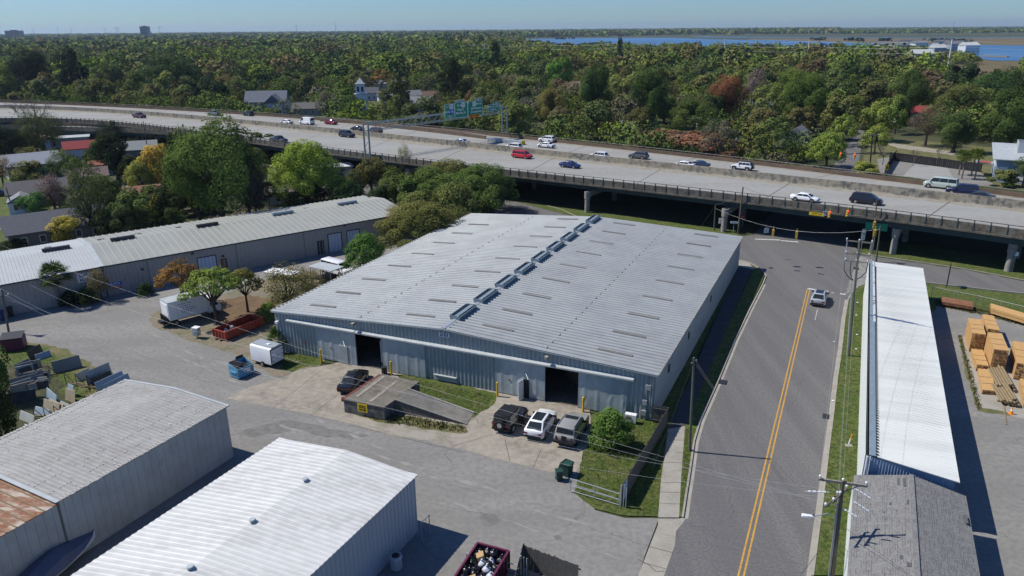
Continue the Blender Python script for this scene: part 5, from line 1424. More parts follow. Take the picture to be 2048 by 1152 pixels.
for k in range(16):
    mb=MB(); x,y=r.uniform(.5,2.6),lerp(ya,yb,r.uniform(.2,.8)); mb.bar((x,y,.4+r.random()*.2),(x+r.uniform(-.6,.6),y+r.uniform(-.4,.4),.6+r.random()*.3),.3,.05) if k % 2 else mb.blob((x,y,.5),(.2,.16,.14),6,4,jit=.2,rng=r)
    if k==0: big=MB()
    big.add(mb.v,mb.f)
o=big.build('debris_pile',M['signwhite'] if False else M['trimA'],sk)
o.parent=None; o.matrix_world=Matrix.Translation(sk.location) @ sk.rotation_euler.to_matrix().to_4x4(); tag(o,'pale debris pile lying in the orange-red skip','debris')
A,B,C,D=[G(*q,1.75) for q in ((1017,1101),(953,1088),(986,1152),(908,1152))]
A.z=B.z=C.z=0
ux=(C - A).normalized(); uy=(B - A).normalized()
sk2,ya,yb=skip('maroon skip full of black rubbish bags at the bottom edge',A,ux,uy,5.6,(B - A).length,1.7,'maroon')
M['bag']=mat('bin_bag',(.012,.012,.014),.22,spec=.6,bump=(5,.08),coord='obj'); M['bagw']=mat('pale_bag',(.5,.53,.6),.35,bump=(5,.08),coord='obj')
M['card']=mat('cardboard',(.42,.28,.14),.8)
Ms=Matrix.Translation(sk2.location) @ sk2.rotation_euler.to_matrix().to_4x4()
for k in range(34):
    x,y=.4+(k // 4)*.52+r.uniform(-.15,.15),lerp(ya,yb,.14+.24*(k % 4))+r.uniform(-.1,.1)
    mb=MB(); mb.blob((0,0,0),(r.uniform(.25,.36),r.uniform(.25,.34),r.uniform(.22,.32)),9,6,jit=.12,rng=r); mb.tube((0,0,.24),(.04,0,.4),.05,.08,6)
    pale=k in (9,14,19,6)
    o=mb.build('rubbish_bag',M['bagw' if pale else 'bag'],None,loc=(0,0,0),smooth=True)
    o.matrix_world=Ms @ Matrix.Translation((x,y,1.15+r.uniform(0,.3)+.1*(k % 3==1))) @ Matrix.Rotation(r.uniform(0,6),4,'Z')
    tag(o,('pale grey rubbish bag among the black bags in the maroon skip' if pale else 'shiny black rubbish bag heaped in the maroon skip'),'bag','pale bags in the maroon skip' if pale else 'black bags in the maroon skip')
for k,(x,y,lb) in enumerate(((1.05,.3,'brown cardboard box lying on the bags near the far end of the maroon skip'),(3.3,.5,'brown cardboard box near the bottom edge of the picture in the maroon skip'))):
    o=MB(); o.box((0,0,0),(.55,.5,.3)); o=o.build('cardboard_box',M['card'],None,loc=(0,0,0)); o.matrix_world=Ms @ Matrix.Translation((x,lerp(ya,yb,y),1.62)) @ Matrix.Rotation(.5,4,'Z') @ Matrix.Rotation(.3,4,'X'); tag(o,lb,'box')
# maroon dumpster with grey lid at the left edge
A,B,D,C=para((24,695),(-6,690),(46,690)); ux=(C - A).normalized()
dp2=thing('dumpster','dark maroon dumpster with grey lid at the left edge by the utility pole','dumpster',tuple(G(27,703)),.35)
mb=MB(); wallbox(mb,-1.1,0,1.1,1.6,.1,1.55); mb.box((0,.8,.2),(2.2,1.6,.1)); mb.build('bin',M['maroon'],dp2)
mb=MB(); mb.bar((0,-.05,1.56),(0,1.65,1.85),2.3,.08); mb.build('lid',M['darkmetal'],dp2)
mb=MB()
for k in range(6): mb.box((-1.0+k*.4,-.04,.85),(.08,.06,1.4))
mb.build('ribs',M['maroon'],dp2)
# wheelie carts
def cart(label,px,h,m,rz,lid=True,w=.62):
    t=thing('wheelie_bin',label,'bin',tuple(G(*px)),rz)
    mb=MB(); a=w / 2
    mb.hexa([(-a*.8,-a*.8,.06),(a*.8,-a*.8,.06),(a*.8,a*.8,.06),(-a*.8,a*.8,.06),(-a,-a,h),(a,-a,h),(a,a,h),(-a,a,h)]); mb.build('bin',m,t)
    mb=MB()
    if lid: mb.hexa([(-a - .03,-a - .05,h+.005),(a+.03,-a - .05,h+.005),(a+.03,a+.05,h+.005),(-a - .03,a+.05,h+.005),(-a,-a,h+.1),(a,-a,h+.1),(a,a,h+.12),(-a,a,h+.12)])
    else: wallbox(mb,-a - .02,-a - .02,a+.02,a+.02,h - .04,h+.06,.05); mb.bar((-a,a+.05,h),(a,a+.05,h),.04,.04); mb.bar((0,a+.06,h),(0,a+.3,h - .75),w,.04)
    mb.build('lid',m,t)
    for s in (-1,1):
        mb=MB(); mb.tube((s*a*.8 - .03,a*.85,.11),(s*a*.8+.03,a*.85,.11),.11,.11,12); mb.build('wheel',M['black'],t)
cart('larger dark green wheelie bin with its lid hanging open by the silver gate',(1134,950),1.15,M['bingreen'],.9,lid=False,w=.78)
cart('smaller closed green wheelie bin on the driveway left of the larger one',(1118,960),.85,M['bingreen'],.2,w=.55)
cart('dark blue wheelie bin at the left edge in front of the roller door',(8,640),1.2,M['navy'],.6)
cart('black wheelie bin beside the blue one in front of the left roller door',(23,633),1.2,M['black'],.6)
# silver utility pedestal
p=G(395,676); t=thing('utility_pedestal','pale grey post box-like utility cabinet between the box truck and the orange-red skip','utility cabinet',tuple(p),-.3)
mb=MB(); mb.box((0,0,.85),(.7,.6,.9)); mb.tube((0,0,0),(0,0,.5),.1,.1); mb.build('cabinet',M['steel'],t); mb=MB(); mb.box((0,0,1.36),(.85,.75,.12)); mb.build('lid',M['whitep'],t); mb=MB(); mb.box((.0,-.31,.95),(.4,.03,.2)); mb.build('plate',M['whitep'],t)
# air conditioner by the warehouse corner
p=G(1261,846); t=thing('air_conditioner','white outdoor air conditioning unit standing by the front right corner of the warehouse','air conditioner',tuple(p+Vector((0,0,.05))),math.radians(-23))
mb=MB(); mb.box((0,0,.52),(1.05,.5,.8)); mb.build('case',M['whitep'],t); mb=MB()
mb.tube((-.15,-.26,.52),(-.15,-.27,.52),.32,.32,20); fg=mb.build('fan_grille',M['darkmetal'],t); mb=MB()
for rr in (.1,.2,.3): 
    for k in range(20): mb.tube((-.15+rr*math.cos(k*PI / 10),-.28,.52+rr*math.sin(k*PI / 10)),(-.15+rr*math.cos((k+1)*PI / 10),-.28,.52+rr*math.sin((k+1)*PI / 10)),.01,.01,4)
sub(mb.build('guard_wires',M['whitep'],t),fg); mb=MB(); mb.box((-.35,0,.06),(.08,.5,.12)); mb.box((.35,0,.06),(.08,.5,.12)); mb.build('foot',M['steel'],t)
# round condenser by the shed wall
p=G(793,1136); t=thing('air_conditioner','round-topped grey condenser in the shade beside the white-roofed shed','air conditioner',tuple(p))
mb=MB(); mb.tube((0,0,.05),(0,0,.95),.42,.42,8); mb.build('case',M['wallD'],t); mb=MB(); mb.tube((0,0,.95),(0,0,1.05),.48,.44,8); mb.build('top',M['steel'],t); mb=MB(); mb.tube((0,0,1.04),(0,0,1.07),.28,.28,16); mb.build('fan_grille',M['black'],t)
# covered boat
A=G(70,1190); B=G(196,1083); hd=math.atan2(B.y - A.y,B.x - A.x); Lb=6.5
bo=thing('covered_boat','boat under dark blue-grey tarpaulin standing between the two sheds','boat',tuple(B - Vector((math.cos(hd),math.sin(hd),0))*Lb),hd)
st=[(0,.95,.9,1.3),(1.5,1.1,.8,1.75),(3.0,1.1,.8,2.0),(4.5,.95,.85,1.6),(5.7,.55,.95,1.35),(6.4,.12,1.1,1.25)]
mb=MB(); vs=[]
for x,w_,zl_,zt_ in st: vs+=[(x,-w_,zl_+.25),(x,-w_*.75,lerp(zl_,zt_,.75)),(x,0,zt_),(x,w_*.75,lerp(zl_,zt_,.75)),(x,w_,zl_+.25)]
fs=[(i*5+j,(i+1)*5+j,(i+1)*5+j+1,i*5+j+1) for i in range(5) for j in range(4)]+[(0,1,2,3,4)[::-1]]
mb.add(vs,fs); mb.build('tarpaulin',mat('tarpaulin',(.10,.115,.17),.6,bump=(2,.1)),bo)
mb=MB(); vs=[]
for x,w_,zl_,zt_ in st: vs+=[(x,-w_,zl_+.27),(x,-w_*.6,.55),(x,0,.4),(x,w_*.6,.55),(x,w_,zl_+.27)]
mb.add(vs,fs); mb.build('hull',M['whitep'],bo)
mb=MB(); mb.bar((.5,-.5,.35),(7.4,0,.4),.08,.1); mb.bar((.5,.5,.35),(7.4,0,.4),.08,.1); mb.tube((7.0,0,0),(7.0,0,.9),.05); mb.box((6.6,0,.9),(.4,.3,.5)); mb.build('trailer_frame',M['steel'],bo)
for s in (-1,1):
    mb=MB(); mb.tube((2,s*.95,.3),(2,s*1.15,.3),.3,.3,14); mb.build('wheel',M['tyre'],bo)
# stone slab yard --------------------------------------------------------------------------
M['stone_pale']=mat('stone_pale',(.36,.38,.36),.5,n1=(1.2,6,.7,(.26,.28,.27)),n2=(8,4,.4,(.45,.46,.44))); M['stone_speckle']=mat('stone_speckled',(.24,.25,.25),.6,n1=(12,4,.8,(.14,.145,.15))); M['stone_dark']=mat('stone_dark',(.035,.033,.032),.35,n1=(2,5,.5,(.07,.065,.06))); M['stone_cream']=mat('stone_cream',(.42,.36,.26),.6,n1=(1.5,6,.6,(.32,.27,.2))); M['stone_blue']=mat('stone_bluish',(.30,.38,.45),.5,n1=(1.5,6,.6,(.24,.3,.37)))
def stone(px0,px1,h,m,label,lean=.25,cat='stone slab',group=None,th=.05,z=0.0):
    a,b=G(*px0),G(*px1); d=(b - a).normalized(); o=Vector((-d.y,d.x,0))
    if o.y < 0: o=-o
    r_=random.Random(int(px0[0]*7+px0[1])); L=(b - a).length
    top=a+o*lean; topb=b+o*lean
    v=[a,b,b+o*th,a+o*th,a+o*lean+Vector((0,0,h*r_.uniform(.92,1))),b+o*lean - d*L*r_.uniform(0,.06)+Vector((0,0,h)),b+o*(lean+th) - d*L*r_.uniform(0,.04)+Vector((0,0,h)),a+o*(lean+th)+Vector((0,0,h))]
    for q in v: q.z+=z
    o_=MB().hexa(v).build('stone_slab',M[m],None,world=True); return tag(o_,label,cat,group)
gS='stone slabs stored upright in the yard'
for a,b,h,m,lb in [((108,748),(165,733),1.35,'stone_speckle','big speckled grey slab standing alone beside the lot, left of centre of the yard'),
    ((176,772),(226,750),1.5,'stone_pale','tall pale slab nearest the lot behind the two black-framed slabs'),
    ((186,774),(226,757),.9,'stone_dark','low black slab with pale patches leaning on the tall pale slab'),
    ((196,786),(252,760),1.1,'stone_blue','long bluish slab with a chipped top edge by the grey shed roof'),
    ((205,790),(262,763),.95,'stone_blue','bluish slab right in front of the chipped long one, nearest the grey shed roof'),
    ((158,764),(184,751),.9,'stone_pale','small green-tinted slab left of the tall pale slab'),
    ((62,722),(88,705),1.1,'stone_dark','black slab leaning at the top of the yard near the maroon dumpster'),
    ((74,722),(104,712),.7,'stone_blue','pale blue slab lying in front of the black one at the top of the yard')]:
    stone(a,b,h,m,lb)
rr=random.Random(8)
rows=[((38,742),(76,733),1.1,7),((44,760),(92,750),1.0,6),((30,778),(84,768),1.0,5),((60,775),(104,765),.9,5),((28,800),(76,790),.9,4)]
for i,(a,b,h,n) in enumerate(rows):
    for k in range(n):
        m=rr.choice(['stone_pale','stone_speckle','stone_cream','stone_speckle','stone_dark','stone_dark','stone_cream'])
        dx,dy=rr.uniform(-9,9),k*2.6+rr.uniform(-2,2)
        ord_=['back','second','third','fourth','fifth','sixth','seventh'][k]
        rw_=['the topmost rack','the second rack from the top','the rack under the hedge','the middle rack','the lowest rack'][i]
        stone((a[0]+dx,a[1]+dy),(b[0]+dx+rr.uniform(-14,8),b[1]+dy+rr.uniform(-5,5)),h*rr.uniform(.55,1.1),m,'%s slab, %s in %s of the stone yard' % ({'stone_pale': 'pale grey','stone_speckle': 'speckled grey','stone_cream': 'cream','stone_dark': 'dark'}[m],ord_,rw_),.3,group=gS)
for k,(a,b,m,h) in enumerate([((92,800),(112,818),'stone_blue',1.3),((86,818),(118,828),'stone_cream',1.0),((96,816),(130,832),'stone_cream',.9),((104,812),(138,828),'stone_pale',.8),((130,800),(150,806),'stone_cream',1.2),((134,790),(146,796),'stone_blue',1.2),((38,838),(66,850),'stone_pale',.8),((68,828),(98,836),'stone_blue',.7),((44,862),(72,872),'signwhite',.6)]):
    stone(a,b,h,m,['tall bluish slab tilted left at the foot of the yard','cream slab left of a paler cream one at the foot of the yard','cream slab with dark mark at the foot of the yard','pale slab closest to the grey shed eave','upright cream slab in the right rack of the yard','bluish slab behind the upright cream one','pale slab under the hedge at the lower left','low blue-grey slab in front of the dark rack','white sheet under the hedge beside the grey shed eave'][k],.3)
def rack(label,px0,px1,n=3,h=1.5):
    a,b=G(*px0),G(*px1); t=thing('slab_rack',label,'rack',tuple((a+b) / 2)); mb=MB()
    for k in range(n):
        p=a.lerp(b,k / (n - 1)); mb.tube(p,p+Vector((0,0,h)),.035); mb.tube(p+Vector((.5,.5,0)),p+Vector((0,0,h)),.03)
    mb.build('uprights',M['darkmetal'],t,world=True); mb=MB(); mb.bar(a+Vector((0,0,.25)),b+Vector((0,0,.25)),.1,.12); mb.bar(a+Vector((.4,.4,.1)),b+Vector((.4,.4,.1)),.1,.1); mb.build('rails',M['oldwood'],t,world=True)
rack('wooden-railed slab rack with dark uprights running down the middle of the yard',(133,770),(200,780),4); rack('slab rack behind the pale slabs at the left of the yard',(20,770),(100,752),4,1.2); rack('slab rack beside the grey shed eave at the foot of the yard',(70,838),(132,832),4,1.2)
for k in range(1): pass
# ---------------------------------------------------------------- lumber yard
def stack(label,a,b,c,z0,z1,m='lumber',nm='lumber_stack',bands=True,layers=4):
    "long side a->b, short side a->c"
    A,B,C=G(*a),G(*b),G(*c); D=B+C - A
    ux,uy=(B - A).normalized(),(C - A).normalized(); L,W=(B - A).length,(C - A).length
    t=thing(nm,label,'lumber',tuple(A)); r_=random.Random(int(a[0]+a[1]))
    n=max(4,int(W / .16)); mb=MB(); nl=layers
    for j in range(nl):
        za,zb_=lerp(z0,z1,j / nl)+.03,lerp(z0,z1,(j+1) / nl) - .025
        if j==nl - 1:
            for i in range(n):
                s=r_.uniform(-.05,.05); p=A+uy*(W*(i+.5) / n)+ux*s; q=p+ux*(L+r_.uniform(-.06,.06))
                mb.bar(Vector((p.x,p.y,(za+zb_) / 2)),Vector((q.x,q.y,(za+zb_) / 2+r_.uniform(-.01,.01))),W / n*.93,zb_ - za)
        else:
            mb.hexa([Vector((v.x,v.y,za)) for v in (A,B,D,C)]+[Vector((v.x,v.y,zb_)) for v in (A,B,D,C)])
    mb.build('boards',M[m],t,world=True)
    mb=MB()
    for s in (.01,):
        for e0,e1 in ((A,C),(B,D)):
            o=ux*(-.012 if e0 is A else .012)
            for j in range(nl):
                for i in range(n):
                    if r_.random() < .45: p=e0.lerp(e1,(i+.5) / n)+o; mb.box((p.x,p.y,lerp(z0,z1,(j+.5) / nl)),(.1,.1,(z1 - z0) / nl*.6),math.atan2(ux.y,ux.x))
    mb.build('board_ends',M['lumberend'],t,world=True)
    mb=MB()
    for s in (.2,.5,.8):
        for j in range(nl): p,q=A.lerp(B,s),C.lerp(D,s); mb.bar(Vector((p.x,p.y,lerp(z0,z1,j / nl))),Vector((q.x,q.y,lerp(z0,z1,j / nl))),.09,.06)
    if bands:
        for s in (.3,.6): p,q=A.lerp(B,s),C.lerp(D,s); mb.bar(Vector((p.x,p.y,z1+.0)),Vector((q.x,q.y,z1+.0)),.04,.02)
    mb.build('bearers',M['oldwood'],t,world=True)
    return t
# front-left corner a, back-left corner b, front-right c  (ground pixels)
stack('tall fresh lumber stack at the back left of the yard slab',(1937,703),(1929,672),(1964,706),0,2.3)
stack('tall fresh lumber stack right behind the back left stack',(1968,690),(1958,660),(1992,694),0,2.1)
stack('tallest fresh lumber stack in the middle of the yard slab',(1978,742),(1966,706),(2008,746),0,2.6,layers=6)
stack('low fresh lumber stack in front of the tall back left stack',(1951,742),(1940,710),(1975,745),0,.8,layers=2)
stack('low fresh lumber stack nearest the street at the front',(1963,788),(1954,745),(1990,790),0,.5,layers=2)
stack('lattice-topped lumber stack at the right edge of the yard',(2026,758),(2018,712),(2056,764),0,1.9,layers=6)
stack('fresh lumber stack cut by the right edge beside the cone',(2046,815),(2036,770),(2075,820),0,.8,layers=2)
def logs(label,a,b,n,rad,h0=.25,m='oldwood'):
    A,B=G(*a),G(*b); d=(B - A).normalized(); o=Vector((-d.y,d.x,0)); t=thing('timber_pile',label,'timber',tuple(A)); mb=MB(); r_=random.Random(n+int(a[0]))
    for k in range(n):
        row=k // 6; i=k % 6; p=A+o*((i - 2.5)*rad*2.1+row*rad)+d*r_.uniform(-.3,.3)+Vector((0,0,h0+row*rad*1.8))
        mb.tube(p,p+d*((B - A).length+r_.uniform(-.4,.4)),rad*r_.uniform(.8,1.05),rad*.9,8)
    mb.build('logs',M[m],t,world=True); mb=MB()
    for s in (.2,.8): p=A.lerp(B,s); mb.bar(p - o*rad*7+Vector((0,0,.08)),p+o*rad*7+Vector((0,0,.08)),.2,.16)
    mb.build('bearers',M['lumberend'],t,world=True)
logs('pile of old round timbers leaning beside the tall middle stack',(2012,782),(1990,742),14,.13); logs('pile of old round timbers in front, beside the orange cone',(2020,812),(2000,780),14,.13)
stack('long yellow beams on bearers at the top right of the yard by the fence',(1980,632),(2110,672),(1978,622),.35,1.1,'lumber','beam_stack',False,2)
stack('long dark beams with one rusty beam lying at the top left of the yard',(1882,614),(1944,625),(1882,604),.35,.8,'rust','beam_stack',False,2)
A,B=G(2006,796),G(2012,850); o=MB(); o.bar(A+Vector((0,0,.05)),B+Vector((0,0,.05)),.1,.06); tag(o.build('loose_board',M['oldwood'],None,world=True),'single loose board lying on the slab left of the orange cone','board')
p=G(2022,828); t=thing('traffic_cone','orange traffic cone with white band beside the timber pile','cone',tuple(p)); mb=MB(); mb.tube((0,0,.03),(0,0,.72),.17,.03,14); mb.build('cone_body',M['signorange'],t); mb=MB(); mb.tube((0,0,.35),(0,0,.5),.113,.08,14); mb.build('band',M['signwhite'],t); mb=MB(); mb.box((0,0,.02),(.42,.42,.04)); mb.build('base',M['signorange'],t)
# white and orange marker with pad
p=G(1697,893); t=thing('marker_post','orange and white marker post on a small pad in the right verge','marker',tuple(p+Vector((0,0,.09)))); mb=MB(); mb.tube((.1,.25,0),(.2,.25,.55),.05); mb.build('white_base',M['signwhite'],t); mb=MB(); mb.tube((.2,.25,.55),(.26,.25,1.0),.05); mb.build('orange_top',M['signorange'],t); mb=MB(); mb.box((0,0,.02),(.6,.45,.04)); mb.build('pad',M['pier'],t)
r=random.Random(2)
for k,(x,y) in enumerate(((1715,607),(1712,632),(1714,671),(1668,684),(1667,802),(1649,985),(1712,700))):
    mb=MB(); mb.blob((0,0,.06),(.16,.1,.04),7,4,jit=.3,rng=r); p=G(x,y); tag(mb.build('litter',M['signwhite'],None,loc=(p.x,p.y,.07 if x > 1690 else .0)),'small white scrap of litter on the right side of the street','litter','white litter along the right verge')
# ================================================================ poles, wires, signals, signs
def ray_top(base,px,py,zs=(0.5,60)):
    best=None
    for k in range(600):
        z=lerp(zs[0],min(zs[1],CH - .5) if zs[1] < CH else CH - .5,k / 599)
        q=G(px,py,z); d=(Vector((q.x,q.y)) - Vector((base.x,base.y))).length
        if best is None or d < best[0]: best=(d,q)
    return best[1]
POLES={}
def pole(key,label,b,t,r=.15,m='brownwood',zb=0.0,topz=None,name='utility_pole',cat='utility pole',group=None):
    B=G(*b,zb); T_=ray_top(B,*t) if topz is None else G(t[0],t[1],topz)
    o=thing(name,label,cat,tuple(B),0,group)
    mb=MB(); mb.tube(B - Vector((0,0,.2)),T_,r,r*.68,12); mb.build('post',M[m],o,world=True,angle=40)
    POLES[key]=(o,B,T_); return o,B,T_
def crossarm(o,T_,d,h,L,off=0.0,w=.12,m='arm',ins=3,side=.0):
    d=Vector(d).normalized(); c=T_+Vector((0,0,h))+d*off; s=Vector((-d.y,d.x,0))*side
    mb=MB(); mb.bar(c - d*L / 2+s,c+d*L / 2+s,w*.8,w); ar=mb.build('crossarm',M[m],o,world=True)
    mb=MB(); pts=[]
    for k in range(ins):
        p=c+d*(L*(k / (ins - 1) - .5)*.94)+s+Vector((0,0,w / 2)); mb.tube(p,p+Vector((0,0,.08)),.03); mb.blob(p+Vector((0,0,.16)),(.09,.09,.1),8,5); pts.append(p+Vector((0,0,.24)))
    sub(mb.build('insulators',M['insul'],o,world=True),ar)
    return pts
def wire(a,b,sag=.5,r=.018,m='wire',n=14):
    pts=[a.lerp(b,k / n) - Vector((0,0,sag*4*(k / n)*(1 - k / n))) for k in range(n+1)]
    return pts,r,m
def wires(name,label,lst,m='wire',r=.018,group=None):
    for a,b,s in lst: mb=MB(); mb.path(wire(Vector(a),Vector(b),s)[0],r,5); tag(mb.build(name[:-1] if name[-1]=='s' else name,M[m],None,world=True),label,'cable',(group or label) if len(lst) > 1 else None)
sdir=Vector((.42,.907,0))  # along the street
cdir=Vector((.907,-.42,0))  # across it
o,B,T_=pole('big','tall weathered utility pole with two crossed crossarms and a street lamp at the bottom right',(1664,1158),(1686,962),.16,'brownwood')
T1=T_
a1=crossarm(o,T_,(1,-.30,0),-.12,2.9,w=.15); a2=crossarm(o,T_,(.75,.72,0),-1.0,2.1,off=-.15,w=.14,m='brownwood'); a2b=crossarm(o,T_,(.75,.72,0),-1.35,1.9,off=-.6,w=.12,m='brownwood',ins=2,side=.3)
mb=MB(); mb.bar(T_+Vector((-.9,.27,-.2)),T_+Vector((0,0,-.9)),.05,.05); mb.bar(T_+Vector((.9,-.27,-.2)),T_+Vector((0,0,-.9)),.05,.05); mb.build('braces',M['arm'],o,world=True)
mb=MB()
for s,e in (((.6,-.2,-.35),(1.7,-.75,-.9)),((.5,-.5,-1.1),(1.6,-1.0,-1.7)),((-.1,-.6,-1.6),(.8,-1.1,-2.0)),((-.7,.1,-.9),(-2.2,.3,-.95))):
    a,b=T_+Vector(s),T_+Vector(e); mb=MB()
    for k in range(4): p,q=a.lerp(b,.15+k*.2),a.lerp(b,.27+k*.2); mb.tube(p,q,.065,.065,8)
    mb.tube(a,b,.02,.02,5); mb.build('strain_insulator',M['insul'],o,world=True)
mb=MB()
for k in range(3): mb.tube(B.lerp(T_,.0)+Vector((-.2 - .05*k,-.05,0)),B.lerp(T_,.88 - k*.05)+Vector((-.16 - .05*k,-.05,0)),.025)
mb.build('riser_pipes',M['wirepale'],o,world=True)
q=G(1610,1031,8.2); h0=B.lerp(T_,.62)
la=thing('street_lamp','pale flat street lamp head on a curved arm reaching over the street','street lamp',tuple(h0)); zl_=h0.z+.5
q=G(1628,1033,zl_)
mb=MB(); mb.path([h0,h0.lerp(q,.5)+Vector((0,0,.35)),q],.035,8); mb.build('arm',M['steel'],la,world=True)
d=(G(1596,1029,zl_) - q).normalized(); mb=MB(); s=Vector((-d.y,d.x,0))
mb.hexa([q - s*.1 - Vector((0,0,.06)),q+d*.75 - s*.17 - Vector((0,0,.06)),q+d*.75+s*.17 - Vector((0,0,.06)),q+s*.1 - Vector((0,0,.06)),q - s*.08+Vector((0,0,.06)),q+d*.72 - s*.14+Vector((0,0,.05)),q+d*.72+s*.14+Vector((0,0,.05)),q+s*.08+Vector((0,0,.06))]); hd_=mb.build('lamp_head',M['whitep'],la,world=True)
mb=MB(); mb.tube(q+d*.05+Vector((0,0,.05)),q+d*.05+Vector((0,0,.16)),.06,.05,10); sub(mb.build('sensor',M['black'],la,world=True),hd_)
o,B,T_=pole('mid','tall utility pole with a stacked frame of pale crossarms beside the white roof',(1697,713),(1719,481),.16,'greenwood')
T2=T_
top=crossarm(o,T_,cdir,-.15,2.6,w=.12,ins=3); md_=crossarm(o,T_,cdir,-1.55,2.4,w=.1,ins=3); lw=crossarm(o,T_,cdir,-2.35,2.3,w=.09,ins=3)
mb=MB()
for s in (-1.15,1.15,.45 - 1):
    mb.tube(T_+cdir*s+Vector((0,0,-.15 if s !=-.55 else -1.5)),T_+cdir*s+Vector((0,0,-2.4)),.04)
mb.build('frame_bars',M['steel'],o,world=True)
mb=MB()
for s in (-1.15,1.15,-.5):
    mb.path([T_+cdir*s+Vector((0,0,-2.4)),T_+cdir*s*.95+Vector((0,0,-3.4)),T_+cdir*s*.6+Vector((0,0,-4.0)),T_+cdir*s*.1+Vector((0,0,-4.5))],.045,8)
mb.build('looped_cables',M['black'],o,world=True)
mb=MB(); mb.tube(B+Vector((-.2,0,0)),T_+Vector((-.15,0,-4.5)),.05); mb.build('riser_pipe',M['wirepale'],o,world=True)
wires('power_lines','pale power line running above the right verge between the two tall poles',[(a1[0],top[0],.8),(a1[1],top[1],.8),(a1[2],top[2],.8),(T1+Vector((0,0,-2.4)),T2+Vector((0,0,-5)),.7),(T1+Vector((0,0,-3.2)),T2+Vector((0,0,-5.6)),.7)],'wirepale',.006)
wires('power_lines','pale power line leaving the big pole towards the lower left across the driveway',[(a2[0],G(540,795,7.5),1.2),(a2[1],G(430,720,8),1.2),(a2b[0],G(0,490,8.5) ,1.0),(T1+Vector((0,0,-1.9)),G(0,530,8),1.2)],'wirepale',.0065)
wires('service_cables','dark cable falling from the big pole over the shingle roof',[(T1+Vector((.2,0,-3.2)),Vector((30,20,6)),.5),(T1+Vector((.2,0,-4.6)),Vector((28,20,4)),.5),(T1+Vector((-.2,0,-4)),Vector((9,26,7)),.5)],'wire',.013)
o,B,T_=pole('kerb','lone utility pole without crossarms standing on the left kerb strip of the street',(1379,903),(1388,715),.13,'greenwood')
T3=T_; mb=MB(); mb.blob(T_+Vector((.18,0,-.25)),(.09,.09,.09)); mb.blob(T_+Vector((-.15,0,-.5)),(.05,.05,.07)); mb.build('insulators',M['insul'],o,world=True); mb=MB()
for k in range(12): mb.tube(T_+Vector((.3*math.cos(k*PI / 6) - .05,0,-.4+.3*math.sin(k*PI / 6))),T_+Vector((.3*math.cos((k+1)*PI / 6) - .05,0,-.4+.3*math.sin((k+1)*PI / 6))),.018)
mb.build('cable_loop',M['black'],o,world=True)
wires('service_cables','thin dark cable fixed to the lone kerb pole',[(T3+Vector((0,0,-.3)),onF(LF - 1.0,4.2,.3),.3),(T3+Vector((0,0,-.4)),G(1300,950,.1),.05),(T3+Vector((.1,0,-.2)),G(1600,975,5.0),.6),(T3+Vector((.1,0,-.5)),T1+Vector((0,0,-4)),.6)],'wire',.009)
o,B,T_=pole('left','utility pole with white insulators at the left edge, beside the maroon dumpster',(18,668),(3,578),.14)
TL=T_; mb=MB(); mb.tube(T_+Vector((-.2,-.2,-.7)),T_+Vector((-.2,-.2,.0)),.22,.22,12); mb.build('transformer',M['steel'],o,world=True); crossarm(o,T_,(1,.3,0),-.9,1.2,ins=2)
wires('power_lines','pale cable crossing the left lot from the pole at the left edge',[(TL,G(560,800,6),1.0),(TL+Vector((0,0,-.6)),G(620,840,5.5),1.0),(TL+Vector((0,0,-1.2)),G(900,800,4.3),1.2),(G(60,570,7.5),G(500,745,7),.6)],'wirepale',.007)
# poles at the junction
o,B,T_=pole('j1','leaning grey utility pole at the back right corner of the warehouse',(1476,468),(1486,374),.17,'brownwood'); J1=T_; J1B=B
o,B,T_=pole('j2','short timber pole carrying the signal span wire behind the warehouse roof',(1428,462),(1431,410),.13,'greenwood'); J2=T_
o,B,T_=pole('j3','tall bare pole with two yellow signals across the junction from the warehouse',(1743,508),(1754,400),.13,'brownwood'); J3=T_; J3B=B
o,B,T_=pole('j4','short dark green pole right beside the green arrow sign at the junction',(1752,524),(1761,452),.15,'greenwood'); J4=T_
wires('span_wire','signal span wire crossing the junction below the two yellow signals',[(J2+Vector((0,0,-.6)),J4+Vector((0,0,-.5)),2.1)],'wirepale',.014)
wires('span_wire','dark wire strung along the bridge edge by the red signals',[(J1+Vector((0,0,-1.0)),J3+Vector((0,0,-.6)),1.0),(J2,G(1400,456),.05),(J1+Vector((0,0,-1)),J2,.3),(J1,G(1560,395,8),.3)],'wire',.022)
def signal(label,px,py,z,lit=False,group=None,facing=-1.7,n=3,red=False):
    "stacked traffic signal hanging with its centre at the pixel"
    c=G(px,py,z); t=thing('traffic_signal',label,'traffic light',tuple(c),facing,group)
    mb=MB()
    for k in range(n): mb.box((0,0,(k - (n - 1) / 2)*.36),(.30,.34,.33))
    mb.tube((0,0,n*.18),(0,0,n*.18+.5),.035); mb.build('housing',M['sigyellow'],t)
    for k in range(n):
        mb=MB(); zc=(k - (n - 1) / 2)*.36; mb.tube((.15,0,zc),(.17,0,zc),.12,.12,14); mb.build('lens',M['sigred'] if (lit and k==n - 1) else M['black'],t)
        mb=MB()
        for j in range(9):
            a=PI*(j - .0) / 8; b=PI*(j+1) / 8
            if j < 8: mb.bar((.25,.14*math.cos(a),zc+.14*math.sin(a)),(.25,.14*math.cos(b),zc+.14*math.sin(b)),.22,.015)
        mb.build('visor',M['sigyellow'] if not red or k < n - 1 else M['sigred'],t)
    return t
signal('yellow traffic light seen from behind, left one on the lower span wire',1546,466,5.2,facing=1.2,group='hanging traffic signals at the junction')
signal('yellow traffic light seen from behind, right one on the lower span wire',1593,470,5.0,facing=1.2,group='hanging traffic signals at the junction')
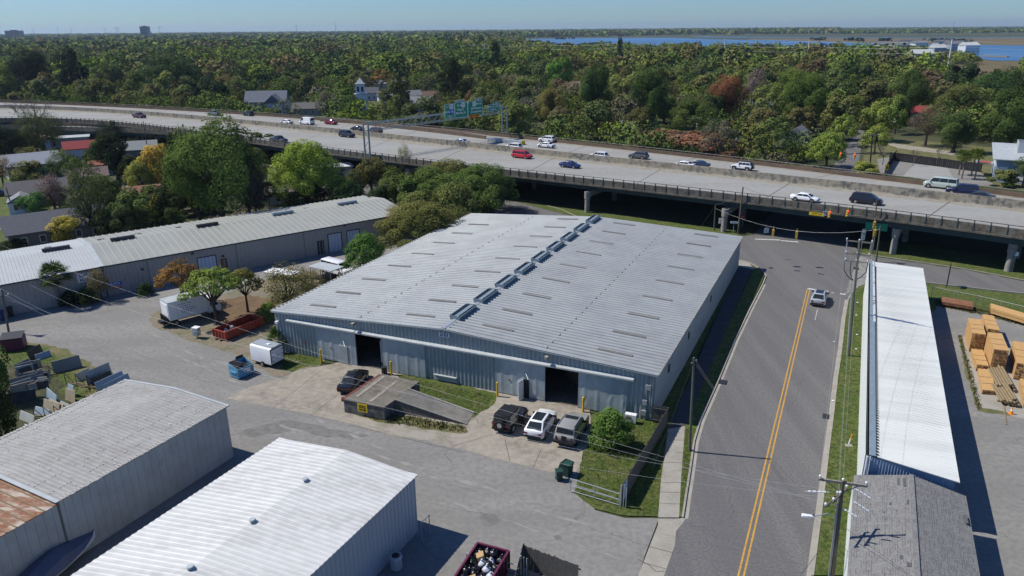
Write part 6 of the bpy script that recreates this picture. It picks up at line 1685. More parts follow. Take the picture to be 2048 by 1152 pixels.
signal('hanging traffic light showing red, beside the small white turn sign',1659,429,6.3,lit=True,red=True,group='hanging traffic signals at the junction')
signal('hanging traffic light showing red, alone to the right of the other red one',1695,427,6.3,lit=True,red=True,group='hanging traffic signals at the junction')
signal('upper of the two yellow traffic lights on the tall bare pole',1749,450,6.0,facing=-2.4)
signal('lower of the two yellow traffic lights on the tall bare pole',1750,466,5.0,facing=-2.4)
def signpost(label,b,h,w,hh,m,txt=None,tm='black',rz=None,tsz=.25,post='steel',cat='sign',z=0.0,panel2=None):
    B=G(*b,z); t=thing('road_sign',label,cat,tuple(B),rz if rz is not None else 0)
    mb=MB(); mb.tube((0,0,0),(0,0,h),.04); mb.build('post',M[post],t); mb=MB(); mb.box((0,-.06,h - hh / 2),(w,.03,hh)); mb.build('panel',M[m],t)
    if txt:
        for i,s_ in enumerate(txt): text(s_[0],s_[1],M[s_[2]],t,(0,-.085,s_[3]),(PI / 2,0,0))
    return t
signpost('white route sign panels numbered 52 with an arrow beside the green sign at the junction',(1722,500),3.6,.62,1.9,'signwhite',[('NORTH',.2,'black',3.4),('52',.5,'black',2.75),('<',.5,'black',2.05)],rz=.05)
signpost('green overhead-style direction sign with an arrow at the junction',(1745,503),4.8,3.2,1.2,'signgreen',None,rz=-.5)
signpost('red and white no-entry sign in front of the left bridge column',(1441,462),2.4,1.0,1.0,'signwhite',[('DO NOT',.2,'signred',2.1),('ENTER',.2,'signred',1.7)],rz=-.3)
signpost('narrow white one-way sign on a short post by the bridge column',(1466,468),2.3,1.3,.35,'signwhite',[('ONE WAY',.2,'black',2.12)],rz=-.3)
signpost('small red stop sign in the shade under the bridge',(1484,455),2.4,.7,.7,'signred',[('STOP',.2,'signwhite',2.05)],rz=-.4)
signpost('small white sign on a post beside the right bridge column',(2024,545),3.2,.6,.6,'signwhite',None,rz=-.6)
p=G(1894,540); t=thing('road_sign','dark sign seen from behind on two posts in the grass beside the frontage road','sign',tuple(G(1893,574)),.95)
mb=MB(); mb.box((0,0,2.9),(1.5,.05,1.0)); mb.build('panel',M['darkmetal'],t); mb=MB(); mb.tube((-.45,0,0),(-.45,0,3.2),.05); mb.tube((.45,0,0),(.45,0,3.2),.05); mb.build('posts',M['darkmetal'],t)
c=G(1651,427,6.3); t=thing('turn_sign','white square turn sign hanging left of the red traffic light','sign',tuple(c),-.15); mb=MB(); mb.box((0,0,0),(.75,.04,.75)); mb.tube((0,0,.37),(0,0,.7),.03); mb.build('panel',M['signwhite'],t); mb=MB(); mb.path([(.15,-.03,-.25),(.15,-.03,.05),(0,-.03,.15),(-.2,-.03,.1)],.05); mb.bar((-.25,-.03,.25),(.25,-.03,-.3),.03,.06); mb.build('arrow',M['black'],t)
c=G(1533,461,4.6); t=thing('hanging_sign','pale square sign seen from behind hanging on the lower span wire','sign',tuple(c),.1); mb=MB(); mb.box((0,0,0),(.8,.04,.8)); mb.tube((0,0,.4),(0,0,.9),.03); mb.build('panel',M['steel'],t)
q=RP(1622,419,nearL[60],nearL[61]) ; i0=min(range(NS),key=lambda i: abs(nearL[i].x - G(1622,419,5.6).x)); d=(nearL[i0+1] - nearL[i0]).normalized(); s=Vector((d.y,-d.x,0)); c=G(1622,419,5.35)
c=Vector((c.x,nearf(c.x),5.3))+s*.35; t=thing('clearance_sign','narrow yellow clearance sign fixed to the bridge edge above the street','sign',tuple(c),math.atan2(d.y,d.x))
mb=MB(); mb.box((0,0,0),(2.4,.05,.55)); mb.build('panel',M['signyellow'],t); text('13 FT 2 IN',.38,M['black'],t,(0,-.04,0),(PI / 2,0,0))
# sign gantry over the highway
g0=Vector((-33.6,176.2,0)); B0=g0; Tn=ray_top(Vector((-34.0,nearf(-34) - .8,0)),741,250)
gB0=Vector((-34.0,nearf(-34) - 1.2,0)); T0=ray_top(gB0,741,247)
pF=G(1003,262,7.3); gB1=Vector((pF.x+1.0,farf(pF.x+1.0)+1.5,0)); T1g=ray_top(gB1,1004,212)
zt=(T0.z+T1g.z) / 2
T0=Vector((gB0.x,gB0.y,T0.z)); T1g=Vector((gB1.x,gB1.y,T1g.z))
print('GANTRY',T0,T1g,PX(T0),PX(T1g))
gn=thing('sign_gantry','grey lattice gantry spanning the highway and carrying green direction signs','gantry',tuple(gB0))
dg=(T1g - T0); dg.z=0; dg.normalize(); ng=Vector((dg.y,-dg.x,0))
for Bq,Tq in ((gB0,T0),(gB1,T1g)):
    mb=MB()
    for s_ in (-.95,.95): mb.tube(Bq+ng*s_,Tq+ng*s_,.22,.2,12)
    mb.build('posts',M['gantry'],gn,world=True,angle=40); mb=MB()
    k=DZ; sg_=1
    while k < Tq.z - 2.2: mb.tube(Bq+ng*.9*sg_+Vector((0,0,k)),Bq - ng*.9*sg_+Vector((0,0,k+2.2)),.05); k+=2.2; sg_=-sg_
    mb.build('post_bracing',M['gantry'],gn,world=True)
mb=MB(); N_=22
for s_ in (-.9,.9):
    for h in (0,-1.7): mb.tube(T0+ng*s_+Vector((0,0,h)),T1g+ng*s_+Vector((0,0,h)),.1,.1,8)
    for k in range(N_):
        a=T0.lerp(T1g,k / N_)+ng*s_; b=T0.lerp(T1g,(k+1) / N_)+ng*s_
        mb.tube(a+Vector((0,0,0 if k % 2 else -1.7)),b+Vector((0,0,-1.7 if k % 2 else 0)),.045,.045,6)
for k in range(N_): a=T0.lerp(T1g,k / N_); b=T0.lerp(T1g,(k+1) / N_); mb.tube(a - ng*.9,b+ng*.9,.05,.05,5)
mb.build('truss',M['gantry'],gn,world=True)
def gsign(label,x0,x1,yt,yb_,parts,m='signgreen',off=1.25):
    "sign board on the gantry; x0,x1 pixel columns, yt,yb = top/bottom pixel at x0"
    A_=T0+ng*off; B_=T1g+ng*off
    a=RP(x0,yt,A_,B_); b=RP(x1,yt,A_,B_); zb_=RP(x0,yb_,A_,B_).z; zt_=a.z
    L_=Vector((b.x - a.x,b.y - a.y,0)).length; d_=Vector((b.x - a.x,b.y - a.y,0)).normalized()
    t=thing('direction_sign',label,'sign',(a.x,a.y,zb_),math.atan2(d_.y,d_.x)); H_=zt_ - zb_
    mb=MB(); mb.box((L_ / 2,0,H_ / 2),(L_,.1,H_)); pn=mb.build('panel',M[m],t)
    mb=MB(); wallb=[((0,0),(L_,0)),((0,H_),(L_,H_)),((0,0),(0,H_)),((L_,0),(L_,H_))]
    for p_,q_ in wallb: mb.bar((p_[0],-.07,p_[1]),(q_[0]+(.001 if p_[0]==q_[0] else 0),-.07,q_[1]),.03,.07) if p_[1]==q_[1] else mb.box((p_[0],-.07,H_ / 2),(.07,.03,H_))
    if m=='signgreen': sub(mb.build('border',M['signwhite'],t),pn)
    for s_,fx,fz,sz,mm in parts:
        if s_=='shield': mb=MB(); mb.box((L_*fx,-.08,H_*fz),(sz,.02,sz)); mb.build('shield',M[mm],t)
        elif s_=='arrowup': mb=MB(); mb.box((L_*fx,-.08,H_*fz),(.22,.02,sz)); mb.add([(L_*fx - .4,-.09,H_*fz+sz / 2),(L_*fx+.4,-.09,H_*fz+sz / 2),(L_*fx,-.09,H_*fz+sz / 2+.6)],[(0,1,2)]); mb.build('arrow',M[mm],t)
        elif s_=='arrowne': mb=MB(); x,z=L_*fx,H_*fz; mb.bar((x - .3,-.09,z - .35),(x+.2,-.09,z+.25),.02,.14); mb.add([(x+.4,-.1,z+.5),(x - .05,-.1,z+.35),(x+.3,-.1,z+.0)],[(0,1,2)]); mb.build('arrow',M[mm],t)
        else: text(s_,sz,M[mm],t,(L_*fx,-.09,H_*fz),(PI / 2,0,0),bold=.012)
    return t,L_,H_
gsign('green sign with white and blue route shields, leftmost on the gantry',889,907,209,238,[('JCT',.3,.82,.7,'signwhite'),('shield',.72,.8,1.2,'signwhite'),('52',.72,.8,.8,'black'),('END',.3,.45,.75,'signwhite'),('shield',.75,.46,1.3,'signblue'),('26',.75,.46,.85,'signwhite'),('1 MILE',.5,.13,.7,'signwhite')])
gsign('widest green sign with a vertical white arrow and two route shields on the gantry',909,964,206,236,[('South',.17,.82,.8,'signwhite'),('shield',.3,.82,1.2,'signwhite'),('17',.3,.82,.8,'black'),('King St',.2,.53,.8,'signwhite'),('Meeting St',.2,.3,.8,'signwhite'),('arrowup',.46,.42,3.6,'signwhite'),('shield',.7,.8,1.2,'signwhite'),('17',.7,.8,.8,'black'),('North',.86,.8,.8,'signwhite'),('Mt Pleasant',.77,.5,.8,'signwhite'),('Georgetown',.77,.27,.8,'signwhite')])
gsign('small green tab reading EXIT above the left half of the widest sign',910,928,201,206,[('EXIT 221-A',.5,.5,.55,'signwhite')])
gsign('small green tab above the right half of the widest sign',950,964,197,202,[('EXIT 2',.5,.5,.55,'signwhite')])
gsign('orange panel at the foot of the widest green sign',938,959,230,236,[('NO',.2,.5,.6,'black'),('V',.5,.5,.7,'black'),('EXIT',.8,.5,.6,'black')],'signorange',1.45)
gsign('narrow green sign reading Morrison Dr, rightmost on the gantry',976,999.5,210,223.5,[('Morrison Dr',.42,.7,.72,'signwhite'),('E Bay St',.42,.28,.72,'signwhite'),('arrowne',.88,.6,1,'signwhite')])
gsign('small green tab above the Morrison Dr sign',986,999,204.5,209.5,[('EXIT',.5,.5,.5,'signwhite')])
# avenue signals beyond the bridge
o,B,T_=pole('ave','tall dark pole with a mast arm of red signals beyond the bridge on the avenue',(1739,347),(1745,268),.2,'darkmetal',name='signal_pole',cat='signal pole')
crossarm(o,T_,(1,.1,0),-.3,3.2,w=.12)
mA=B+Vector((0,0,5.2)); mE=G(1683,309,9.0)
mb=MB(); mb.tube(mA,mE,.14,.08,8); mb.build('mast_arm',M['darkmetal'],o,world=True)
signal('red traffic light at the tip of the mast arm on the avenue',1681,310,8.7,lit=True,red=True); signal('red traffic light halfway along the mast arm on the avenue',1709,312,8.0,lit=True,red=True)
for key,lab,b,t_ in (('t1','tall pale transmission pole above the far trees in the middle of the wood',(1241,140),(1243,84)),('t2','tall pale transmission pole rising against the river above the brown thicket',(1448,140),(1450,78)),('t3','tall slightly leaning transmission pole above the light green avenue trees',(1612,150),(1619,81)),('t4','tallest leaning transmission pole standing in the brown marsh at the right',(1891,166),(1905,78)),('t5','slender far transmission pole left of the middle of the wood',(1090,135),(1091,88)),('t0','slender far transmission pole above the trees in the centre left',(968,130),(969,88))):
    pole(key,lab,b,t_,.6 if key in ('t2','t3','t4') else .45,'polepale',name='transmission_pole',cat='transmission pole')
tk=['t0','t5','t1','t2','t3','t4']
lw_=[]
for a,b in zip(tk[:-1],tk[1:]):
    for z in (-.5,-4,-7.5): lw_.append((POLES[a][2]+Vector((0,0,z)),POLES[b][2]+Vector((0,0,z)),1.6))
for z in (-.5,-4,-7.5): lw_.append((POLES['t4'][2]+Vector((0,0,z)),POLES['t4'][2]+Vector((150,-60,z+2)),4)); lw_.append((POLES['t0'][2]+Vector((0,0,z)),POLES['t0'][2]+Vector((-400,80,z)),6))
wires('transmission_lines','long pale transmission line strung above the far trees',lw_,'polepale',.05)
for i,(b,t_,lab) in enumerate([((1153,275),(1150,225),'utility pole behind the far parapet right of the white trailer'),((1244,285),(1243,228),'utility pole with white transformer behind the far parapet in the middle'),((1392,280),(1393,235),'utility pole with white transformer between the thicket and the pale bare tree'),((1467,318),(1472,262),'pale utility pole with crossarms at the right end of the brown thicket'),((724,232),(722,198),'thin utility pole beside the white church tower'),((246,205),(245,165),'dark utility pole by the distant side street at the left'),((298,318),(286,242),'thin utility pole by the entry ramp among the left houses'),((28,430),(12,375),'leaning utility pole on the lawn at the left edge')]):
    o,B,T_=pole('b%d' % i,lab,b,t_,.14)
    if i in (1,2,3): crossarm(o,T_,(1,.2,0),-.4,2.4); mb=MB(); mb.tube(T_+Vector((.3,0,-3)),T_+Vector((.3,0,-1.9)),.25,.25,10); mb.build('transformer',M['whitep'],o,world=True)
# ================================================================ fences and gates
def fence(label,a,b,h,m='fencewood',za=0.0,zb_=0.0,board=.15,step=.0,name='wooden_fence',A=None,B=None):
    A=A or G(*a,za); B=B or G(*b,zb_); d=(B - A); L=d.length; d.normalize(); t=thing(name,label,'fence',tuple(A)); r_=random.Random(int(L*100))
    mb=MB(); n=int(L / board)
    for k in range(n):
        p=A+d*(board*(k+.5)); hh=h*r_.uniform(.95,1.02); o=Vector((-d.y,d.x,0))*r_.uniform(-.01,.01)
        p=p+o; mb.hexa([p - d*board*.47+Vector((-d.y,d.x,0))*s*.012+Vector((0,0,z)) for z,s in ()]) if False else mb.bar(p - d*board*.47+Vector((0,0,hh / 2)),p+d*board*.47+Vector((0,0,hh / 2)),.022,hh)
    tag(mb.build('boards',M[m],t,world=True),kind=None); mb=MB()
    for z in (.35,h - .3): mb.bar(A+Vector((-d.y,d.x,0))*.05+Vector((0,0,z)),B+Vector((-d.y,d.x,0))*.05+Vector((0,0,z)),.05,.09)
    mb.build('rails',M[m],t,world=True)
    for k in range(int(L / 2.4)+1): mb=MB(); p=A+d*min(L,k*2.4)+Vector((-d.y,d.x,0))*.09; mb.box((p.x,p.y,h / 2),(.1,.1,h)); mb.build('post',M[m],t,world=True)
    return t
fence('dark weathered wooden fence running beside the grass to the warehouse corner',(1243,1011),(1334,850),1.85)
A_=G(1318,862,0); fence('short piece of wooden fence closing off the warehouse corner',(1334,850),(1303,845),1.85)
mb=MB(); a,b=G(1243,1012),G(1250,990); 
fence('weathered wooden fence at the bottom edge right of the maroon skip',(1046,1134),(1160,1180),1.9)
fence('wooden fence in deep shade running towards the camera from the gate post',(1046,1134),(1020,1240),1.9)
def gate(label,a,b,h,z=0.0,name='metal_gate'):
    A,B=G(*a),G(*b); t=thing(name,label,'gate',tuple(B)); mb=MB(); u=Vector((0,0,1))
    for zz in (.15,h*.5,h): mb.tube(A+u*zz,B+u*(zz if zz < h else h*.92),.035)
    for k in (0,.5,1): p=A.lerp(B,k); mb.tube(p+u*.15,p+u*h*(.98),.035)
    mb.tube(A+u*.8,B+u*.65,.02); mb.build('frame',M['steel'],t,world=True)
    mb=MB(); p=B+(B - A).normalized()*.12
    for dx in (0,.22,.42): q=p+(B - A).normalized()*dx; mb.tube(q,q+u*(1.95 - dx*.3),.06 if dx==0 else .035)
    mb.build('gate_posts',M['steel'],t,world=True); return t
gate('silver tubular swing gate standing open at the edge of the grass',(1140,984),(1238,1013),1.25)
gate('grey tubular gate behind the maroon skip',(934,1135),(1038,1158),1.2)
A,B=G(1243,1008),G(1252,988); o=MB(); o.bar(A+Vector((.1,-.06,1.0)),B+Vector((.1,-.06,1.0)),.03,1.5); tag(o.build('notice_board',M['bluewhite'],None,world=True),'pale blue-white board fixed to the street end of the wooden fence','board')
def chain(label,pts,h=1.5):
    t=thing('chain_link_fence',label,'fence',tuple(G(*pts[0]))); P=[G(*p) for p in pts]
    mb=MB(); mb2=MB()
    for a,b in zip(P[:-1],P[1:]):
        mb.tube(a+Vector((0,0,h)),b+Vector((0,0,h)),.025); n=max(1,int((b - a).length / 2.6))
        for k in range(n+1): p=a.lerp(b,k / n); mb.tube(p,p+Vector((0,0,h+.05)),.035)
        m_=int((b - a).length / .35)
        for k in range(m_):
            p=a.lerp(b,k / m_); q=a.lerp(b,(k+1.2) / m_); mb2.bar(p,q+Vector((0,0,h)),.008,.008); mb2.bar(q,p+Vector((0,0,h)),.008,.008)
    mb.build('posts',M['steel'],t,world=True); mb2.build('mesh',M['wire'],t,world=True)
chain('chain link fence behind the lumber yard',[(1862,596),(1950,614),(2048,638),(2200,676)],1.6)
chain('chain link fence on the lawn at the left edge',[(0,492),(62,476),(62,430)],1.2); chain('short chain link fence with tall dark posts by the white shed corner',[(845,1085),(860,1070)],1.7)
# ================================================================ houses
def house(label,c,ang,L,W,h,rh,wallc,roofc,cat='house',hip=False,z=0,win=True,chim=False,porch=False,name='house',ov=.4,detail=True):
    c=G(*c) if len(c)==2 else Vector(c); t=thing(name,label,cat,(c.x,c.y,0),math.radians(ang))
    wm=wallc if isinstance(wallc,str) else 'hw%02x%02x%02x' % tuple(int(v*255) for v in wallc); rm='hr%02x%02x%02x' % tuple(int(v*255) for v in roofc)
    if wm not in M: M[wm]=mat('house_wall',wallc,.8,n1=(1,5,.4,tuple(v*.85 for v in wallc)))
    if rm not in M: M[rm]=mat('house_roof',roofc,.85,n1=(1.5,6,.6,tuple(v*.75 for v in roofc)),n2=(7,3,.3,tuple(min(1,v*1.3) for v in roofc)))
    a,b=L / 2,W / 2
    mb=MB(); mb.box((0,0,h / 2),(L,W,h))
    if not hip: mb.add([(-a,-b,h),(-a,b,h),(-a,0,h+rh),(a,-b,h),(a,b,h),(a,0,h+rh)],[(0,2,1),(3,4,5)])
    mb.build('wall',M[wm],t)
    mb=MB(); A,B=a+ov,b+ov; z0=h - .0; rx=(a - b if hip and a > b else (0 if hip else A)); dz=rh*ov / b
    e=[(-A,-B,h - dz),(A,-B,h - dz),(A,B,h - dz),(-A,B,h - dz)]; r0,r1=(-rx,0,h+rh+.03),(rx,0,h+rh+.03)
    e2=[(x,y,z_+.14) for x,y,z_ in e]; r2=[(x,y,z_+.14) for x,y,z_ in (r0,r1)]
    V=e+[r0,r1]+e2+r2
    f=[(6,7,13,12),(8,9,12,13),(7,8,13),(9,6,12),(0,4,5,1),(2,5,4,3),(0,1,7,6),(1,2,8,7),(2,3,9,8),(3,0,6,9)]
    if not hip: f+=[(1,5,2),(3,4,0)]
    mb.add(V,f); rf_=mb.build('roof',M[rm],t)
    if chim: mb=MB(); mb.box((a*.3,b*.2,h+rh+.1),(.6,.6,1.4)); sub(mb.build('chimney',M['darkmetal'],t),rf_)
    if win and detail:
        for sx in range(int(L // 2.6)):
            x=-a+(sx+.75)*L / max(1,int(L // 2.6)+.5)
            for s in (-1,1):
                for fl in range(max(1,int(h // 2.9))):
                    mb=MB(); zc=1.5+fl*2.8; mb.box((x,s*(b+.02),zc),(.95,.05,1.3)); fr_=mb.build('window',M['signwhite'],t); mb=MB(); mb.box((x,s*(b+.045),zc),(.78,.03,1.12)); sub(mb.build('pane',M['glassdark'],t),fr_)
        for s in (-1,1):
            for y in (-b*.45,b*.45): mb=MB(); mb.box((s*(a+.02),y,1.5),(.05,.9,1.3)); fr_=mb.build('window',M['signwhite'],t); mb=MB(); mb.box((s*(a+.045),y,1.5),(.03,.74,1.12)); sub(mb.build('pane',M['glassdark'],t),fr_)
    if porch:
        mb=MB(); mb.box((0,-b - 1.1,h - .2),(L*.8,2.4,.14)); mb.build('porch_roof',M[rm],t); mb=MB()
        for k in range(5): mb.box((-L*.38+k*L*.19,-b - 2.1,(h - .2) / 2),(.14,.14,h - .2))
        mb.build('porch_posts',M['signwhite'],t)
    return t
DG,MG,LG,BRN,RED_=(.085,.09,.105),(.16,.165,.175),(.38,.39,.4),(.13,.085,.065),(.2,.03,.03)
house('grey shingle-roofed house right behind the long storage building at the left',(118,478),38,15,8.5,3.0,2.3,(.17,.15,.13),(.10,.105,.125),ov=.5)
house('white cottage with dark shingle roof and twin front windows on the left lawn',(82,405),30,11,7.5,3.0,2.0,(.62,.66,.72),(.10,.095,.10))
house('small white front wing of the dark-roofed cottage on the left lawn',(48,424),-60,4.5,4.5,2.7,1.2,(.62,.68,.78),(.2,.21,.22))
house('green-grey sided house with pale grey gable roof behind the white cottage',(70,352),40,12,8,3.6,2.4,(.33,.38,.31),(.30,.32,.35),chim=True)
house('white house with a rust-orange roof at the left, partly behind trees',(62,302),32,11,8,4.2,1.6,(.6,.64,.7),(.27,.12,.07),hip=True)
house('white house with a bright red metal roof in the left neighbourhood',(178,322),30,11,8,4.2,1.7,(.62,.63,.74),RED_)
house('low wing with an orange-red roof in front of the red-roofed house',(205,348),30,5,5,2.8,.8,(.4,.45,.43),(.24,.08,.05))
house('brown-roofed cottage below the red-roofed house',(176,372),30,9,7,2.8,1.6,(.35,.33,.32),(.15,.11,.105),chim=True)
house('long pale-roofed shed below the entry ramp',(132,293),25,14,5,3.0,.5,(.35,.35,.34),(.40,.43,.42),name='shed',cat='shed')
house('grey-roofed cottage beside the yellow tree in the left neighbourhood',(272,318),22,12,8,3.2,2.0,(.17,.2,.19),(.20,.22,.22))
house('cottage with warm brown tiled roof and dark chimney behind the storage building',(278,410),28,9,7,2.7,1.4,(.3,.22,.17),(.22,.10,.07),chim=True)
house('small house with white wall and dark window seen through the trees behind the storage building',(568,405),20,6,5,2.8,1.0,(.45,.47,.45),(.2,.17,.16))
house('low building with a bright pale roof under the green dome-shaped tree',(652,358),25,12,6,3.2,.5,(.35,.38,.36),(.55,.58,.6),name='shed',cat='shed',win=False)
house('large white house with grey gables and porch behind the highway at the left',(538,228),8,17,12,6.0,4.0,(.5,.53,.62),(.12,.135,.165),porch=True)
house('front wing of the large white house with a porch',(552,231),-82,10,7,6.0,3,(.5,.53,.62),(.13,.145,.175))
house('low tan cottage with brown roof right of the large white house',(620,229),12,13,9,3.0,2.2,(.36,.33,.28),(.12,.115,.11))
hs=[((735,200),5,12,8,4,2.5,'white','dark'),((800,212),20,20,8,5.0,2.2,'white','mid'),((830,222),-10,15,9,4,2.5,'grey','mid'),((856,205),10,12,7,3.5,2,'white','brown'),((515,158),15,16,9,4,3,'white','light'),((560,162),8,16,10,4,3,'cream','brown'),((700,150),0,20,10,5,3,'white','dark'),((690,165),80,14,9,5,3,'white','dark'),((803,160),30,14,10,5,3,'white','mid'),((780,180),10,18,9,4,2,'cream','mid'),((965,140),0,24,12,4,2,'white','light'),((1148,188),-30,13,9,4,3,'white','brown'),((1155,203),-20,11,8,4,2.5,'white','brown'),((1030,172),-10,16,9,4,2.5,'cream','brown'),((1240,140),0,20,12,5,3,'white','mid'),((1145,126),5,26,14,5,2,'white','light'),((1510,228),10,12,8,4,2,'grey','mid'),((1594,292),60,8,6,4,2,'blue','mid'),((1815,244),5,12,8,4,2,'cream','red'),((1600,167),0,22,12,4,1.5,'white','light'),((190,192),5,18,10,4,2,'grey','mid'),((300,168),5,18,10,4,2,'white','dark'),((420,150),5,20,10,4,2.5,'white','mid'),((480,128),5,20,10,4,2.5,'white','light'),((860,250),5,8,6,3,1.5,'white','mid')]
WC={'white': (.6,.62,.64),'grey': (.3,.31,.32),'cream': (.5,.46,.38),'blue': (.3,.38,.48)}; RC={'dark': DG,'mid': MG,'light': (.5,.51,.5),'brown': BRN,'red': (.3,.05,.05)}
for i,(c,a,L,W,h,rh,wc,rc) in enumerate(hs):
    side='left' if c[0] < 680 else ('centre' if c[0] < 1280 else 'right')
    house('%s-walled house with %s roof among the trees, %s of these from the left' % (wc,{'dark': 'a dark','mid': 'a grey','light': 'a pale','brown': 'a brown','red': 'a red'}[rc],ORD[sorted([q[0][0] for q in hs]).index(c[0])]),c,a,L,W,h,rh,WC[wc],RC[rc],win=c[1] > 180)
# church tower
c=G(724,225); t=thing('church_tower','white wooden church tower with small pyramid cap beyond the highway','tower',tuple(c),.15)
mb=MB(); mb.box((0,0,4),(5,5,8)); mb.box((0,0,10),(3.8,3.8,4.4)); mb.build('shaft',M['whitep'],t); mb=MB(); mb.box((0,0,8.05),(5.5,5.5,.3)); mb.box((0,0,12.3),(4.4,4.4,.3)); mb.add([(-2,-2,12.45),(2,-2,12.45),(2,2,12.45),(-2,2,12.45),(0,0,15)],[(0,1,4),(1,2,4),(2,3,4),(3,0,4)]); mb.build('cap',M['trimA'],t)
for s in (-1,1): mb=MB(); mb.box((s*.9,-1.92,10.2),(1.0,.08,2.2)); mb.build('louvre',M['darkmetal'],t)
# pale blue building at the right edge
c=G(2025,362); t=thing('commercial_building','pale blue building with white sloping roof and rooftop box at the right edge','building',tuple(c),-.52)
mb=MB(); mb.box((5,4,2.6),(18,14,5.2)); mb.add([(-4,-3,5.2),(-4,11,5.2),(-4,11,6.8),(-4,-3,5.2)],[(0,1,2)]); mb.build('wall',M['hw%02x%02x%02x' % tuple(int(v*255) for v in (.3,.38,.48))],t)
mb=MB(); mb.hexa([(-5,-4,5.25),(15,-4,5.25),(15,12,7.0),(-5,12,7.0),(-5,-4,5.45),(15,-4,5.45),(15,12,7.2),(-5,12,7.2)]); rf_=mb.build('roof',M['trimA'],t)
mb=MB(); wallbox(mb,0,3,7,9,6.0,8.6,.12); sub(mb.build('roof_screen',M['wallD'],t),rf_); mb=MB(); mb.box((2.5,6,7.2),(1.8,1.6,1.6)); mb.box((4.8,6,7.0),(1.4,1.4,1.2)); sub(mb.build('roof_unit',M['steel'],t),rf_)
for k in range(3): mb=MB(); mb.box((-4.05,0+k*3.4,2.2),(.1,1.6,3.0)); mb.build('window',M['signwhite'],t)
for k in range(4): mb=MB(); mb.box((-2.5+k*3.4,-3.05,2.2),(1.7,.1,2.8)); mb.build('window',M['signwhite'],t)
mb=MB(); mb.box((-6.0,6,3.0),(3.6,4,.2)); mb.build('canopy',M['steel'],t); mb=MB(); mb.box((-6.0,6,3.12),(2.6,3,.05)); mb.build('red_canopy_panel',mat('terracotta',(.32,.08,.05),.7),t)
# dark hedge wall of the car park and small things beyond
def bxthing(name,label,cat,a,b,w,h,m,z=0.0):
    A,B=G(*a),G(*b); t=MB(); t.bar(A+Vector((0,0,z+h / 2)),B+Vector((0,0,z+h / 2)),w,h); return tag(t.build(name,M[m],None,world=True),label,cat)
fence('black screening fence along the car park beyond the highway',(1778,320),(1965,345),2.2,'black',board=.5); fence('black screening fence at the left side of the car park',(1790,316),(1768,350),2.2,'black',board=.5)
c=G(1771,352); t=thing('warning_sign','yellow warning sign on a post behind the far parapet near the avenue','sign',tuple(c),-.3); mb=MB(); mb.tube((0,0,0),(0,0,2.6),.05); mb.build('post',M['steel'],t); mb=MB(); mb.box((0,-.06,2.1),(.8,.04,1.4)); mb.build('panel',M['signyellow'],t); mb=MB(); mb.box((0,-.09,2.1),(.3,.02,.7)); mb.build('symbol',M['black'],t)
c=G(262,205); t=thing('warning_sign','orange-red diamond warning sign on the distant side street at the left','sign',tuple(c),0); mb=MB(); mb.tube((0,0,0),(0,0,3.2),.08); mb.build('post',M['steel'],t); mb=MB(); mb.add([(0,-.1,2.2),(1.3,-.1,3.5),(0,-.1,4.8),(-1.3,-.1,3.5)],[(0,1,2,3)]); mb.build('panel',M['sigred'],t)
car('suv','parked_car','white car on the distant side street left of the diamond sign','car',tuple(G(246,202)),1.2,WHT); car('sedan','parked_car','silver car on the distant side street right of the diamond sign','car',tuple(G(275,198)),1.3,SIL); car('van','parked_van','white vehicle parked behind the far parapet near the exit split','van',tuple(G(1120,273)),.1,WHT)
car('pickup','parked_car','pale green-grey pickup parked between trees in the left neighbourhood','pickup',tuple(G(262,388)),2.0,(.35,.42,.36)); car('sedan','parked_car','black car at the left edge on the lawn','car',tuple(G(0,392)),.3,BLK); car('suv','parked_car','white car parked at the far end of the avenue','car',tuple(G(1722,243)),1.1,WHT)
# marina houses by the river
mh=[(1700,104,'white','mid',12),(1722,105,'cream','brown',12),(1765,106,'white','mid',14),(1795,107,'white','mid',14),(1812,101,'grey','dark',14),(1835,103,'white','mid',13),(1838,129,'cream','light',13),(1872,116,'blue','light',10),(1881,100,'grey','dark',13),(1905,105,'grey','mid',16),(1935,109,'white','light',13),(1740,131,'white','light',10)]
for i,(x,y,wc,rc,L) in enumerate(mh):
    h_=11 if y < 120 and x > 1740 else (10 if y > 120 and x > 1800 else 4.5)
    house('%s house with %s roof in the riverside group, %s from the left' % (wc,{'dark': 'dark','mid': 'grey','light': 'pale','brown': 'brown'}[rc],ORD[sorted(q[0] for q in mh).index(x)]),(x,y),10,L*1.5,L,h_,3.5,WC[wc],RC[rc],win=(x in (1838,1872,1935)))
bxthing('jetty','long thin wooden jetty reaching into the river at the right','jetty',(1962,114),(2016,116),3,1.0,'oldwood',.8); bxthing('boardwalk','wooden boardwalk crossing the marsh at the right edge','jetty',(2020,152),(2120,147),2.5,1.2,'oldwood',.5)
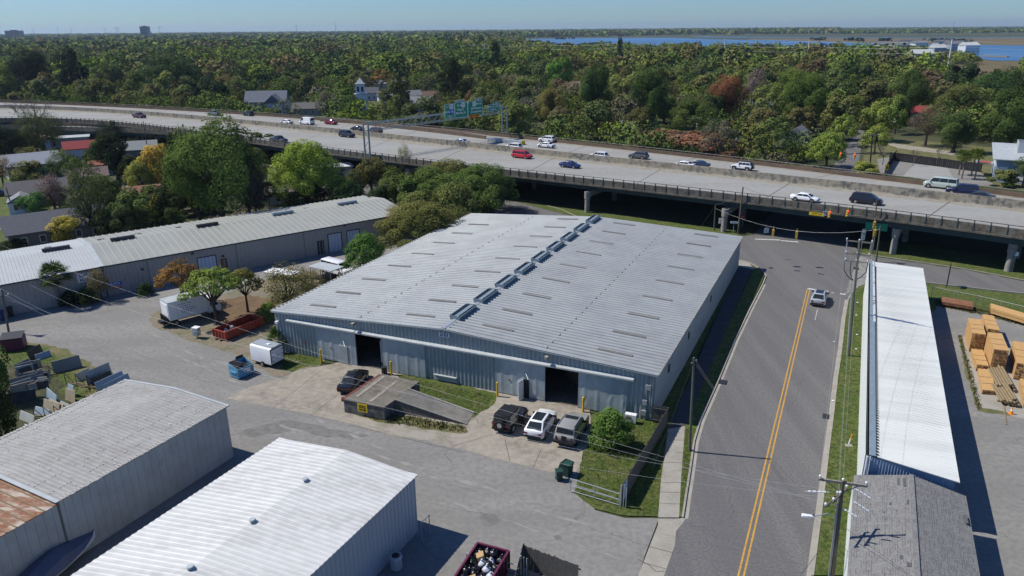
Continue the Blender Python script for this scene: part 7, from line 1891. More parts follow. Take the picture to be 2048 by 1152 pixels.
# far skyline
def block(label,px,py,w,h,d=20,m='hwx',name='tower_block'):
    c=G(px,py); t=thing(name,label,'building',(c.x,c.y,0)); mb=MB(); mb.box((0,0,h / 2),(w,d,h)); mb.build('wall',M[m],t); mb=MB(); mb.box((0,0,h+1),(w*.4,d*.4,2)); mb.build('roof_plant',M['darkmetal'],t)
    mb=MB(); n=int(h / 3.6)
    for k in range(n): mb.box((0,-d / 2 - .1,2+k*3.6),(w*.92,.2,1.5))
    mb.build('window_bands',M['glassdark'],t)
M['hwx']=mat('far_concrete',(.28,.30,.32),.8); M['hwy']=mat('far_white',(.6,.6,.6),.8)
block('wide grey apartment block on the left horizon',33,86,52,40); block('slender hotel tower with flared top on the horizon',294,84,26,50); block('small grey tower above the trees right of the hotel tower',413,82,10,24)
for i,(x,y,w,m) in enumerate([(580,81,90,'hwy'),(540,80,60,'hwy'),(450,79,120,'hwy'),(375,79,110,'hwx'),(180,78,80,'hwx'),(145,77,150,'rust'),(230,80,60,'hwy'),(1010,84,40,'hwy'),(808,86,30,'hwy'),(890,86,30,'hwy')]):
    c=G(x,y); mb=MB(); mb.box((0,0,6),(w,25,12)); tag(mb.build('distant_building',M[m],None,loc=(c.x,c.y,0)),'%s low building near the horizon, %s of those from the left' % ({'hwy': 'white','hwx': 'grey','rust': 'dark red'}[m],ORD[[145,180,230,375,450,540,580,808,890,1010].index(x)]),'building')
for i,(x,top_) in enumerate(((71,64),(119,64),(146,64),(214,62),(236,63),(240,62),(322,62),(595,60),(673,50),(1240,50),(1365,50),(1904,42))):
    B_=G(x,80 if x < 1000 else 68); h_=48 if x not in (673,) else 62; mb=MB(); mb.tube((0,0,0),(0,0,h_),.9,.6,5)
    if x < 600: mb.box((0,0,h_),(6,1.5,2))
    tag(mb.build('distant_mast',M['hwx'],None,loc=(B_.x,B_.y,0)),'thin mast on the horizon, %s from the left' % ORD[i],'mast')
# ================================================================ trees
def quads_mesh(name,P,tone,mats,tint=None,trunk=None):
    """P (n,4,3) leaf quads, tone (n,), optional trunk MB appended with material 1"""
    n=len(P); V=P.reshape(-1,3); F=np.arange(n*4).reshape(n,4)
    me=bpy.data.meshes.new(name)
    tv=np.array(trunk.v).reshape(-1,3) if trunk and trunk.v else np.zeros((0,3)); tf=trunk.f if trunk else []
    tl=sum(len(f) for f in tf)
    me.vertices.add(len(V)+len(tv)); me.vertices.foreach_set("co",np.concatenate([V,tv]).astype(np.float32).ravel())
    me.loops.add(n*4+tl); li=np.concatenate([F.ravel(),np.array([i+len(V) for f in tf for i in f],dtype=int)]) if tl else F.ravel()
    me.loops.foreach_set("vertex_index",li.astype(np.int32))
    me.polygons.add(n+len(tf))
    st=list(range(0,n*4,4)); o=n*4
    for f in tf: st.append(o); o+=len(f)
    me.polygons.foreach_set("loop_start",np.array(st,dtype=np.int32))
    for m in mats: me.materials.append(m)
    if tf: me.polygons.foreach_set("material_index",np.array([0]*n+[1]*len(tf),dtype=np.int32))
    me.update(calc_edges=True)
    a=me.attributes.new("tone",'FLOAT','FACE'); a.data.foreach_set("value",np.concatenate([tone,np.full(len(tf),.5)]).astype(np.float32))
    if tint is not None:
        a=me.attributes.new("tint",'FLOAT_COLOR','FACE'); a.data.foreach_set("color",np.concatenate([tint,np.tile([[.05,.04,.03,1]],(len(tf),1))]).astype(np.float32).ravel())
    return me
def leaves(rg,cs,rs,n_each,size,up=.25,squash=1.0,ctr=None):
    "leaf clusters: cs (k,3) centres, rs (k,) radii"
    Ps=[]; Ts=[]
    for c,r in zip(cs,rs):
        d=rg.normal(size=(n_each,3)); d /=np.linalg.norm(d,axis=1)[:,None]
        rad=r*(rg.uniform(.45,1.08,n_each)**.5); p=c+d*rad[:,None]*[1,1,squash]
        if ctr is not None: dt=p - ctr; dt=dt / np.maximum(np.linalg.norm(dt,axis=1)[:,None],.1)
        else: dt=d
        nrm=d*.55+dt*.65+rg.normal(size=(n_each,3))*.38+[0,0,up]; nrm /=np.linalg.norm(nrm,axis=1)[:,None]
        t=np.cross(nrm,rg.normal(size=(n_each,3))); t /=np.linalg.norm(t,axis=1)[:,None]; b=np.cross(nrm,t)
        s=size*rg.uniform(.6,1.35,n_each)[:,None]
        q=np.stack([p - t*s - b*s*.45,p+t*s*.2 - b*s*.75,p+t*s+b*s*.4,p - t*s*.3+b*s*.8],axis=1)
        Ps.append(q); Ts.append(np.clip(rg.normal(.5,.16,n_each)+rg.normal(0,.14),0,1))
    return np.concatenate(Ps),np.concatenate(Ts)
def limbs(mb,cs,base,r0,split,rng):
    "trunk plus limbs to the cluster centres"
    base=Vector(base); s=Vector(split)
    mb.tube(base - Vector((0,0,.2)),base.lerp(s,.12),r0*1.35,r0,9,0,False); mb.tube(base.lerp(s,.12),s,r0,r0*.7,9,0,False)
    for c in cs:
        c=Vector(c); m=s.lerp(c,.5)+Vector((rng.uniform(-.4,.4),rng.uniform(-.4,.4),rng.uniform(-.1,.5)))
        mb.tube(s+(c - s)*-.02,m,r0*.42,r0*.24,6,0,False); mb.tube(m,c,r0*.24,r0*.08,5,0,False)
    return mb
def crown_kind(kind,seed,lod):
    rg=np.random.default_rng(seed); rng=random.Random(seed)
    N={-1: 4.2,0: 1.5,1: .95,2: .42}[lod]; S={-1: .5,0: .85,1: 1.05,2: 1.6}[lod]; lod=max(lod,0)
    cs=[]; rs=[]; tr=MB()
    if kind=='broad':
        k=22 if lod==0 else (15 if lod==1 else 8)
        for i in range(k):
            a=rng.uniform(0,2*PI); h=(i+.5) / k; z=2.6+6.2*h; w_=4.0*math.sin(PI*(.18+.72*h))**.8; rr_=w_*rng.uniform(.35,1)
            cs.append((rr_*math.cos(a+i*2.4),rr_*math.sin(a+i*2.4),z)); rs.append(rng.uniform(1.15,1.9)*(1.25 if lod==2 else 1))
        ne,sz=int(240*N*22 / k*.9),.2
        limbs(tr,cs[::2 if lod==0 else 3],(0,0,0),.38,(rng.uniform(-.3,.3),rng.uniform(-.3,.3),3.2),rng)
    elif kind=='tall':
        k=18 if lod==0 else (12 if lod==1 else 7)
        for i in range(k):
            a=i*2.4; h=(i+.5) / k; z=2.2+7.0*h; w_=3.6*math.sin(PI*(.15+.8*h))**.7; rr_=w_*rng.uniform(.3,1)
            cs.append((rr_*math.cos(a),rr_*math.sin(a),z)); rs.append(rng.uniform(1.1,1.8)*(1.25 if lod==2 else 1))
        ne,sz=int(250*N*18 / k),.2
        limbs(tr,cs[::3],(0,0,0),.3,(0,0,2.6),rng)
    elif kind=='spread':
        k=26 if lod==0 else (16 if lod==1 else 8)
        for i in range(k):
            a=i*2.4; rr_=4.1*math.sqrt((i+.5) / k)*rng.uniform(.85,1.05); z=8.6 - 3.6*(rr_ / 4.3)**2+rng.uniform(-.9,.4)
            cs.append((rr_*math.cos(a),rr_*math.sin(a),z)); rs.append(rng.uniform(.7,1.25)*(1.2 if lod==2 else 1))
        ne,sz=int(120*N*26 / k),.17
        limbs(tr,cs[::2],(0,0,0),.32,(rng.uniform(-.4,.4),0,3.4),rng)
    elif kind=='dome':
        k=30 if lod==0 else 14
        for i in range(k):
            a=i*2.4; h=(i+.5) / k; z=2.6+6.2*h; rr_=4.3*math.sqrt(max(0,1 - h**2.2))*rng.uniform(.6,1); cs.append((rr_*math.cos(a),rr_*math.sin(a),z)); rs.append(rng.uniform(.95,1.4))
        ne,sz=int(210*N),.17
        limbs(tr,cs[::3],(0,0,0),.32,(0,0,2.4),rng)
    elif kind=='pine':
        k=16 if lod==0 else (12 if lod==1 else 7)
        for i in range(k):
            a=i*2.4; h=(i+.5) / k; z=4.0+5.6*h; rr_=3.4*(1 - h*.75)*rng.uniform(.35,1); cs.append((rr_*math.cos(a),rr_*math.sin(a),z)); rs.append(rng.uniform(.8,1.5)*(1.2 if lod==2 else 1))
        ne,sz=int(190*N*16 / k),.15
        limbs(tr,cs[::2],(0,0,0),.26,(0,0,7.5),rng)
    elif kind=='sparse':
        k=20 if lod==0 else (12 if lod==1 else 7)
        for i in range(k):
            a=i*2.4; h=(i+.5) / k; z=3.4+6.0*h; rr_=3.9*math.sin(PI*(.2+.7*h))*rng.uniform(.4,1); cs.append((rr_*math.cos(a),rr_*math.sin(a),z)); rs.append(rng.uniform(.9,1.5))
        ne,sz=int(150*N*20 / k),.13
        limbs(tr,cs,(0,0,0),.3,(0,0,3.0),rng)
        for c in cs:
            for _ in range(4 if lod < 2 else 2):
                d=Vector((rng.gauss(0,1),rng.gauss(0,1),rng.gauss(.4,.8))).normalized()*rng.uniform(.9,1.8); tr.tube(c,Vector(c)+d,.045,.015,4,0,False)
    elif kind=='bush':
        k=18 if lod==0 else 9
        for i in range(k):
            a=i*2.4; h=(i+.5) / k; z=1.4+7.2*h; rr_=4.2*math.sqrt(max(0,1 - h**2))*rng.uniform(.4,1); cs.append((rr_*math.cos(a),rr_*math.sin(a),z)); rs.append(rng.uniform(1.3,2.0))
        ne,sz=int(240*N*18 / k),.22
        limbs(tr,cs[::4],(0,0,0),.2,(0,0,1.5),rng)
    sq=1.0 if kind not in ('pine','spread') else .62
    P,T_=leaves(rg,np.array(cs),np.array(rs),ne,sz*S*(1.0 if kind !='pine' else 1.1),squash=sq,ctr=np.array([0,0,5.0]))
    return P,T_,tr
TM={}
def tree_meshes(kind,var,lod):
    key=(kind,var,lod)
    if key not in TM:
        P,T_,tr=crown_kind(kind,hash((len(kind),kind[0]=='b',var,3)) % 9999+var*17+sum(map(ord,kind)),lod)
        TM[key]=(quads_mesh('crown',P,T_,[M['leaf']]),tr.mesh('trunk',[M['bark']]),quads_mesh('tree',P,T_,[M['leaf'],M['bark']],trunk=tr))
    return TM[key]
def tree(label,x,y,R,H,col,kind='broad',lod=1,group=None,parts=True,name=None,rz=None,var=None):
    rz=rnd.uniform(0,6.28) if rz is None else rz; var=rnd.randrange(3) if var is None else var
    l_=.3*col[0]+.6*col[1]+.1*col[2]; c=tuple(max(.004,(v*.84+l_*.16)*k_*1.5*rnd.uniform(.93,1.07)) for v,k_ in zip(col,(1.3,1.22,1.2)))
    nm=name or {'pine': 'pine_tree','bush': 'shrub'}.get(kind,'tree'); cat='shrub' if nm=='shrub' else 'tree'
    if lod==0 and R > 5.6: lod=-1
    A_,B_,C_=tree_meshes(kind,var,lod)
    if parts:
        t=thing(nm,label,cat,(x,y,0),rz,group); t.scale=(R / 5,R / 5,H / 10)
        for n_,me in (('crown',A_),('trunk',B_)):
            o=bpy.data.objects.new(n_,me); COL.objects.link(o); o.parent=t; o.color=(*c,1)
    else:
        t=bpy.data.objects.new(nm,C_); COL.objects.link(t); t.location=(x,y,0); t.rotation_euler=(0,0,rz); t.scale=(R / 5,R / 5,H / 10); t.color=(*c,1); tag(t,label,cat,group)
    return t
def tpx(label,bx,by,ty,wpx,col,kind='broad',lod=0,**kw):
    "tree from its base pixel, top pixel row and crown width in pixels"
    B=G(bx,by); dist=(Vector((B.x,B.y,-CH))).length; R=wpx / 2*dist / FPX*.98
    back=R*.0; T_=None
    for k in range(400):
        z=k*.1+.5
        if PX((B.x,B.y,z))[1] <=ty: break
    return tree(label,B.x,B.y,R,z*1.02,col,kind,lod,**kw)
CB,CM_,CD,CO,CR,CY,CBR,CGY=(.085,.15,.012),(.055,.09,.014),(.02,.038,.012),(.075,.098,.02),(.125,.075,.022),(.21,.19,.012),(.10,.075,.045),(.11,.16,.03)
# --- lot and foreground
tpx('light green tree with spreading crown and forked trunk in the lot, over the box truck',437,648,525,132,(.11,.17,.015),'spread',var=0,rz=.3)
tpx('rusty brown tree in front of the beige wall, left of the light green lot tree',366,612,515,100,(.13,.08,.02),'spread',var=1)
tpx('small olive tree with bare lower trunk beside the orange-red skip',496,624,530,82,(.11,.10,.022),'spread',var=2)
tpx('bushy rust-green tree touching the left corner of the warehouse roof',580,640,535,130,(.11,.10,.03),'sparse',var=0)
tpx('twin stemmed bushy olive tree behind the bushy rust-green one at the warehouse side',622,606,540,70,(.12,.10,.03),'sparse',var=1)
tpx('bright green shrub at the foot of the bushy rust-green tree',538,640,605,50,(.07,.11,.015),'bush')
tpx('round bright green tree growing against the left edge of the warehouse roof',735,553,465,92,(.055,.12,.012),'dome',var=0)
tpx('wide rust and green tree between the storage building and the warehouse',845,506,402,190,(.085,.095,.02),'dome',var=1)
tpx('small yellow-brown tree over the right end of the storage building roof',795,490,412,80,(.14,.11,.02),'sparse',var=2)
tpx('big green willow-like tree right next to the highway, rightmost of the clump',965,424,325,150,(.05,.095,.014),'dome',var=2)
tpx('rounded green tree in the clump by the highway, left of the rightmost one',870,420,338,150,(.065,.10,.016),'broad',var=0)
tpx('olive brown tree at the back of the clump by the highway',900,400,318,150,(.08,.09,.02),'dome',var=0)
tpx('dark green tree at the front of the clump by the highway',835,430,352,110,(.05,.08,.016),'broad',var=2)
tpx('young olive tree at the left end of the clump, by the gantry posts',745,385,315,75,(.08,.09,.02),'broad',var=1)
tpx('pale thin tree rising in front of the highway parapet',812,370,292,42,(.16,.17,.06),'sparse',var=1)
tpx('small olive bush in front of the gantry posts',712,392,340,50,(.07,.085,.02),'bush')
tpx('leafy green bush on the grass by the fence, beside the parked cars',1222,892,818,100,(.055,.125,.015),'bush',var=0,rz=1.0)
tpx('small olive tree growing against the beige wall between the two signs',205,602,540,52,(.12,.11,.035),'sparse')
tpx('low round dark shrub under the unit sign of the beige building',178,606,574,50,(.03,.055,.012),'bush'); tpx('dark shrub against the beige wall right of the red sign',292,590,566,34,(.02,.04,.01),'bush')
tpx('dark shrub beside the small palm at the beige building',140,612,582,34,(.015,.03,.008),'bush')
for a in ((790,415,338,90,CM_,'broad',0,'mid green tree filling the gap left of the clump by the highway'),(910,452,362,120,CO,'dome',1,'olive tree at the front foot of the clump by the highway'),(985,438,372,90,CM_,'broad',2,'low green tree under the willow-like tree'),(845,462,380,110,CO,'broad',1,'olive green tree between the clump and the rust and green tree'),(760,440,372,70,CD,'broad',2,'dark tree behind the right end of the storage building'),(905,480,415,90,CO,'sparse',0,'thin olive tree at the back left corner of the warehouse'),(775,470,420,60,CO,'broad',0,'small olive tree touching the storage building ridge'),(700,420,362,80,CD,'bush',1,'dark evergreen mass in front of the pale-roofed shed')): tpx(a[7],a[0],a[1],a[2],a[3],a[4],a[5],var=a[6])
# hedge at the left edge
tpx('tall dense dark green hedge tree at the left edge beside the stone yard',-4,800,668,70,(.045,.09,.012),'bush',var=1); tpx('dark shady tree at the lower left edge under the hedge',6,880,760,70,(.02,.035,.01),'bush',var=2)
# palms
def palm(label,bx,by,ty,wpx,col=(.05,.085,.02),short=False,group=None,z=None):
    B=G(bx,by); dist=Vector((B.x,B.y,-CH)).length; R=wpx / 2*dist / FPX; H=.5
    while PX((B.x,B.y,H))[1] > ty: H+=.1
    t=thing('palm_tree' if not short else 'palmetto',label,'palm',tuple(B),0,group); r_=random.Random(int(bx)); hc=max(.2,H - R*(.75 if not short else .9))
    if not short:
        mb=MB(); p=Vector((0,0,-.1)); n=10
        for k in range(n): q=Vector((.02*k,.0,hc*(k+1) / n)); mb.tube(p,q,.2 - .004*k,.17 - .004*k,9); p=q
        mb.build('trunk',M['barkpale'],t)
    mb=MB(); c=Vector((0,0,hc)); nf=34 if not short else 40
    for k in range(nf):
        a=k*2.4; el=lerp(1.35,-.55 if not short else .0,k / nf)+r_.uniform(-.1,.1); d=Vector((math.cos(a)*math.cos(el),math.sin(a)*math.cos(el),math.sin(el)))
        st_=c+d*R*.5*r_.uniform(.85,1.1); side=d.cross(Vector((0,0,1))).normalized(); nn=side.cross(d)
        mb.bar(c,st_,.03,.03)
        for j in range(13):
            th=(j - 6) / 6*1.25; e=d*math.cos(th)+side*math.sin(th) - Vector((0,0,.28+.1*abs(th))); e.normalize(); tip=st_+e*R*.5*r_.uniform(.85,1.1); w_=(side*math.cos(th) - d*math.sin(th))*R*.028
            mid=st_.lerp(tip,.55)+nn*.05*R; mb.add([st_,mid - w_,tip,mid+w_],[(0,1,2,3)])
    me=mb.mesh('crown',[M['leaf']]); at=me.attributes.new('tone','FLOAT','FACE'); at.data.foreach_set('value',[r_.uniform(.2,.9) for _ in me.polygons])
    o=bpy.data.objects.new('crown',me); COL.objects.link(o); o.parent=t; o.color=(*col,1)
palm('fan palm standing in front of the beige storage building at the left',121,612,526,62)
palm('low spiky palmetto by the front left corner of the warehouse',562,698,652,60,(.06,.10,.025),short=True)
for i,(x,y,ty,lb) in enumerate([(1917,350,300,'leftmost of the four palms on the car park island'),(1923,358,304,'front left one of the four palms on the car park island'),(1942,352,298,'back right one of the four palms on the car park island'),(1949,358,298,'rightmost of the four palms on the car park island')]): palm(lb,x,y,ty,26,(.09,.12,.025),group='palms on the car park island beyond the highway')
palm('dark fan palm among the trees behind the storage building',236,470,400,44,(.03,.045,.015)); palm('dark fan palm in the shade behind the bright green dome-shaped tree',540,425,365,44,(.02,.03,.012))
def inpoly(x,y,P):
    c=False; j=len(P) - 1
    for i in range(len(P)):
        if (P[i][1] > y) !=(P[j][1] > y) and x < (P[j][0] - P[i][0])*(y - P[i][1]) / (P[j][1] - P[i][1])+P[i][0]: c=not c
        j=i
    return c
# --- left neighbourhood
for a in [
    ('tallest green oak towering over the storage building, left of the dome-shaped tree',448,455,240,185,(.062,.105,.016),'broad',0),
    ('green leafy lower half of the tall oak group, on its left side',400,440,262,90,(.075,.12,.016),'tall',1),
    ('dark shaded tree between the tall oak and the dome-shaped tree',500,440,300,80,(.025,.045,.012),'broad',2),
    ('bright green dome-shaped tree with a yellow rim beside the entry of the highway',620,412,278,150,(.12,.19,.01),'dome',0),
    ('golden yellow tree left of the tall oak',330,392,288,80,(.26,.21,.012),'broad',1),
    ('small golden yellow tree at the foot of the tall oak',388,425,345,56,(.24,.20,.012),'tall',2),
    ('yellow-green tree in front of the golden one',292,400,322,66,(.14,.17,.015),'broad',0),
    ('yellow-green tree growing in front of the warm brown tiled roof',326,448,390,62,(.20,.18,.014),'broad',2),
    ('yellow-green tree at the back edge of the storage building roof at the left',132,488,434,68,(.22,.20,.012),'broad',1),
    ('large dark leafy tree in front of the grey shingle-roofed house',188,476,352,105,(.055,.075,.02),'sparse',0),
    ('green leafy tree behind the dark leafy one',222,452,350,90,(.045,.08,.014),'broad',2),
    ('dark green tree between the brown tiled roof and the storage building',262,478,412,70,(.04,.06,.016),'broad',0),
    ('dark evergreen tree right of the red-roofed house',236,360,264,74,(.018,.035,.012),'broad',1),
    ('light green tree left of the red-roofed house',134,372,300,60,(.075,.115,.018),'sparse',1),
    ('dark green tree just left of the red-roofed house wall',150,350,312,44,(.03,.05,.014),'tall',0),
    ('airy tree reaching up in front of the entry ramp at the left',80,320,226,82,(.055,.075,.02),'sparse',2),
    ('small airy tree in front of the entry ramp, right of the larger airy one',112,310,228,50,(.06,.08,.018),'sparse',0),
    ('dark dense tree at the left edge beside the rust-orange roof',12,330,252,90,(.014,.026,.01),'broad',2),
    ('olive tree at the left edge in front of the highway',2,262,228,34,(.12,.11,.02),'broad',0),
    ('brown budding tree on the left lawn beside the white cottage',8,372,315,60,(.15,.11,.055),'sparse',1),
    ('small glossy green tree on the lawn in front of the white cottage',72,432,386,56,(.04,.11,.02),'broad',0),
    ('leafless grey shrub in front of the white cottage',112,425,352,66,(.14,.10,.08),'sparse',2),
    ('dark green shrub at the lawn corner by the steps',36,500,472,44,(.02,.04,.012),'bush',0),
    ('dark round bush in the left lower lawn corner',12,505,484,30,(.025,.05,.014),'bush',1),
    ('bare twisted dark tree right of the tall oak',515,445,330,70,(.06,.05,.04),'sparse',1),
    ('dark green bush mass at the back edge of the storage building, centre',350,462,415,60,(.03,.045,.012),'bush',2),
    ('dark bush mass at the back edge of the storage building, under the dome-shaped tree',620,412,366,100,(.018,.03,.010),'bush',0),
    ('dark bush mass right of the small white-walled house',680,395,352,60,(.025,.04,.012),'bush',1)]:
    tpx(a[0],a[1],a[2],a[3],a[4],a[5],a[6],var=a[7])
def bare(label,bx,by,ty,col='barkpale',seed=1,spread=.5):
    B=G(bx,by); H=.5
    while PX((B.x,B.y,H))[1] > ty: H+=.1
    r_=random.Random(seed); mb=MB()
    def br(p,d,l,r,n):
        q=p+d*l; mb.tube(p,q,r,r*.65,5,0,False)
        if n:
            for _ in range(3 if n > 1 else 4):
                e=(d+Vector((r_.gauss(0,spread),r_.gauss(0,spread),r_.gauss(.15,.25)))).normalized(); br(q,e,l*r_.uniform(.55,.8),r*.6,n - 1)
    br(Vector((0,0,-.1)),Vector((0,0,1)),H*.3,H*.02,5); o=mb.build('bare_tree',M[col],None,loc=tuple(B)); zt_=max(v[2] for v in mb.v); o.scale=(H / zt_,)*3
    return tag(o,label,'tree')
bare('tall leafless tree silhouetted against the highway at the left',78,300,198,'barkpale',3); bare('leafless dark tree at the right foot of the tall oak',505,462,345,'bark',5)
bare('large leafless tree behind the far parapet right of the gantry',1052,272,192,'barkpale',7); bare('pale leafless tree behind the brown thicket',1425,282,232,'barkpale',9); bare('small leafless tree on the car park lawn',1826,332,298,'barkpale',11,.3); bare('thin leafless tree on the lawn beside the car park',1876,330,292,'barkpale',12,.3)
bare('grey leafless tree beside the avenue shrub',1765,330,288,'barkpale',13)
# --- beyond the highway: the big ones one can point at
for a in [
    ('huge dark pine-like evergreen at the far left beyond the highway',76,203,100,84,(.014,.026,.012),'broad',1),
    ('tall dark evergreen right of the huge one at the far left',155,203,98,56,(.014,.024,.012),'tall',2),
    ('bright yellow-green tree at the far left edge beyond the highway',12,200,128,56,(.10,.14,.014),'broad',0),
    ('grey-green round tree between the two dark evergreens',133,203,153,50,(.08,.10,.04),'sparse',0),
    ('broad dark green oak beyond the highway at the left, behind the distant side street',345,200,112,130,(.03,.062,.014),'broad',1),
    ('brown-green tree between the dark oak and the large white house',455,208,150,56,(.105,.08,.02),'broad',2),
    ('green tree beside the large white house, on its left',485,205,160,50,(.05,.09,.014),'broad',0),
    ('umbrella-shaped olive-brown tree with visible trunk behind the church tower',766,190,134,54,(.15,.10,.02),'spread',2),
    ('green tree pair in front of the church tower',700,236,190,92,(.045,.085,.014),'broad',1),
    ('olive green tree right of the church tower, in front of the low houses',797,240,188,62,(.07,.085,.018),'broad',2),
    ('big dark pine with open branches left of the green signs',905,222,118,104,(.02,.034,.012),'pine',0),
    ('dark pine on the skyline in the centre',992,160,84,40,(.014,.024,.012),'pine',1),
    ('bright green tree on the skyline left of the big dark pine',810,150,104,60,(.06,.12,.014),'broad',0),
    ('rust-brown tree right behind the green signs',950,230,178,70,(.12,.075,.03),'sparse',2),
    ('tall dark green oak right of the centre beyond the highway',1190,250,128,76,(.03,.068,.012),'broad',2),
    ('tallest dark green oak right of the centre, with open lower trunk',1305,256,136,92,(.03,.068,.012),'broad',1),
    ('bright green feathery tree left of the tall dark oak',1118,200,112,60,(.07,.14,.012),'broad',0),
    ('large rust-brown tree beyond the highway',1445,250,150,90,(.13,.062,.022),'broad',1),
    ('grey leafless-looking tree right of the large rust-brown tree',1505,235,138,66,(.12,.105,.09),'sparse',1),
    ('rounded mid green tree in front of the rust-brown tree',1385,268,196,96,(.055,.09,.014),'broad',0),
    ('olive tree with yellow tips left of the first utility pole behind the parapet',1105,262,176,74,(.12,.10,.02),'broad',2),
    ('pale flowering tree behind the far parapet in the middle',1262,286,244,50,(.15,.17,.07),'sparse',0),
    ('yellow-green street tree at the near left of the avenue',1652,335,262,76,(.11,.17,.014),'dome',0),
    ('yellow-green street tree at the near right of the avenue',1748,308,245,62,(.13,.18,.012),'dome',1),
    ('second yellow-green street tree on the left of the avenue',1684,292,226,60,(.12,.17,.014),'dome',2),
    ('second yellow-green street tree on the right of the avenue',1752,282,200,62,(.12,.17,.012),'broad',0),
    ('third yellow-green street tree on the left of the avenue',1705,258,190,46,(.11,.16,.014),'broad',1),
    ('third street tree on the right of the avenue, behind the others',1788,268,190,50,(.09,.15,.014),'broad',2),
    ('low yellow-green shrub by the signal pole on the avenue',1728,350,322,56,(.13,.18,.012),'bush',0),
    ('large deep green tree left of the avenue, second row',1605,262,146,110,(.045,.085,.012),'broad',1),
    ('bright green crown behind the deep green tree left of the avenue',1590,228,138,96,(.075,.13,.012),'broad',0),
    ('huge dark green tree at the right edge beyond the highway',2020,300,176,110,(.035,.068,.012),'broad',2),
    ('tall dark green tree on the marsh edge at the right',1985,240,138,100,(.025,.055,.014),'broad',0),
    ('broad olive tree left of the huge dark green one at the right',1920,262,168,90,(.075,.085,.02),'broad',1),
    ('dark green tree beyond the avenue, centre of the right group',1815,250,140,80,(.03,.055,.012),'broad',2),
    ('greyish brown tree beside the black screening fence',1850,292,212,80,(.08,.07,.035),'sparse',0),
    ('mid green tree at the back of the car park lawn',1905,305,222,90,(.05,.075,.018),'broad',1),
    ('bright green tree in front of the marsh, between two olive ones',1845,235,196,44,(.09,.14,.016),'broad',0),
    ('green shrub in front of the pale blue building',2010,372,338,60,(.08,.11,.02),'bush',1),
    ('green bush at the right edge in front of the pale blue building',2045,372,312,56,(.06,.09,.025),'sparse',1),
    ('dark pine on the skyline in front of the river',1238,140,76,26,(.014,.026,.014),'pine',2)]:
    tpx(a[0],a[1],a[2],a[3],a[4],a[5],a[6],var=a[7],lod=0 if a[4] > 70 else 1)
def blocks(x,y):
    for i,(hx,hy) in enumerate(HPB):
        hd=math.hypot(hx,hy); al=(x*hx+y*hy) / hd; la=abs(x*hy - y*hx) / hd
        if la < (7 if i % 3 else 3) and 0 < hd - al < 42: return True
    return False
HPB=[(o.location.x,o.location.y) for o in COL.objects if o.type=='EMPTY' and o.get('category') in ('house','tower') and o.location.y > 215 and not o['label'].startswith('blue-walled')]
# filling trees of the left neighbourhood
rl_=random.Random(77); NB=[(0,300),(330,272),(480,290),(560,330),(700,348),(762,372),(700,392),(560,425),(380,452),(200,486),(100,425),(20,345)]
HPn=[(o.location.x,o.location.y) for o in COL.objects if o.type=='EMPTY' and o.get('category') in ('house','shed')]; nb=[]
for _ in range(4000):
    if len(nb) >=66: break
    px,py=rl_.uniform(0,760),rl_.uniform(272,486); p=G(px,py)
    if not inpoly(px,py,NB) or any((p.x - a)**2+(p.y - b)**2 < 27 for a,b in HPn) or any((p.x - a)**2+(p.y - b)**2 < 16 for a,b in nb): continue
    nb.append((p.x,p.y)); c,w_=rl_.choice([((.035,.055,.014),'dark green'),((.055,.085,.018),'mid green'),((.08,.09,.022),'olive'),((.022,.034,.012),'very dark')]); k_=rl_.choice(['bush','broad','sparse','tall']); h_=rl_.uniform(3.5,8.5)
    zone='left of the red-roofed house' if px < 150 else ('near the golden yellow tree' if px < 320 else ('around the tall oak' if px < 540 else 'around the dome-shaped tree')); fr='front' if py > 400 else ('middle' if py > 340 else 'back')
    g_='%s %s small trees, %s of left neighbourhood, %s' % (w_,{'bush': 'bushy','broad': 'round','sparse': 'thin-leaved','tall': 'upright'}[k_],fr,zone)
    tree(g_.replace(' trees',' tree'),p.x,p.y,h_*rl_.uniform(.5,.7),h_,c,k_,1,g_,name='tree')
# brown thicket
th=G(1370,308)
for k in range(7):
    x=1302+k*26; p=G(x,296+k*3.4)
    tree('leafless brown shrub of the long thicket behind the far parapet, %s from the left' % ['first','second','third','fourth','fifth','sixth','seventh'][k],p.x,p.y,7.5,5.2 if k in (0,6) else 6.5,(.15,.085,.045),'bush',1,'brown thicket behind the far parapet')
# --- the rest of the wood beyond the highway
HP=[(o.location.x,o.location.y) for o in COL.objects if o.type=='EMPTY' and o.get('category') in ('house','tower','building','shed')]
TP=[(o.location.x,o.location.y,o.scale[0]*5) for o in COL.objects if o.get('category') in ('tree','shrub')]
WATER=[(1035,76.5),(1400,70),(2700,60),(2700,190),(2048,175),(1930,188),(1850,180),(1862,146),(1955,124),(1850,103),(1690,106),(1650,112),(1480,111),(1300,110),(1130,108),(1045,97)]
OPEN=[[(1655,340),(1712,255),(1718,200),(1735,200),(1735,262),(1722,345)],[(1735,275),(1800,270),(2048,300),(2400,340),(2400,480),(1735,400)],[(236,212),(262,160),(285,180),(282,212)],[(480,240),(485,205),(600,205),(650,245)],[(700,215),(715,190),(860,195),(870,232),(760,240)],[(1780,126),(1890,122),(1960,145),(1880,158),(1780,145)]]
rt_=random.Random(42); cnt=0; words={}
PAL=[((.062,.09,.018),'mid green'),((.092,.125,.02),'bright green'),((.022,.042,.013),'dark green'),((.08,.085,.022),'olive'),((.088,.07,.03),'rusty brown'),((.058,.08,.022),'green'),((.085,.09,.03),'dull green'),((.085,.075,.05),'greyish')]
PW=[24,18,12,18,6,14,8,4]
tries=0; placed=[]
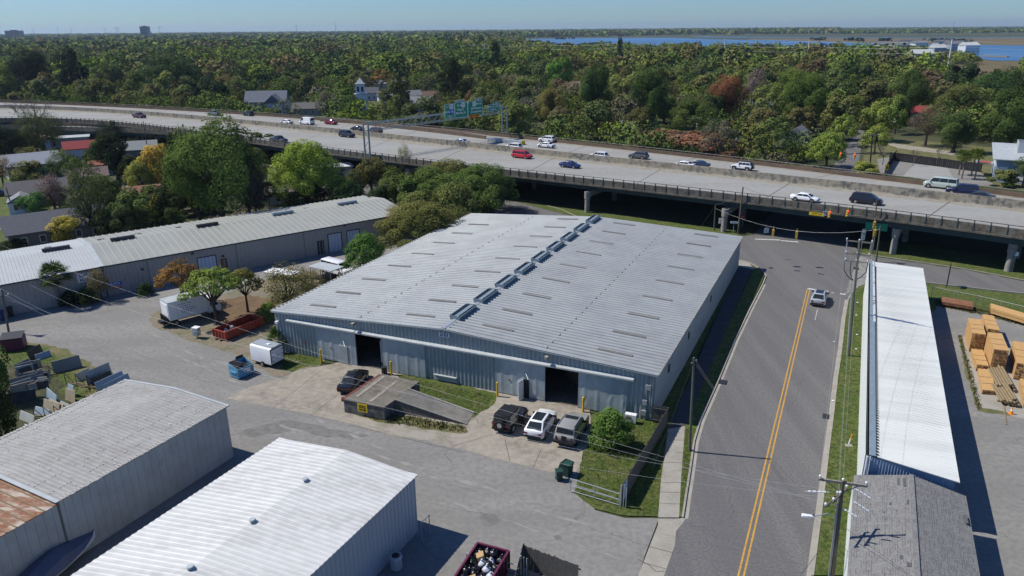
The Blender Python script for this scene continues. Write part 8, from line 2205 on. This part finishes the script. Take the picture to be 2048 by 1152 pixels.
while cnt < 205 and tries < 60000:
    tries+=1
    x=rt_.uniform(-330,330); y=rt_.uniform(150,470)
    px,py=PX((x,y,0))
    if not (-60 < px < 2110) or py > 345: continue
    if y < farf(x)+9 or blocks(x,y): continue
    if inpoly(px,py,WATER) or any(inpoly(px,py,O) for O in OPEN): continue
    R=rt_.uniform(5.0,9.0)
    if any((x - a)**2+(y - b)**2 < (R*.55+7)**2 for a,b in HP): continue
    if any((x - a)**2+(y - b)**2 < ((R+c)*.62)**2 for a,b,c in TP): continue
    if any((x - a)**2+(y - b)**2 < ((R+c)*.66)**2 for a,b,c in placed): continue
    placed.append((x,y,R)); cnt+=1
    i=rt_.choices(range(8),PW)[0]; col,w_=PAL[i]; kind='sparse' if w_=='greyish' else rt_.choice(['broad','broad','tall','dome','broad','pine' if w_=='dark green' else 'broad'])
    LM=[(0,'the far left edge'),(110,'the two dark evergreens'),(262,'the diamond warning sign'),(345,'the broad dark oak'),(440,'the grey-green pickup'),(540,'the large white house'),(615,'the white cargo van'),(662,'the dark red sedan'),(724,'the church tower'),(800,'the black sedan and gantry post'),(870,'the pale blue sedan'),(930,'the widest green sign'),(1000,'the right gantry post'),(1094,'the crash cushion'),(1150,'the deep blue sedan'),(1210,'the tall dark oak'),(1277,'the dark grey car'),(1345,'the middle of the brown thicket'),(1410,'the dark blue sedan'),(1484,'the white off-road car'),(1545,'the left yellow signal'),(1609,'the white near-lane sedan'),(1670,'the left side of the avenue'),(1740,'the right side of the avenue'),(1800,'the screening fence'),(1880,'the passenger van'),(1945,'the four palms'),(2030,'the pale blue building')]
    lm=min(LM,key=lambda q: abs(q[0] - px))[1]
    row=['front','second','third','fourth','fifth','sixth','rear'][min(6,int((y - farf(x)) / 28))]
    g_='%s %s trees beyond the highway, %s row, above %s' % (w_,{'pine': 'open-branched','tall': 'upright','dome': 'round','broad': 'broad','sparse': 'thin-crowned'}[kind],row,lm)
    tree(g_.replace(' trees',' tree'),x,y,R,R*rt_.uniform(1.45,2.1) if kind !='pine' else R*2.5,col,kind,1 if y < 320 else 2,g_,parts=y < 300)
print('trees placed',cnt,'tries',tries)
# far wood: one mass nobody could count
m=bpy.data.materials.new('wood_foliage'); m.use_nodes=True; N=m.node_tree.nodes; L_=m.node_tree.links; N.clear()
out=N.new("ShaderNodeOutputMaterial"); at=N.new("ShaderNodeAttribute"); at.attribute_name="tint"; a2_=N.new("ShaderNodeAttribute"); a2_.attribute_name="tone"; hs_=N.new("ShaderNodeHueSaturation"); mr=N.new("ShaderNodeMapRange"); mr.inputs[3].default_value=.6; mr.inputs[4].default_value=1.45
L_.new(a2_.outputs["Fac"],mr.inputs[0]); L_.new(mr.outputs[0],hs_.inputs["Value"]); L_.new(at.outputs["Color"],hs_.inputs["Color"]); d_=N.new("ShaderNodeBsdfDiffuse"); L_.new(hs_.outputs[0],d_.inputs[0]); L_.new(d_.outputs[0],out.inputs[0])
M['wood']=m
rg=np.random.default_rng(5)
def wood(name,label,r0,r1,n,nq,size,Rr,Hr,seed,amin=-40,amax=40):
    rg=np.random.default_rng(seed); Ps=[]; Ts=[]; Cs=[]; k=0; tr_=0
    while k < n and tr_ < n*12:
        tr_+=1
        r_=math.sqrt(rg.uniform(r0**2,r1**2)) if r1 < 2000 else r0*(r1 / r0)**rg.uniform(0,1) ; a=math.radians(rg.uniform(amin,amax)); x,y=r_*math.sin(a),r_*math.cos(a)
        px,py=PX((x,y,0))
        if px < -80 or px > 2130 or inpoly(px,py,WATER) or any(inpoly(px,py,O) for O in OPEN): continue
        if y < 470 and (y < farf(x)+12 or any((x - q[0])**2+(y - q[1])**2 < (q[2]*.9)**2 for q in placed) or any((x - q[0])**2+(y - q[1])**2 < (q[2]+2)**2 for q in TP)): continue
        if any((x - hx)**2+(y - hy)**2 < 15**2 for hx,hy in HP): continue
        if blocks(x,y): continue
        R=rg.uniform(*Rr); H=rg.uniform(*Hr)
        if 480 < y < 1500 and (px < 1000 or y < 700) and rg.random() < .22: R*=1.35; H*=1.4
        if y < 300 and rg.random() < .5: H=H*.5; R=R*.7
        if px > 1680 and py < 132: H=min(H,8)
        nc=nq; d=rg.normal(size=(nc,3)); d[:,2]=np.abs(d[:,2])*1.1 - .25; d /=np.linalg.norm(d,axis=1)[:,None]
        ph=rg.uniform(0,6.28,4); lump=1+.16*np.sin(3*np.arctan2(d[:,1],d[:,0])+ph[0])*np.sin(4*d[:,2]+ph[1])+.12*np.sin(5*np.arctan2(d[:,1],d[:,0])+ph[2]+5*d[:,2])+rg.normal(0,.05,nc)
        p=np.array([x,y,H*.45])+d*lump[:,None]*[R,R,H*.55]; nr=d+rg.normal(size=(nc,3))*.42; nr /=np.linalg.norm(nr,axis=1)[:,None]
        t=np.cross(nr,rg.normal(size=(nc,3))); t /=np.linalg.norm(t,axis=1)[:,None]; b=np.cross(nr,t); s=size*(R / 8)*rg.uniform(.6,1.3,nc)[:,None]
        P=np.stack([p - t*s - b*s*.5,p+t*s*.3 - b*s*.8,p+t*s+b*s*.45,p - t*s*.4+b*s*.85],axis=1); T_=np.clip(.5+rg.normal(0,.13,nc)+.25*(lump - 1) / .2,0,1)
        c=np.array(PAL[rg.choice(8,p=np.array(PW) / sum(PW))][0])*rg.uniform(1.25,1.95)
        Ps.append(P); Ts.append(T_); Cs.append(np.tile([[*c,1]],(len(P),1))); k+=1
    P=np.concatenate(Ps); me=quads_mesh(name,P,np.concatenate(Ts),[M['wood']],tint=np.concatenate(Cs)); o=bpy.data.objects.new(name,me); COL.objects.link(o); tag(o,label,'wood',kind='stuff'); print(name,k,len(P))
wood('wood','dense wood of mixed green and brown crowns filling the neighbourhood beyond the highway',200,480,700,600,.4,(4,8),(6,11),1)
wood('wood','mass of tree crowns in the middle distance',480,1000,2300,520,.58,(5,12),(8,15),2)
wood('wood','mass of tree crowns further back towards the horizon',1000,2200,4200,130,1.15,(7,14),(9,16),3,-36,36)
wood('wood','far wood along the horizon',2200,9500,9000,30,2.7,(10,20),(12,20),4,-36,36)
# reed clumps and marsh islands
r_=random.Random(4); Ps=[]; Ts=[]
for (x,y,w_) in ((1638,80.5,40),(1862,83,60),(1900,84,30),(1920,85,22),(1722,82,10),(1130,78.5,60),(1770,82,14),(1700,81,12)):
    c=G(x,y)
    for k in range(9): q=np.array([[c.x+r_.uniform(-.5,.5)*w_,c.y+r_.uniform(-20,20),3]]); P,T_=leaves(rg,q,np.array([7.0]),14,2.2,squash=.6); Ps.append(P); Ts.append(T_)
P=np.concatenate(Ps); me=quads_mesh('marsh_scrub',P,np.concatenate(Ts),[M['wood']],tint=np.tile([[.02,.035,.015,1]],(len(P),1))); o=bpy.data.objects.new('marsh_scrub',me); COL.objects.link(o); tag(o,'dark scrub islands dotted over the marsh','scrub',kind='stuff')
# grass tufts at ragged edges and weeds along the fence
def tufts(name,label,polys,n,size,col,seed):
    rg=np.random.default_rng(seed); Ps=[]
    for P_,k,z in polys:
        W=gp(P_); xs=[q[0] for q in W]; ys=[q[1] for q in W]; c=0
        while c < k:
            x,y=rg.uniform(min(xs),max(xs)),rg.uniform(min(ys),max(ys))
            if not inpoly(x,y,W): continue
            c+=1
            for _ in range(n):
                a=rg.uniform(0,6.28); s=size*rg.uniform(.5,1.5); d=np.array([math.cos(a),math.sin(a),0]); b=np.array([x,y,z])+np.append(rg.uniform(-.12,.12,2),0); t=b+np.array([rg.uniform(-.5,.5)*s,rg.uniform(-.5,.5)*s,s])
                Ps.append(np.stack([b - d*s*.22,b+d*s*.22,t+d*s*.08,t - d*s*.08]))
    P=np.array(Ps); me=quads_mesh(name,P,np.random.default_rng(1).uniform(0,1,len(P)),[M['wood']],tint=np.tile([[*col,1]],(len(P),1))); o=bpy.data.objects.new(name,me); COL.objects.link(o); tag(o,label,'grass',kind='stuff')
tufts('grass','short grass blades on the lawns round the warehouse',[([(1320,1030),(1240,1028),(1190,1014),(1152,985),(1166,905),(1182,885),(1215,850),(1300,842),(1330,800),(1334,862),(1322,960)],5200,.05),([(790,750),(985,792),(976,816),(948,832),(838,790),(820,768)],2200,.02),([(566,706),(648,714),(600,736),(562,738)],700,.015),([(1640,1150),(1657,900),(1674,760),(1696,600),(1735,572),(1730,700),(1715,930),(1690,1150)],5200,.09),([(1362,1032),(1370,860),(1388,862),(1372,985)],600,.1),([(20,690),(80,694),(120,716),(178,800),(100,830),(20,800)],1500,.012)],2,.07,(.09,.115,.03),1)
tufts('weeds','rough weeds along the chain link fence and slab edge of the lumber yard',[([(1870,600),(2048,640),(2048,652),(1950,628),(1870,612)],900,.05),([(1916,672),(1922,672),(1962,816),(1956,822)],260,.01),([(700,824),(770,846),(935,866),(930,852),(770,825)],500,.018),([(180,770),(240,800),(200,850),(130,850)],260,.01)],3,.15,(.10,.10,.035),2)
# litter of dry leaves along kerbs is part of the verge; haze last
hz=bpy.data.materials.new('haze'); hz.use_nodes=True; N=hz.node_tree.nodes; N.clear()
out=N.new("ShaderNodeOutputMaterial"); pv=N.new("ShaderNodeVolumePrincipled"); pv.inputs["Color"].default_value=(.62,.78,1,1); pv.inputs["Density"].default_value=6e-5; pv.inputs["Anisotropy"].default_value=.3
hz.node_tree.links.new(pv.outputs[0],out.inputs["Volume"])
mb=MB(); mb.box((0,5000,39),(26000,14400,81)); hb=mb.build('haze',hz,None); tag(hb,kind='stuff')

bpy.context.view_layer.update()
dg_=bpy.context.evaluated_depsgraph_get()
for o in TEXTS:
    me=bpy.data.meshes.new_from_object(o.evaluated_get(dg_)); q=bpy.data.objects.new(o.name,me); COL.objects.link(q); q.parent=o.parent; q.matrix_basis=o.matrix_basis.copy(); nm_=o.name.split('.')[0]; bpy.data.objects.remove(o); q.name=nm_
